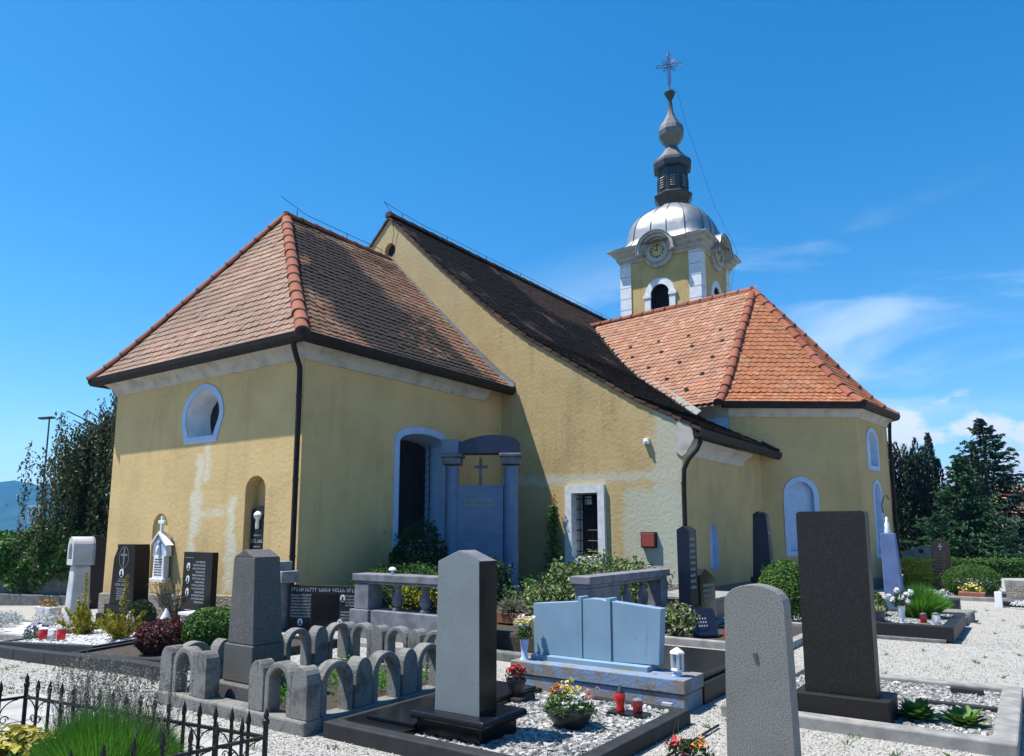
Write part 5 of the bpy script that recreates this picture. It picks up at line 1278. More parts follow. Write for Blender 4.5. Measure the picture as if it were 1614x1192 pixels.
for k, (x, y) in enumerate(((-1.6, -2.2), (-1.0, -1.9))):
    t_ = thing('pointed_white_lantern', ('pointed white lantern beside the twiggy shrub', 'pointed white lantern under the small white bench')[k], 'lantern', (x, y, GZ(x, y) + .1))
    MB().lathe([(.07, 0), (.08, .03), (.065, .06), (.065, .24)], (0, 0, 0), 10).build('body', 'glass_clear', t_); MB().lathe([(.09, .24), (.08, .28), (.04, .36), (.01, .42)], (0, 0, 0), 10).build('cap', 'lantern_white', t_, smooth=True)
MB_ = MB
tb = thing('cream_plinth_block', 'tiny cream block lying at the foot of the flaking base', 'stone block', (8.36, -2.56, .08)); MB().box(-.05, .05, -.015, .015, 0, .03).build('block', 'sandstone_pale', tb, bevel=.003)

# ================================================================== planting
def rand_unit(n):
    v = RNG.normal(size=(n, 3)); return v / np.linalg.norm(v, axis=1, keepdims=True)
def leaf_cloud(name, mat, parent, P, size, asp=.5, nrm=None, spread=.8, tint=None, loc=None, axis=None, axis_w=0.0, fold=.15):
    """one kite-shaped leaf per point"""
    P = np.asarray(P, np.float32); n = len(P)
    if n == 0: return None
    Nn = rand_unit(n) * spread + (nrm if nrm is not None else 0); Nn /= np.linalg.norm(Nn, axis=1, keepdims=True) + 1e-9
    A = rand_unit(n)
    if axis is not None: A = A * (1 - axis_w) + np.asarray(axis) * axis_w * 1.6
    A = A - Nn * np.sum(A * Nn, 1, keepdims=True); A /= np.linalg.norm(A, axis=1, keepdims=True) + 1e-9
    B = np.cross(Nn, A); s = (size * RNG.uniform(.65, 1.3, n))[:, None]
    V = np.stack([P - A * s * .5, P + B * s * asp * .5 + A * s * .05 + Nn * s * fold, P + A * s * .5, P - B * s * asp * .5 + A * s * .05 + Nn * s * fold], 1).reshape(-1, 3)
    F = np.arange(n * 4).reshape(n, 4)
    t_ = RNG.random(n) if tint is None else np.clip(tint, 0, 1)
    return npmesh(name, V, F, mat, parent, np.repeat(t_, 4), loc=loc)
def blades(name, mat, parent, base, tip, width, tint=None, bend=.15):
    """curved blades of grass from base to tip: two quads each"""
    base = np.asarray(base, np.float32); tip = np.asarray(tip, np.float32); n = len(base)
    d = tip - base; side = np.cross(d, rand_unit(n)); side /= np.linalg.norm(side, axis=1, keepdims=True) + 1e-9; side *= width
    mid = (base + tip) / 2; mid[:, 2] += np.linalg.norm(d[:, :2], axis=1) * bend + .02 * np.linalg.norm(d, axis=1)
    V = np.stack([base - side, base + side, mid + side * .8, mid - side * .8, tip], 1).reshape(-1, 3)
    o = np.arange(n)[:, None] * 5
    F = np.concatenate([o + [[0, 1, 2]], o + [[0, 2, 3]], o + [[3, 2, 4]]], 0)
    t_ = RNG.random(n) if tint is None else tint
    return npmesh(name, V, F, mat, parent, np.repeat(t_, 5))
def ell(n, rx, ry, rz, bump=.14, inner=.72, zmin=-1.0, seed=0):
    """points through the shell of a lumpy ellipsoid, with outward normals"""
    r = np.random.default_rng(seed + 11); D = r.normal(size=(n, 3)); D /= np.linalg.norm(D, axis=1, keepdims=True); D = D[D[:, 2] > zmin]
    k = r.normal(size=(14, 3)); k /= np.linalg.norm(k, axis=1, keepdims=True); amp = r.uniform(.5, 1, 14)
    lump = 1 + bump * (np.max(np.clip((D @ k.T - .72) / .28, 0, 1) * amp, axis=1) - .35)
    rad = lump * (inner + (1 - inner) * r.random(len(D)) ** .5)
    return D * rad[:, None] * np.array([rx, ry, rz]), D
def bush(name, label, x, y, rx, ry, h, mat, n, size, asp=.6, z=None, bump=.14, inner=.7, group=None, up=.0, seed=0, spread=.9, cat='shrub'):
    z = GZ(x, y) if z is None else z
    t_ = thing(name, label, cat, (x, y, z), 0, group)
    P, D = ell(n, rx, ry, h * .55, bump, inner, -.75, seed); P[:, 2] += h * .48
    rg = np.random.default_rng(seed + 500); sd_ = rg.integers(0, len(P), max(10, n // 220))          # loose sprigs break the outline
    sp_c = np.repeat(P[sd_] * np.array([1.06, 1.06, 1.0]) + D[sd_] * .05 * (rx + h) * rg.random((len(sd_), 1)), 9, 0) + rg.normal(size=(len(sd_) * 9, 3)) * size * .55
    keep = rg.random(len(P)) < (.45 + .55 * (np.sin(P[:, 0] * 11 / rx + seed) * np.sin(P[:, 1] * 9 / ry) * np.sin(P[:, 2] * 8 / h + 1) > -.35))
    leaf_cloud('foliage', mat, t_, np.concatenate([P[keep], sp_c]), size, asp, np.concatenate([D[keep], np.repeat(D[sd_], 9, 0)]) + np.array([0, 0, up]), spread)
    k = MB()
    for q in range(6): a = q * 1.05; k.tube([(0, 0, -.02), (rx * .35 * math.cos(a), ry * .35 * math.sin(a), h * .35), (rx * .7 * math.cos(a), ry * .7 * math.sin(a), h * .62)], .018 + rx * .02, 5, .005)
    k.build('stem', 'bark', t_)
    return t_
bush('box_shrub', 'clipped bright green box shrub behind the obelisk', 1.62, -2.72, .44, .42, .60, 'leaf_box', 9000, .05, .6, bump=.18)
bush('barberry_shrub', 'dark red barberry shrub next to the clipped box', 1.08, -3.15, .36, .36, .50, 'leaf_barberry', 5200, .048, .6, bump=.2, seed=3)
bush('dwarf_conifer', 'dark green dwarf conifer right of the black cross gravestone', -2.45, -1.55, .28, .28, .62, 'leaf_dark', 3000, .05, .4, seed=4)
bush('globe_shrub', 'rounded green box shrub behind the tall dark granite slab', 7.42, 5.0, .52, .52, 1.08, 'leaf_box', 11000, .05, .6, bump=.08, seed=5)
bush('small_box_shrub', 'small green box shrub beside the grey planter at the chapel', 8.75, 5.1, .30, .30, .66, 'leaf_box', 3200, .045, .6, seed=6)
bush('yew_dome', 'large dark green clipped yew dome by the far graves', 9.78, 13.6, .66, .62, .80, 'leaf_ivy', 15000, .042, .45, bump=.05, seed=8)
bush('rhododendron', 'dark glossy shrub below the chancel window', 1.0, 2.2, .62, .60, 1.45, 'leaf_dark', 3000, .12, .38, z=.25, bump=.35, inner=.5, seed=9)
bush('laurel_shrub', 'low dark shrub filling the bed behind the pillar gravestone', 2.6, 2.1, .7, .6, .9, 'leaf_dark', 2600, .10, .4, z=.25, bump=.35, inner=.4, seed=14)
bush('spreading_juniper', 'spreading green juniper along the top of the balustrade', 1.9, .75, 1.25, .55, .62, 'leaf_ivy', 6500, .055, .3, z=.45, bump=.4, inner=.5, seed=10)
bush('silver_leaf_shrub', 'small pale-leaved shrub in front of the navy pillar', 6.62, 1.85, .28, .30, .52, 'leaf_variegated', 420, .085, .5, z=.05, bump=.4, inner=.3, seed=12)
bush('dark_bed_shrub', 'dark shrub mass behind the flower pots in the monument bed', 3.8, 4.6, 1.3, .9, .8, 'leaf_dark', 4500, .09, .35, z=.2, bump=.4, inner=.4, seed=15)
# golden juniper with layered sprays
t_ = thing('golden_juniper', 'yellow-green spreading juniper below the grey gabled headstone', 'shrub', (8.35, 15.2, 0))
P = []; 
for lv in range(7):
    P_, D_ = ell(900, .52 - .03 * abs(lv - 3), .5, .07, .4, .5, -1, 30 + lv); P_[:, 2] += .12 + lv * .12; P_[:, :2] += RNG.normal(size=2) * .06; P.append(P_)
P = np.concatenate(P); leaf_cloud('foliage', 'leaf_gold_juniper', t_, P, .07, .3, np.array([0, 0, .8]), .7)
MB().tube([(0, 0, 0), (.02, .02, .7)], .04, 6, .02).build('stem', 'bark', t_)
# golden conifers
def gold_conifer(label, x, y, h, seed):
    r = np.random.default_rng(seed); t_ = thing('golden_conifer', label, 'shrub', (x, y, GZ(x, y) + .1)); P = []; A = []
    st = MB()
    for k in range(15):
        a = r.uniform(0, 6.28); ln = h * r.uniform(.35, .62) if k else h * .95; el_ = r.uniform(.5, 1.15) if k else 1.52
        d = np.array([math.cos(a) * math.cos(el_), math.sin(a) * math.cos(el_), math.sin(el_)]); q = r.random(190)[:, None] ** .7
        p = d * ln * q; p += r.normal(size=p.shape) * (.055 * (1.15 - q)); P.append(p); A.append(np.repeat(d[None], 190, 0))
        st.tube([(0, 0, 0), tuple(d * ln * .9)], .012, 4, .003)
    P = np.concatenate(P); P[:, 2] = np.abs(P[:, 2]) + .02
    leaf_cloud('foliage', 'leaf_yellow', t_, P, .06, .35, None, 1, None, None, np.concatenate(A), .6); st.build('stem', 'bark', t_)
gold_conifer('golden dwarf conifer standing in front of the shrine column', -3.25, -2.15, 1.15, 1)
gold_conifer('golden dwarf conifer with a spreading side branch on white gravel', -1.3, -2.5, 1.08, 2)
# bare twiggy shrub between the two black stones
t_ = thing('twiggy_shrub', 'bare brown twiggy shrub between the two black gravestones', 'shrub', (-2.75, -.65, GZ(-2.7, -.7)))
tw = MB(); P = []
for k in range(60):
    a = random.uniform(0, 6.28); l1 = random.uniform(.3, .7); p = [(0, 0, .1)]
    for j in range(5): q = p[-1]; a += random.gauss(0, .5); p.append((q[0] + math.cos(a) * l1 * .22, q[1] + math.sin(a) * l1 * .16, q[2] + random.uniform(.05, .22)))
    tw.tube(p, .010, 4, .003); P += [(q[0] + random.gauss(0, .03), q[1] + random.gauss(0, .03), q[2]) for q in p[1:] for _ in range(5)]
tw.build('twigs', 'bark', t_); leaf_cloud('foliage', 'leaf_beech', t_, np.array(P), .045, .4)
# climbing plant by the gable window, ferns, flowering shrub in the bed
t_ = thing('climbing_plant', 'slender green climber with reddish tip beside the gable window', 'climbing plant', (1.75, 6.2, .28))
q = RNG.random(900); P = np.stack([RNG.normal(size=900) * .16 * (1.05 - q), RNG.normal(size=900) * .10 - .04, q * 1.95 + .05], 1)
leaf_cloud('foliage', 'leaf_ivy', t_, P, .085, .55, np.array([.2, -.8, .3]), .9); MB().tube([(0, 0, 0), (.03, 0, 1.0), (.0, 0, 1.95)], .015, 5, .005).build('stem', 'bark', t_)
P = np.stack([RNG.normal(size=60) * .03, RNG.normal(size=60) * .03, 1.85 + RNG.random(60) * .42], 1); leaf_cloud('reddish_tip', 'petal_orange', t_, P, .07, .35, None, 1, None, None, np.array([0, 0, 1.]), .8)
def fern(label, x, y, z, n, ln, mat='leaf_ivy'):
    t_ = thing('fern', label, 'fern', (x, y, z)); P = []; A = []
    for k in range(n):
        a = random.uniform(0, 6.28); up = random.uniform(.6, 1.2)
        for s_ in np.linspace(.1, 1, 16):
            rr = ln * s_ * .75; zz = ln * (up * s_ - .55 * s_ * s_)
            for sd in (-1, 1):
                wd = .10 * math.sin(math.pi * min(1, s_ + .05)) + .01
                P.append((rr * math.cos(a) - sd * math.sin(a) * wd * .6, rr * math.sin(a) + sd * math.cos(a) * wd * .6, zz + .02)); A.append((-sd * math.sin(a), sd * math.cos(a), .1))
    leaf_cloud('fronds', mat, t_, np.array(P), .12, .22, np.array([0, 0, 1.]), .4, None, None, np.array(A), .9)
fern('arching green fern in the shade of the column monument', 3.55, 3.1, .28, 18, .75)
fern('bright fern next to the climbing plant', 3.0, 4.9, .28, 16, .85)
t_ = thing('flowering_shrub', 'sprawling pale-flowered shrub behind the dark balustrade length', 'shrub', (4.9, 1.1, .28))
for q_, (ax, ay, az, rx, ry, rz, nn) in enumerate(((0, -.3, .28, .65, .45, .36, 900), (.3, .9, .5, .6, .6, .5, 900), (.35, 2.2, .45, .45, .7, .45, 800), (.1, .2, .55, .35, .4, .35, 500))):
    P, D = ell(nn, rx, ry, rz, .5, .2, -1, 60 + q_); leaf_cloud('foliage', 'leaf_variegated', t_, P + np.array([ax, ay, az]), .085, .55, D, 1)
    P, D = ell(nn // 2, rx, ry, rz, .5, .2, -1, 80 + q_); leaf_cloud('foliage', 'leaf_ivy', t_, P + np.array([ax, ay, az]), .085, .5, D, 1)
st = MB()
for k in range(26):
    a = random.uniform(0, 6.28); st.tube([(.1, .5, 0), (.3 * math.cos(a) + .15, .5 + .8 * math.sin(a), .4), (.5 * math.cos(a) + .2, .5 + 1.4 * math.sin(a), .8)], .012, 4, .004)
st.build('stem', 'bark', t_)
for k, (x, y) in enumerate(((3.1, -.35), (3.62, -.4), (4.1, -.35))):
    t_ = thing('balustrade_plant', ('red and yellow-tipped variegated plant against the balustrade end post', 'pale yellow-leaved plant between the first two balusters', 'white-flowered plant behind the last visible baluster')[k], 'plant', (x, y, .28))
    P, D = ell(420, .26, .22, .30, .5, .2, -.6, 90 + k); leaf_cloud('foliage', ('leaf_gold_juniper', 'leaf_yellow', 'leaf_variegated')[k], t_, P + np.array([0, 0, .32]), .075, .5, D, 1)
    P, D = ell(300, .3, .25, .28, .5, .2, -.6, 95 + k); leaf_cloud('foliage', 'leaf_dark', t_, P + np.array([.1, .05, .28]), .08, .5, D, 1)
t_ = thing('toadstool_ornament', 'small white toadstool ornament on the balustrade handrail', 'ornament', (3.2, -.80, 1.01))
MB().lathe([(.02, 0), (.018, .06)], (0, 0, 0), 8).build('stalk', 'marble_white', t_); MB().lathe([(.05, .05), (.062, .065), (.05, .09), (.02, .105), (.002, .108)], (0, 0, 0), 12).build('cap', 'marble_white', t_, smooth=True)

# pots, bowls and vases
def flowers(parent, mats, n, r, z, size, seed=0, zr=.06):
    rr = np.random.default_rng(seed)
    for i, m in enumerate(mats):
        k = n // len(mats); a = rr.uniform(0, 6.28, k) if len(mats) < 3 else rr.normal(2 * math.pi * i / len(mats), .6, k); q = np.sqrt(rr.random(k)) * r
        C_ = np.stack([np.cos(a) * q, np.sin(a) * q, z + rr.random(k) * zr + .35 * (r - q)], 1)
        P = (C_[:, None] + rr.normal(size=(k, 5, 3)) * size * .22).reshape(-1, 3)
        leaf_cloud('blossom', m, parent, P, size, .8, np.array([0, 0, 1.2]), .8)
t_ = thing('flower_bowl', 'wide black bowl of white, yellow and orange flowers on the gravel bed', 'flower bowl', (8.02, -3.72, .08))
MB().lathe([(.10, 0), (.11, .01), (.16, .07), (.195, .13), (.205, .15), (.19, .15), (.18, .13)], (0, 0, 0), 28).build('bowl', 'pot_black', t_, smooth=True)
P, D = ell(1100, .21, .21, .12, .3, .3, -.3, 120); leaf_cloud('foliage', 'leaf_box', t_, P + np.array([0, 0, .16]), .035, .5, D, 1)
rr = np.random.default_rng(5)
for m, cx_, cy_, n_, zz in (('petal_orange', -.11, .04, 26, .28), ('petal_yellow', -.01, .08, 22, .30), ('petal_white', .09, -.02, 34, .23), ('petal_white', .02, -.10, 14, .19), ('petal_pink', .12, .10, 14, .26)):
    C_ = np.array([cx_, cy_, zz]) + rr.normal(size=(n_, 3)) * np.array([.045, .045, .03]); P = (C_[:, None] + rr.normal(size=(n_, 6, 3)) * .006).reshape(-1, 3)
    leaf_cloud('blossom', m, t_, P, .026, .8, np.array([0, 0, 1.]), .8)
t_ = thing('flower_pot', 'black pot of red flowers on a square saucer', 'flower pot', (7.12, -3.18, .13))
MB().box(-.13, .13, -.13, .13, -.04, .0).build('saucer', 'kerb_dark', t_, bevel=.004)
MB().lathe([(.065, 0), (.07, .01), (.085, .12), (.095, .125), (.095, .15), (.085, .15), (.08, .13)], (0, 0, 0), 24).build('pot', 'pot_black', t_, smooth=True)
P, D = ell(420, .10, .10, .09, .3, .3, -.2, 130); leaf_cloud('foliage', 'leaf_barberry', t_, P + np.array([0, 0, .18]), .03, .5, D, 1); flowers(t_, ['petal_red'], 26, .07, .20, .035, 3)
t_ = thing('flower_vase', 'pale blue vase of yellow flowers on the end of the flaking base', 'vase', (6.66, -2.36, .29))
MB().lathe([(.045, 0), (.05, .01), (.032, .05), (.036, .12), (.048, .2), (.05, .22), (.04, .21)], (0, 0, 0), 18).build('vase', 'vase_blue', t_, smooth=True)
P, D = ell(220, .09, .09, .09, .3, .2, -.9, 140); leaf_cloud('foliage', 'leaf_ivy', t_, P + np.array([0, 0, .29]), .045, .35, D, 1); flowers(t_, ['petal_yellow', 'petal_white'], 20, .09, .36, .05, 4, .08)
t_ = thing('rose_vase', 'white vase of white roses on the black kerbed grave', 'vase', (9.42, 4.05, .215))
MB().lathe([(.085, 0), (.085, .015), (.03, .035), (.04, .12), (.055, .25), (.06, .29), (.05, .28)], (0, 0, 0), 18).build('vase', 'lantern_white', t_, smooth=True)
P, D = ell(240, .13, .13, .12, .3, .2, -.9, 150); leaf_cloud('foliage', 'leaf_dark', t_, P + np.array([0, 0, .38]), .05, .45, D, 1)
for k, (a, b, c) in enumerate(((-.17, .02, .42), (-.05, .03, .52), (.08, .0, .46), (.14, .04, .50), (.02, -.06, .42), (.1, -.05, .36), (-.1, -.04, .38))):
    P = np.random.default_rng(k).normal(size=(40, 3)); P /= np.linalg.norm(P, axis=1, keepdims=True); leaf_cloud('rose', 'petal_white', t_, P * .035 + np.array([a, b, c]), .05, .9, P, .4)
    MB().tube([(0, 0, .25), (a * .6, b * .6, c - .08), (a, b, c)], .004, 4).build('stem', 'leaf_dark', t_)
t_ = thing('grey_planter', 'blue-grey planter with small green plants beside the rose vase', 'planter', (8.98, 4.2, .215))
MB().lathe([(.15, 0), (.17, .02), (.19, .17), (.2, .19), (.18, .19)], (0, 0, 0), 20).build('pot', 'planter_grey', t_, smooth=True); P, D = ell(400, .2, .2, .07, .3, .2, -.2, 160); leaf_cloud('foliage', 'leaf_variegated', t_, P + np.array([0, 0, .2]), .045, .6, D, 1)
t_ = thing('terracotta_planter', 'terracotta trough of grey heather on the ledge by the monument bed', 'planter', (4.75, .15, .30))
MB().box(-.28, .28, -.1, .1, 0, .16).build('trough', 'terracotta', t_, bevel=.01)
P, D = ell(1500, .32, .2, .24, .15, .6, -.1, 170); blades('heather', 'lavender_dry', t_, P * .3 + np.array([0, 0, .14]), P + np.array([0, 0, .15]), .006)
P, D = ell(400, .22, .16, .12, .15, .4, -.1, 171); leaf_cloud('foliage', 'leaf_variegated', t_, P + np.array([0, 0, .2]), .03, .4, D, 1)
def trough(label, x, y, w_, mat, seeds, pot='sandstone_pale', z=None, cat='planter'):
    t_ = thing('planter_trough', label, cat, (x, y, GZ(x, y) if z is None else z), -PHI * .0)
    MB().box(-w_, w_, -.16, .16, 0, .2).build('trough', pot, t_, bevel=.02)
    P, D = ell(500, w_ * .9, .17, .16, .3, .2, -.2, seeds); leaf_cloud('foliage', 'leaf_ivy', t_, P + np.array([0, 0, .24]), .05, .5, D, 1)
    for m in mat: P, D = ell(160, w_ * .95, .18, .2, .3, .6, .0, seeds + 1); leaf_cloud('blossom', m, t_, P + np.array([0, 0, .22]), .06, .8, D, .6)
trough('stone trough of orange and pink flowers near the ivy wall', -11.2, .7, .42, ['petal_orange', 'petal_pink'], 180)
trough('brown trough of yellow pansies before the yew dome', 9.85, 12.4, .28, ['petal_yellow'], 184, 'terracotta', 0)
# left-hand bedding
t_ = thing('silver_foliage', 'drift of silvery-white foliage plants on the pale-kerbed grave', 'plants', (-7.0, -1.75, GZ(-7, -1.75)))
P = []
for k in range(16): P_, D_ = ell(170, .22, .22, .2, .4, .2, -.3, 200 + k); P.append(P_ + np.array([-2.2 + k * .27, random.gauss(0, .25), .2 + GZ(-9.2 + k * .27, -1.75) - GZ(-7, -1.75)]))
leaf_cloud('foliage', 'leaf_silver', t_, np.concatenate(P), .085, .4, None, 1)
t_ = thing('red_bedding_flowers', 'red and green bedding flowers beside the shrine column', 'flowers', (-6.9, -.75, GZ(-6.9, -.75)))
P, D = ell(900, .55, .25, .14, .3, .3, -.2, 230); leaf_cloud('foliage', 'grass_bright', t_, P + np.array([0, 0, .1]), .06, .5, D, 1)
P, D = ell(200, .6, .28, .17, .3, .8, .1, 231); leaf_cloud('blossom', 'petal_red', t_, P + np.array([0, 0, .13]), .07, .8, D, .6)
t_ = thing('pansies', 'dark violet pansies next to the red candle jar', 'flowers', (-3.75, -2.75, GZ(-3.7, -2.7) + .1))
P, D = ell(300, .25, .2, .14, .3, .3, -.2, 240); leaf_cloud('foliage', 'leaf_ivy', t_, P + np.array([0, 0, .08]), .05, .5, D, 1); P, D = ell(90, .25, .2, .16, .3, .8, .1, 241); leaf_cloud('blossom', 'petal_violet', t_, P + np.array([0, 0, .12]), .06, .8, D, .6)
t_ = thing('ground_cover', 'low green ground cover inside the hoop surround', 'plants', (5.2, -3.6, .08))
P = []
for k in range(22): P_, D_ = ell(230, .2, .2, .13, .4, .2, -.1, 250 + k); P.append(P_ + np.array([random.uniform(-.7, .85), random.uniform(-.9, .9), .05]))
leaf_cloud('foliage', 'grass_bright', t_, np.concatenate(P), .045, .4, np.array([0, 0, .5]), .9)
for k, (x, y, lb) in enumerate(((10.27, -1.75, 'broad-leaved rosette plant close to the dark granite base'), (10.62, -1.72, 'smaller broad-leaved rosette plant near the concrete kerb corner'))):
    t_ = thing('rosette_plant', lb, 'plant', (x, y, .055)); V = []; F = []; T = []
    for j in range(46 - 10 * k):
        a = j * 2.4; el_ = .25 + .9 * (j / 46); ln = .21 * random.uniform(.8, 1.15); d = np.array([math.cos(a) * math.cos(el_), math.sin(a) * math.cos(el_), math.sin(el_)]); s_ = np.array([-math.sin(a), math.cos(a), 0]); b = len(V)
        up = np.array([0, 0, 1.]); V += [d * .02, d * ln * .35 + s_ * .022, d * ln * .35 - s_ * .022, d * ln * .72 + s_ * .037 - up * .0, d * ln * .72 - s_ * .037, d * ln - up * .02, d * ln * .7 - up * .012]
        F += [(b, b + 1, b + 6), (b, b + 6, b + 2), (b + 1, b + 3, b + 6), (b + 2, b + 6, b + 4), (b + 3, b + 5, b + 6), (b + 6, b + 5, b + 4)]; T += [random.random()] * 7
    npmesh('leaves', np.array(V), np.array(F), 'leaf_box', t_, np.array(T))
t_ = thing('red_orange_flowers', 'red and orange flowers with grass blades by the round-topped gravestone', 'flowers', (9.02, -3.72, 0))
P, D = ell(240, .16, .10, .09, .3, .2, -.2, 300); leaf_cloud('foliage', 'leaf_dark', t_, P + np.array([0, 0, .06]), .05, .5, D, 1)
for m, ax, zz in (('petal_red', -.10, .10), ('petal_red', -.02, .06), ('petal_orange', .09, .13)):
    C_ = np.array([ax, 0, zz]) + RNG.normal(size=(14, 3)) * .022; leaf_cloud('blossom', m, t_, C_, .05, .9, np.array([.3, -.3, 1.]), .7)
b_ = RNG.normal(size=(14, 3)) * np.array([.06, .04, 0]); blades('grass', 'grass_bright', t_, b_, b_ + RNG.normal(size=(14, 3)) * np.array([.04, .04, .02]) + np.array([0, 0, .26]), .002)
# feathery tuft by the chapel
t_ = thing('feathery_tuft', 'feathery green tuft on the black kerbed grave', 'plant', (9.55, 5.25, .21))
n = 2600; a = RNG.uniform(0, 6.28, n); r_ = np.sqrt(RNG.random(n)); b_ = np.stack([np.cos(a) * r_ * .2, np.sin(a) * r_ * .2, 0 * a], 1); tp = np.stack([np.cos(a) * r_ * .52, np.sin(a) * r_ * .52, .62 * (1 - .55 * r_ ** 2) * RNG.uniform(.75, 1.05, n)], 1)
blades('blades', 'grass_bright', t_, b_, tp, .006)
t_ = thing('pale_heather_bowl', 'dark bowl of pale flowers behind the feathery tuft', 'flower bowl', (9.55, 8.1, 0))
MB().box(-.3, .35, -.2, .2, 0, .34).build('box', 'kerb_dark', t_, bevel=.01); P, D = ell(420, .3, .2, .14, .3, .3, -.1, 310); leaf_cloud('blossom', 'leaf_silver', t_, P + np.array([-.05, 0, .36]), .05, .6, D, 1)

# ---- railed plot in the foreground: grass tuft, dry lavender, variegated edging
t_ = thing('grass_tuft', 'bright green grass tuft inside the iron railing', 'plant', (6.12, -6.45, 0))
n = 15000; a = RNG.uniform(0, 6.28, n); r_ = np.sqrt(RNG.random(n)); b_ = np.stack([np.cos(a) * r_ * .30, np.sin(a) * r_ * .26, 0 * a], 1)
tp = np.stack([np.cos(a) * r_ * .62, np.sin(a) * r_ * .46, .50 * (1 - .5 * r_ ** 2) * RNG.uniform(.65, 1.1, n)], 1) + RNG.normal(size=(n, 3)) * .035
blades('blades', 'grass_bright', t_, b_, tp, .0023)
t_ = thing('dry_lavender', 'dry grey lavender stems rising behind the grass tuft', 'plant', (5.75, -6.3, 0))
n = 620; x_ = RNG.uniform(-.75, .95, n); y_ = RNG.normal(size=n) * .10; b_ = np.stack([x_ * .8, y_ * .6, 0 * x_], 1); tp = b_ + np.stack([RNG.normal(size=n) * .09, RNG.normal(size=n) * .09, RNG.uniform(.42, .72, n)], 1)
blades('stems', 'lavender_dry', t_, b_, tp, .0022, None, .02)
hd_ = (tp[:, None] + RNG.normal(size=(n, 9, 3)) * np.array([.004, .004, .018])).reshape(-1, 3); leaf_cloud('flower_heads', 'lavender_dry', t_, hd_, .016, .5, None, 1)
b_ = np.stack([RNG.uniform(-.5, .6, 700), RNG.normal(size=700) * .12, np.zeros(700)], 1); blades('stems', 'lavender_dry', t_, b_, b_ + np.stack([RNG.normal(size=700) * .1, RNG.normal(size=700) * .1, RNG.uniform(.12, .32, 700)], 1), .003)
t_ = thing('variegated_edging', 'yellow-green variegated ground plants in the railing corner', 'plants', (5.52, -6.70, 0))
P, D = ell(900, .42, .3, .24, .3, .3, -.1, 320); leaf_cloud('foliage', 'leaf_yellow', t_, P + np.array([0, 0, .10]), .07, .75, D + np.array([0, 0, .6]), .7); P, D = ell(300, .42, .3, .15, .3, .3, -.1, 321); leaf_cloud('foliage', 'leaf_box', t_, P + np.array([0, 0, .1]), .07, .75, D, .7)
t_ = thing('iron_railing', 'black wrought-iron railing with spear tips around the foreground plot', 'railing', (6.0, -6.9, 0))
cA, cB, cC, cD = Vector((4.80, -6.42)), Vector((7.25, -6.08)), Vector((6.98, -7.75)), Vector((4.6, -8.1))
RT, RB = .40, .10
sv, sf = None, None
m_ = MB(); m_.box(-.008, .008, -.008, .008, 0, .44); m_.lathe([(.010, .44), (.013, .45), (.010, .46), (.017, .485), (.013, .51), (.001, .555)], (0, 0, 0), 6)
bar_me = None
def rail_run(p, q, n, scrolls=True, posts=(True, True)):
    global bar_me
    d = (q - p); Ln = d.length; d = d / Ln; ang = math.atan2(d.y, d.x)
    for z in (RT, RB): rel(t_).box(0, 0, 0, 0, 0, 0) if False else None
    for z in (RT, RB):
        mp = lambda a, b, dd: (p.x + d.x * a - d.y * dd, p.y + d.y * a + d.x * dd, b)
        rel(t_).prism([(0, z - .009), (Ln, z - .009), (Ln, z + .009), (0, z + .009)], mp, -.011, .011).build('rail', 'metal_black', t_)
    for k in range(n + 1):
        e = p + d * (Ln * k / n)
        if k in (0, n): continue
        if bar_me is None:
            o = m_.build('bar', 'metal_black', t_); bar_me = o.data
        else: o = bpy.data.objects.new('bar', bar_me); COL.objects.link(o); o.parent = t_
        o.location = (e.x - t_.location.x, e.y - t_.location.y, -.01); o.rotation_euler.z = ang
        if scrolls and k % 2 == 1:
            sc = rel(t_)
            for sg in (-1, 1):
                pts = []
                for j in range(11):
                    th = math.pi * .5 * j / 10; rr_ = .115
                    pts.append(mp(Ln * k / n + sg * rr_ * (1 - math.cos(th)) * 1.0 + sg * .005, RT - .012 - 0 - rr_ * (1 - math.sin(th)), 0))
                sc.tube(pts, .005, 4)
                pts = []
                for j in range(14):
                    th = 4.6 * math.pi / 2 * j / 13; rr_ = .032 * (1 - .6 * j / 13); pts.append(mp(Ln * k / n + sg * (.036 + rr_ * math.cos(th)), RT - .15 + rr_ * math.sin(th), 0))
                sc.tube(pts, .005, 4)
            sc.build('scroll', 'metal_black', t_)
rail_run(cA, cB, 17); rail_run(cB, cC, 11); rail_run(cD, cA, 10); rail_run(cC, cD, 16)
for c_ in (cA, cB, cC, cD):
    rel(t_).lathe([(.016, -.02), (.016, .47), (.022, .48), (.022, .50), (.012, .51), (.018, .53), (.001, .575)], (c_.x, c_.y, 0), 8).build('corner_post', 'metal_black', t_)
rel(t_).box(4.65, 7.2, -8.0, -6.15, -.03, .02).build('soil_bed', 'soil', t_)
FOOT.append((4.7, 7.3, -8.2, -6.0))

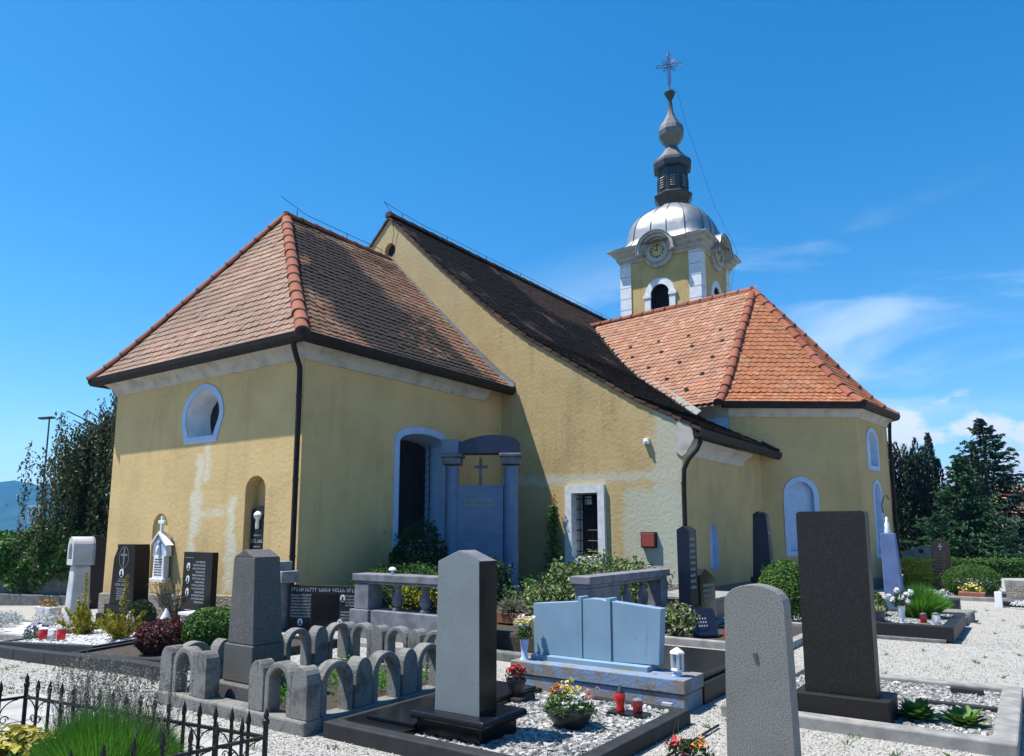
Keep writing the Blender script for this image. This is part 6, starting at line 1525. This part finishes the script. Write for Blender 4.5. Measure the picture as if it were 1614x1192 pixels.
# ================================================================== far right: stones, hedge, trees, house
def WL(X, Y): dx, dy = X - C0X, Y - C0Y; return dx * CP - dy * SP, dx * SP + dy * CP
t_ = thing('brown_gravestone', 'reddish-brown stone with white cross and gold lettering beyond the church', 'gravestone', (8.87, 16.5, 0), R(4))
MB().prism([(-.26, .1), (.26, .1), (.24, 1.28)] + [(.24 * math.cos(math.pi * k / 10), 1.28 + .12 * math.sin(math.pi * k / 10)) for k in range(1, 10)] + [(-.24, 1.28)], FY(-.09), -.18, 0).build('slab', 'granite_brown', t_, bevel=.006)
MB().box(-.34, .34, -.16, .16, -.05, .12).build('base', 'granite_brown', t_)
MB().box(-.012, .012, -.1, -.085, 1.1, 1.3).box(-.06, .06, -.101, -.086, 1.2, 1.225).build('cross', 'marble_white', t_)
_glyphs(t_, FY(-.09), [(-.17, .17, 1.0 - .085 * k, .045, 2) for k in range(10)], 'lettering_gold')
t_ = thing('gabled_gravestone', 'grey gabled headstone with ring emblem above the golden juniper', 'gravestone', (8.25, 17.6, 0))
MB().prism([(-.55, .0), (.50, .0), (.50, 1.02), (.02, 1.22), (-.55, 1.0)], FY(-.1), -.2, 0).build('slab', 'concrete_pale', t_, bevel=.01)
ov = [(.0 + .11 * math.cos(2 * math.pi * i / 20), 1.04 + .11 * math.sin(2 * math.pi * i / 20)) for i in range(20)]; MB().ring(ov, offset_poly(ov, -.035), FY(-.1), -.001, .02).build('ring_emblem', 'concrete_pale', t_); MB().prism(offset_poly(ov, -.035), FY(-.1), -.001, .01).build('emblem_disc', 'granite_black', t_)
t_ = thing('grey_brown_gravestone', 'low grey-brown gravestone with flower holders beyond the gravel path', 'gravestone', (10.95, 11.0, 0), R(-6))
MB().prism([(-.34, .1), (.5, .1), (.55, .58), (-.38, .58)], FY(-.08), -.16, 0).build('slab', 'concrete_pale', t_, bevel=.01); MB().prism([(-.27, .2), (.45, .2), (.47, .5), (-.29, .5)], FY(-.08), -.001, .004).build('face_panel', 'rubble_plinth', t_); MB().box(-.5, .6, -.2, .2, -.03, .1).build('base', 'granite_black_rough', t_)
t_ = thing('small_marble_post', 'small white marble post and flowers beside the grey-brown gravestone', 'post', (10.45, 10.6, 0)); MB().box(-.07, .07, -.07, .07, 0, .34).build('post', 'marble_white', t_, bevel=.01); P, D = ell(200, .18, .1, .1, .3, .2, -.2, 400); leaf_cloud('blossom', 'petal_white', t_, P + np.array([.4, -.2, .1]), .05, .7, D, 1)
t_ = thing('pale_kerb_grave', 'pale-kerbed grave in front of the yew dome', 'grave', (9.7, 12.7, 0)); kerbs(t_, 9.0, 10.7, 12.0, 14.6, .12, -.02, .1, 'concrete_pale'); rel(t_).box(9.1, 10.6, 12.1, 14.5, -.02, .05).build('soil_bed', 'soil', t_)
t_ = thing('reddish_stone', 'small reddish boulder stone at the foot of the brown gravestone', 'stone', (9.0, 15.4, 0)); MB().sphere((0, 0, .12), .24, 10, 6, (1.2, .8, .8)).build('boulder', 'terracotta', t_, smooth=True)
def hedge(name, label, P0, P1, th, z0, z1, mat, n, size, cat='hedge'):
    p, q = Vector(P0), Vector(P1); d = (q - p); Ln = d.length; d /= Ln; nn = Vector((-d.y, d.x)); t_ = thing(name, label, cat, (p.x, p.y, z0))
    r = RNG.random((n, 3)); s_ = r[:, 0] * Ln; face = r[:, 1]
    a = np.where(face < .45, -th, np.where(face < .6, th, RNG.uniform(-th, th, n))); zz = np.where(face < .6, r[:, 2] * (z1 - z0), (z1 - z0) * (1 + .02 * np.sin(s_ * 5)))
    a = a + RNG.normal(size=n) * .05; zz = zz + RNG.normal(size=n) * .04
    P = np.stack([d.x * s_ + nn.x * a, d.y * s_ + nn.y * a, zz], 1); leaf_cloud('foliage', mat, t_, P, size, .6, None, 1)
    mp = lambda u_, b, dd: (d.x * u_ + nn.x * dd, d.y * u_ + nn.y * dd, b); MB().prism([(0, -.1), (Ln, -.1), (Ln, (z1 - z0) * .93), (0, (z1 - z0) * .93)], mp, -th * .8, th * .8).build('twig_core', 'leaf_dark', t_)
    return t_
hedge('clipped_hedge', 'low clipped green hedge along the back of the cemetery', WL(14.5, 27.5), WL(30, 27.0), .4, 0, .62, 'leaf_box', 9000, .09)
t_ = thing('low_wall', 'low grey wall with pale coping in front of the clipped hedge', 'wall', (*WL(20, 25.3), 0), PHI)
MB().box(-2.6, 8, -.15, .15, -.1, .22).build('masonry', 'kerb_dark', t_); MB().box(-2.62, 8, -.2, .2, .22, .32).build('coping', 'concrete', t_, bevel=.01)
def conifer(name, label, X, Y, H_, Rb, mat, levels, per, sprays, size, droop=.25, seed=0, base=.03, pw=.85):
    x, y = WL(X, Y); t_ = thing(name, label, 'tree', (x, y, 0), 0, None); r = np.random.default_rng(seed); P = []; A = []; T = []; lb = MB()
    MB().tube([(0, 0, -.2), (.03, .02, H_ * .5), (0, 0, H_ * .98)], .16 + H_ * .008, 8, .015).build('trunk', 'bark', t_)
    for k in range(levels):
        f = base + (1 - base) * (k / levels) ** .95; z = H_ * f; Lr = Rb * (1 - f) ** pw + .10
        nb = max(4, int(per * (1 - .55 * f)))
        for j in range(nb):
            a = r.uniform(0, 6.28); ln = Lr * r.uniform(.62, 1.12); d = np.array([math.cos(a), math.sin(a)]); side = np.array([-d[1], d[0]])
            ns = max(5, int(sprays * (.35 + .65 * ln / Rb))); s_ = r.random(ns) ** .6
            zc = z - droop * ln * s_ + .22 * ln * s_ ** 2 + .1 * ln * (s_ > .85)
            wd = .30 * ln * (1.05 - s_) * r.normal(size=ns) + r.normal(size=ns) * .04
            p = np.stack([d[0] * s_ * ln + side[0] * wd, d[1] * s_ * ln + side[1] * wd, zc - np.abs(wd) * .25 - r.random(ns) * .08], 1); P.append(p)
            A.append(np.stack([d[0] + side[0] * wd * 2, d[1] + side[1] * wd * 2, np.full(ns, -.1)], 1)); T.append(np.clip(.25 + .55 * s_ + r.normal(size=ns) * .15, 0, 1))
            if j % 2 == 0: lb.tube([(0, 0, z), (d[0] * ln * .5, d[1] * ln * .5, z - droop * ln * .4), (d[0] * ln * .9, d[1] * ln * .9, z - droop * ln * .7)], .02 + .01 * ln, 4, .004)
    leaf_cloud('crown', mat, t_, np.concatenate(P), size, .34, np.array([0, 0, .9]), .8, np.concatenate(T), None, np.concatenate(A), .75)
    lb.build('limb', 'bark', t_)
conifer('spruce_tree', 'tall blue-green spruce with layered boughs behind the hedge', 25.0, 39.0, 7.75, 4.0, 'leaf_spruce', 34, 13, 62, .30, .30, 1)
conifer('spruce_tree', 'shorter bright green spruce in front of the tall blue-green one', 19.9, 33.0, 5.0, 2.7, 'leaf_spruce_green', 28, 13, 60, .24, .25, 2)
conifer('spruce_tree', 'green spruce at the edge of the yard beside the orange-roofed house', 27.6, 35.5, 4.6, 3.2, 'leaf_spruce_green', 24, 12, 55, .26, .28, 5)
def columnar(label, X, Y, H_, Rr, spires, seed):
    x, y = WL(X, Y); t_ = thing('columnar_conifer', label, 'tree', (x, y, 0)); r = np.random.default_rng(seed); P = []; A = []
    MB().tube([(0, 0, -.2), (0, 0, H_ * .8)], .16, 8, .03).build('trunk', 'bark', t_); lb = MB()
    for k in range(spires):
        a = 6.28 * k / spires + r.uniform(-.4, .4); rd = Rr * r.uniform(.15, .85); top = H_ * r.uniform(.78, 1.0) * (1 - .10 * rd / Rr); c_ = np.array([math.cos(a) * rd, math.sin(a) * rd]); n = 620
        q = r.random(n) ** .9; w_ = Rr * .40 * np.sqrt(np.clip(1 - q, 0, 1)) + .02; ph = r.uniform(0, 6.28, n)
        P.append(np.stack([c_[0] * np.minimum(1, .5 + q) + np.cos(ph) * w_, c_[1] * np.minimum(1, .5 + q) + np.sin(ph) * w_, .15 + q * (top - .15)], 1)); A.append(np.stack([np.cos(ph) * .25, np.sin(ph) * .25, np.ones(n)], 1))
        lb.tube([(0, 0, .4), (c_[0] * .7, c_[1] * .7, top * .5), (c_[0], c_[1], top * .93)], .05, 5, .008)
    leaf_cloud('crown', 'leaf_cypress', t_, np.concatenate(P), .24, .28, None, 1, None, None, np.concatenate(A), .75); lb.build('limb', 'bark', t_)
columnar('dark columnar conifer with many upright tips next to the chapel wall', 18.9, 36.0, 7.0, 1.15, 15, 1)
columnar('dark columnar conifer with a slightly lower crown in the middle of the clump', 20.8, 37.5, 7.1, 1.1, 14, 2)
columnar('dark columnar conifer shortest of the clump, nearest the green spruce', 21.6, 35.0, 6.2, .9, 11, 3)
def broadleaf(label, X, Y, H_, Rr, mat, n, size, seed):
    x, y = WL(X, Y); t_ = thing('broadleaf_tree', label, 'tree', (x, y, 0)); r = np.random.default_rng(seed); P = []; lb = MB()
    for k in range(16):
        c_ = r.normal(size=3); c_ /= np.linalg.norm(c_); c_ = c_ * np.array([Rr, Rr, Rr * .7]) * r.uniform(.3, .85) + np.array([0, 0, H_ - Rr * .9]); p, D = ell(n // 16, Rr * .4, Rr * .4, Rr * .33, .3, .4, -1, seed * 20 + k); P.append(p + c_); lb.tube([(0, 0, H_ * .35), tuple(c_ * np.array([.5, .5, .8])), tuple(c_)], .07, 5, .01)
    MB().tube([(0, 0, -.2), (.05, 0, H_ * .5)], .22, 8, .12).build('trunk', 'bark', t_); lb.build('limb', 'bark', t_); leaf_cloud('crown', mat, t_, np.concatenate(P), size, .6)
broadleaf('round green broadleaf tree beyond the orange roof', 40, 52, 6.6, 2.6, 'leaf_ivy', 9000, .22, 4)
broadleaf('dark green broadleaf tree filling the gap behind the conifer clump', 23, 44, 5.2, 3.0, 'leaf_ivy', 9000, .25, 5)
x, y = WL(33, 46); t_ = thing('house', 'small house with orange tiled roof beyond the trees', 'house', (x, y, 0), PHI - .1)
MB().box(-5, 6, -3, 3, -.2, 2.9).build('wall', 'house_wall', t_); MB().add([(-5.4, -3.5, 2.7), (6.4, -3.5, 2.7), (6.4, 0, 4.5), (-5.4, 0, 4.5), (-5.4, 3.5, 2.7), (6.4, 3.5, 2.7), (-5.4, -3.5, 2.55), (6.4, -3.5, 2.55)], [(0, 1, 2, 3), (3, 2, 5, 4), (0, 6, 7, 1), (0, 3, 4), (1, 5, 2)]).build('roof', 'house_roof', t_)
for k in range(3): wd_ = MB().box(-3.6 + k * 3.2, -2.4 + k * 3.2, -3.03, -2.95, 1.0, 2.2).build('window', 'marble_white', t_); MB().box(-3.5 + k * 3.2, -2.5 + k * 3.2, -3.05, -3.02, 1.1, 2.1).build('pane', 'window_glass', wd_)

# ================================================================== far left: ivy wall, weeping beech, lamp, sign, mountain
pA, pB = WL(-24, 27.5), WL(-13.6, 24.2)
t_ = thing('ivy_wall', 'grey cemetery wall smothered in glossy ivy', 'wall', (*pB, -.9)); d = Vector(pA) - Vector(pB); Ln = d.length; d /= Ln; nn = Vector((-d.y, d.x))
mp = lambda a, b, dd: (d.x * a + nn.x * dd, d.y * a + nn.y * dd, b)
MB().prism([(0, -.2), (Ln, -.2), (Ln, 2.3), (0, 2.3)], mp, -.2, .2).build('masonry', 'concrete', t_)
n = 15000; s_ = RNG.random(n) * Ln; top = 2.65 + .22 * np.sin(s_ * 1.3) + .14 * np.sin(s_ * 3.7 + 1) - .25 * (s_ < .8); q = RNG.random(n) ** .7; low = .75 + .25 * np.sin(s_ * 2.1); zz = low + (top - low) * q; bul = .30 + .22 * np.sin(s_ * 2.3 + zz * 2) ** 2 + .15 * q
sg = np.where(RNG.random(n) < .8, 1, -1); a_ = sg * (bul * RNG.uniform(.6, 1.05, n)); a_ = np.where(zz > top - .18, RNG.uniform(-.45, .45, n), a_)
P = np.stack([d.x * s_ + nn.x * a_, d.y * s_ + nn.y * a_, zz], 1); leaf_cloud('ivy', 'leaf_ivy', t_, P, .13, .85, np.array([nn.x, nn.y, .5]) * .5, .9)
MB().prism([(0, -.15), (Ln, -.15), (Ln, .55), (0, .55)], mp, .2, .55).build('ledge', 'concrete', t_, bevel=.03)
x, y = WL(-12.2, 22.0); t_ = thing('dark_round_headstone', 'tall dark round-headed slab behind the shrine column', 'gravestone', (x, y, -.75), PHI + .4)
MB().prism(arch(-.36, .36, 0, 1.95, .34), FY(0), -.2, 0).build('slab', 'granite_black_rough', t_, bevel=.02); MB().box(-.5, .5, -.15, .3, -.2, .2).build('base', 'granite_black_rough', t_, bevel=.02)
x, y = WL(-13.0, 25.2); t_ = thing('weeping_beech', 'purple weeping beech with hanging curtains of leaves beside the chancel', 'tree', (x, y, -.9))
P = []; T = []; lb = MB(); r = np.random.default_rng(77)
ax_ = np.array([CP, SP])                                # spreads across the yard
for k in range(560):
    s_ = r.uniform(-2.35, 3.1); dp = r.normal() * .9; top = 6.45 + .36 * s_ * (1 if s_ < 0 else 1.1) - .04 * s_ * s_ + r.normal() * .22
    if s_ > .4: top += 1.0 * min(1, (s_ - .4)) * r.uniform(.3, 1)
    if s_ < -1.5: top -= r.uniform(0, .8)
    ln = r.uniform(1.6, 5.2) if s_ > -2.2 else r.uniform(.6, 4.2); bot = max(1.3 + r.uniform(0, 1.2), top - ln); n = int((top - bot) * 34)
    zz = np.linspace(top, bot, n); w_ = r.normal(size=2) * .1; px = s_ + w_[0] * (top - zz) * .4 + r.normal(size=n) * .07; py = dp + r.normal(size=n) * .09
    P.append(np.stack([ax_[0] * px - ax_[1] * py, ax_[1] * px + ax_[0] * py, zz], 1)); T.append(np.clip(r.normal(size=n) * .18 + r.uniform(.2, .8), 0, 1))
    if k % 3 == 0: lb.tube([(ax_[0] * .6, ax_[1] * .6, min(top, 6.2) * .85), (ax_[0] * s_ * .8 - ax_[1] * dp, ax_[1] * s_ * .8 + ax_[0] * dp, top + .05), (ax_[0] * s_ - ax_[1] * dp, ax_[1] * s_ + ax_[0] * dp, top - .5)], .03, 4, .005)
for (s0, z0, n0) in ((1.75, 8.55, 10), (2.2, 7.9, 12)):
    for k in range(n0):
        q = r.random(70); a = r.uniform(-1, 1); px = s0 + a * q * .55; zz = z0 + .25 * np.sin(q * 3) - q * q * .9 + r.normal(size=70) * .04; P.append(np.stack([ax_[0] * px, ax_[1] * px, zz], 1) + r.normal(size=(70, 3)) * .05); T.append(np.clip(r.random(70), 0, 1))
    lb.tube([(ax_[0] * .6, ax_[1] * .6, 5), (ax_[0] * s0, ax_[1] * s0, z0)], .05, 5, .01)
leaf_cloud('crown', 'leaf_beech', t_, np.concatenate(P), .135, .5, np.array([0, 0, .1]), 1, np.concatenate(T), None, np.array([0, 0, -1.]), .5)
MB().tube([(0, 0, -.3), (ax_[0] * .3, ax_[1] * .3, 3), (ax_[0] * .6, ax_[1] * .6, 6)], .26, 9, .12).build('trunk', 'bark', t_); lb.build('limb', 'bark', t_)
x, y = WL(-22.1, 35.0); t_ = thing('street_lamp', 'slim street lamp with flat tilted head above the beech', 'street lamp', (x, y, -.9), PHI)
MB().tube([(0, 0, -.2), (0, 0, 7.9)], .05, 8, .035).build('pole', 'lead_dark', t_); MB().add([(-.45, -.15, 7.93), (.2, -.15, 7.98), (.2, .15, 7.98), (-.45, .15, 7.93), (-.45, -.15, 7.85), (.2, -.15, 7.9), (.2, .15, 7.9), (-.45, .15, 7.85)], [(0, 1, 2, 3), (7, 6, 5, 4), (0, 4, 5, 1), (1, 5, 6, 2), (2, 6, 7, 3), (3, 7, 4, 0)]).build('lamp_head', 'lead_dark', t_)
x, y = WL(-22.3, 34.8); t_ = thing('shop_sign', 'white sign panel with green fir tree in a ring above the ivy wall', 'sign', (x, y, -.9), R(62))
MB().tube([(0, .06, -.2), (0, .06, 3.0)], .05, 6).build('pole', 'lead_dark', t_); MB().box(-.24, .24, -.05, .05, 2.9, 3.75).build('panel', 'marble_white', t_, bevel=.01)
c_ = (0, 3.40); ov = [(c_[0] + .19 * math.cos(2 * math.pi * i / 28), c_[1] + .25 * math.sin(2 * math.pi * i / 28)) for i in range(28)]
simple('sign_green', (.02, .10, .04), (.015, .08, .03), 5, .5)
MB().ring(ov, offset_poly(ov, -.035), FY(-.05), -.001, .01).build('ring', 'sign_green', t_)
MB().prism([(-.11, 3.27), (.11, 3.27), (.06, 3.36), (.085, 3.36), (.04, 3.45), (.06, 3.45), (0, 3.57), (-.06, 3.45), (-.04, 3.45), (-.085, 3.36), (-.06, 3.36)], FY(-.05), -.001, .011).prism([(-.02, 3.22), (.02, 3.22), (.02, 3.27), (-.02, 3.27)], FY(-.05), -.001, .011).build('fir_tree_emblem', 'sign_green', t_)
for k in range(2): MB().prism([(-.17, 3.02 + .07 * k), (.17, 3.02 + .07 * k), (.17, 3.05 + .07 * k), (-.17, 3.05 + .07 * k)], FY(-.05), -.001, .008).build('text_line', 'lead_dark', t_)
# mountain
def mountain():
    D0 = 2600.; xs_ = np.linspace(-3200, 1500, 120); prof = 182 - .055 * (xs_ + 1800) - 22e-6 * (xs_ + 1900) ** 2 * 2 + 9 * np.sin(xs_ / 130.) + 5 * np.sin(xs_ / 47. + 1) + 3 * np.sin(xs_ / 21.)
    prof = np.maximum(prof, 12); V = []; m = 14
    for i, X in enumerate(xs_):
        for j in range(m):
            f = j / (m - 1); h = math.sin(math.pi * f) ** 1.1; Y = D0 - 500 + 1000 * f + 40 * math.sin(X / 170. + 3 * f); lx, ly = WL(X, Y); V.append((lx, ly, -3 + prof[i] * h + 4 * math.sin(X / 33. + f * 20) * h))
    i = np.arange(len(xs_) * m).reshape(len(xs_), m); F = np.stack([i[:-1, :-1].ravel(), i[1:, :-1].ravel(), i[1:, 1:].ravel(), i[:-1, 1:].ravel()], 1)
    structure(npmesh('mountain', np.array(V), F, 'forest_hill', smooth=True))
mountain()

# ================================================================== loose gravel
def pebbles(name, n, sampler, size, mat, parent=None, zoff=0.0):
    xy = sampler(n); n = len(xy); z = ground_z(xy[:, 0], xy[:, 1]) + zoff
    base = np.array([(x_, y_, z_) for z_ in (-.5, .5) for y_ in (-.5, .5) for x_ in (-.5, .5)]); base *= np.where(base[:, 2:3] > 0, .8, 1)
    V = base[None] * (1 + RNG.normal(size=(n, 8, 3)) * .17); V *= (size * RNG.uniform(.5, 1.25, n))[:, None, None]; V[..., 2] *= .62
    a = RNG.uniform(0, 6.28, n); tl = RNG.normal(size=n) * .35; c, s_ = np.cos(a)[:, None], np.sin(a)[:, None]
    V[..., 2] += V[..., 0] * tl[:, None]
    V = np.stack([V[..., 0] * c - V[..., 1] * s_, V[..., 0] * s_ + V[..., 1] * c, V[..., 2]], -1)
    V[..., 0] += xy[:, 0:1]; V[..., 1] += xy[:, 1:2]; V[..., 2] += z[:, None] + size * .12
    q = np.array([(0, 2, 3, 1), (4, 5, 7, 6), (0, 1, 5, 4), (2, 6, 7, 3), (0, 4, 6, 2), (1, 3, 7, 5)]); F = (q[None] + (np.arange(n) * 8)[:, None, None]).reshape(-1, 4)
    V = V.reshape(-1, 3)
    if parent: V = V - np.array(parent.location)
    return stuff(npmesh(name, V, F, mat, parent, np.repeat(RNG.random(n), 8)))
def in_yard(n):
    d = 3.2 * np.exp(RNG.random(n) * math.log(17 / 3.2)); px = RNG.uniform(-40, 1660, n); a = (px - 807) / 1168.
    X, Y = a * d, d; x = (X - C0X) * CP - (Y - C0Y) * SP; y = (X - C0X) * SP + (Y - C0Y) * CP; ok = np.ones(n, bool)
    for x0, x1, y0, y1 in FOOT: ok &= ~((x > x0) & (x < x1) & (y > y0) & (y < y1))
    ok &= ~((x < .1) & (y > -.1)) & ~((x < 5) & (y > 6.3))
    return np.stack([x, y], 1)[ok]
tag(pebbles('loose_gravel', 90000, in_yard, .0155, 'pebble_pale', None, .006), 'crushed pale gravel spread over the churchyard', 'gravel')
def rect(x0, x1, y0, y1): return lambda n: np.stack([RNG.uniform(x0, x1, n), RNG.uniform(y0, y1, n)], 1)
pg = bpy.data.objects['pillar_gravestone']; pebbles('pebble_fill', 5200, rect(7.15, 8.52, -4.72, -2.76), .040, 'pebble_grey', pg, .078)
dg = bpy.data.objects['dark_gravestone']; pebbles('pebble_fill', 4200, rect(8.96, 10.82, -2.18, -.08), .032, 'pebble_grey', dg, .06)
kg = bpy.data.objects['kerbed_grave']; pebbles('pebble_fill', 2600, rect(8.92, 9.95, 4.02, 6.0), .035, 'pebble_grey', kg, .215)
wg = bpy.data.objects['white_gravel_grave']; pebbles('pebble_fill', 3500, rect(-3.8, -.65, -3.2, -1.55), .04, 'pebble_snow', wg, .10)
# weeds and blown litter in the gravel
n = 260; q = in_yard(1400)[:n]; q = np.repeat(q, 12, 0) + RNG.normal(size=(len(q) * 12, 2)) * .02; zz = ground_z(q[:, 0], q[:, 1]); b_ = np.stack([q[:, 0], q[:, 1], zz + .005], 1)
o = blades('gravel_weeds', 'leaf_box', None, b_, b_ + np.stack([RNG.normal(size=len(q)) * .03, RNG.normal(size=len(q)) * .03, RNG.uniform(.015, .05, len(q))], 1), .004); tag(stuff(o), 'tiny green weeds scattered through the gravel', 'weeds')
q = in_yard(3000)[:900]; zz = ground_z(q[:, 0], q[:, 1]); o = leaf_cloud('fallen_leaves', 'lavender_dry', None, np.stack([q[:, 0], q[:, 1], zz + .018], 1), .03, .55, np.array([0, 0, 3.]), .7); tag(stuff(o), 'small dry leaves and litter on the gravel', 'leaves')
for o in bpy.data.objects:
    if o.name.startswith('inscription') or o.name.startswith('pipe_clip') or o.name.startswith('wire_holder'): o['kind'] = 'stuff'

# ================================================================== haze over the far hills
hz = MB().box(-3400, 3400, -3400, 3400, -6, 230).build('haze', None); stuff(hz)
hm = bpy.data.materials.new('haze_air'); hm.use_nodes = True; hm.node_tree.nodes.clear()
ho = hm.node_tree.nodes.new('ShaderNodeOutputMaterial'); hv = hm.node_tree.nodes.new('ShaderNodeVolumePrincipled')
hv.inputs['Color'].default_value = (.11, .45, 1.0, 1); hv.inputs['Density'].default_value = 2.0e-4; hv.inputs['Anisotropy'].default_value = .2
hm.node_tree.links.new(hv.outputs[0], ho.inputs['Volume']); hz.data.materials.append(hm)
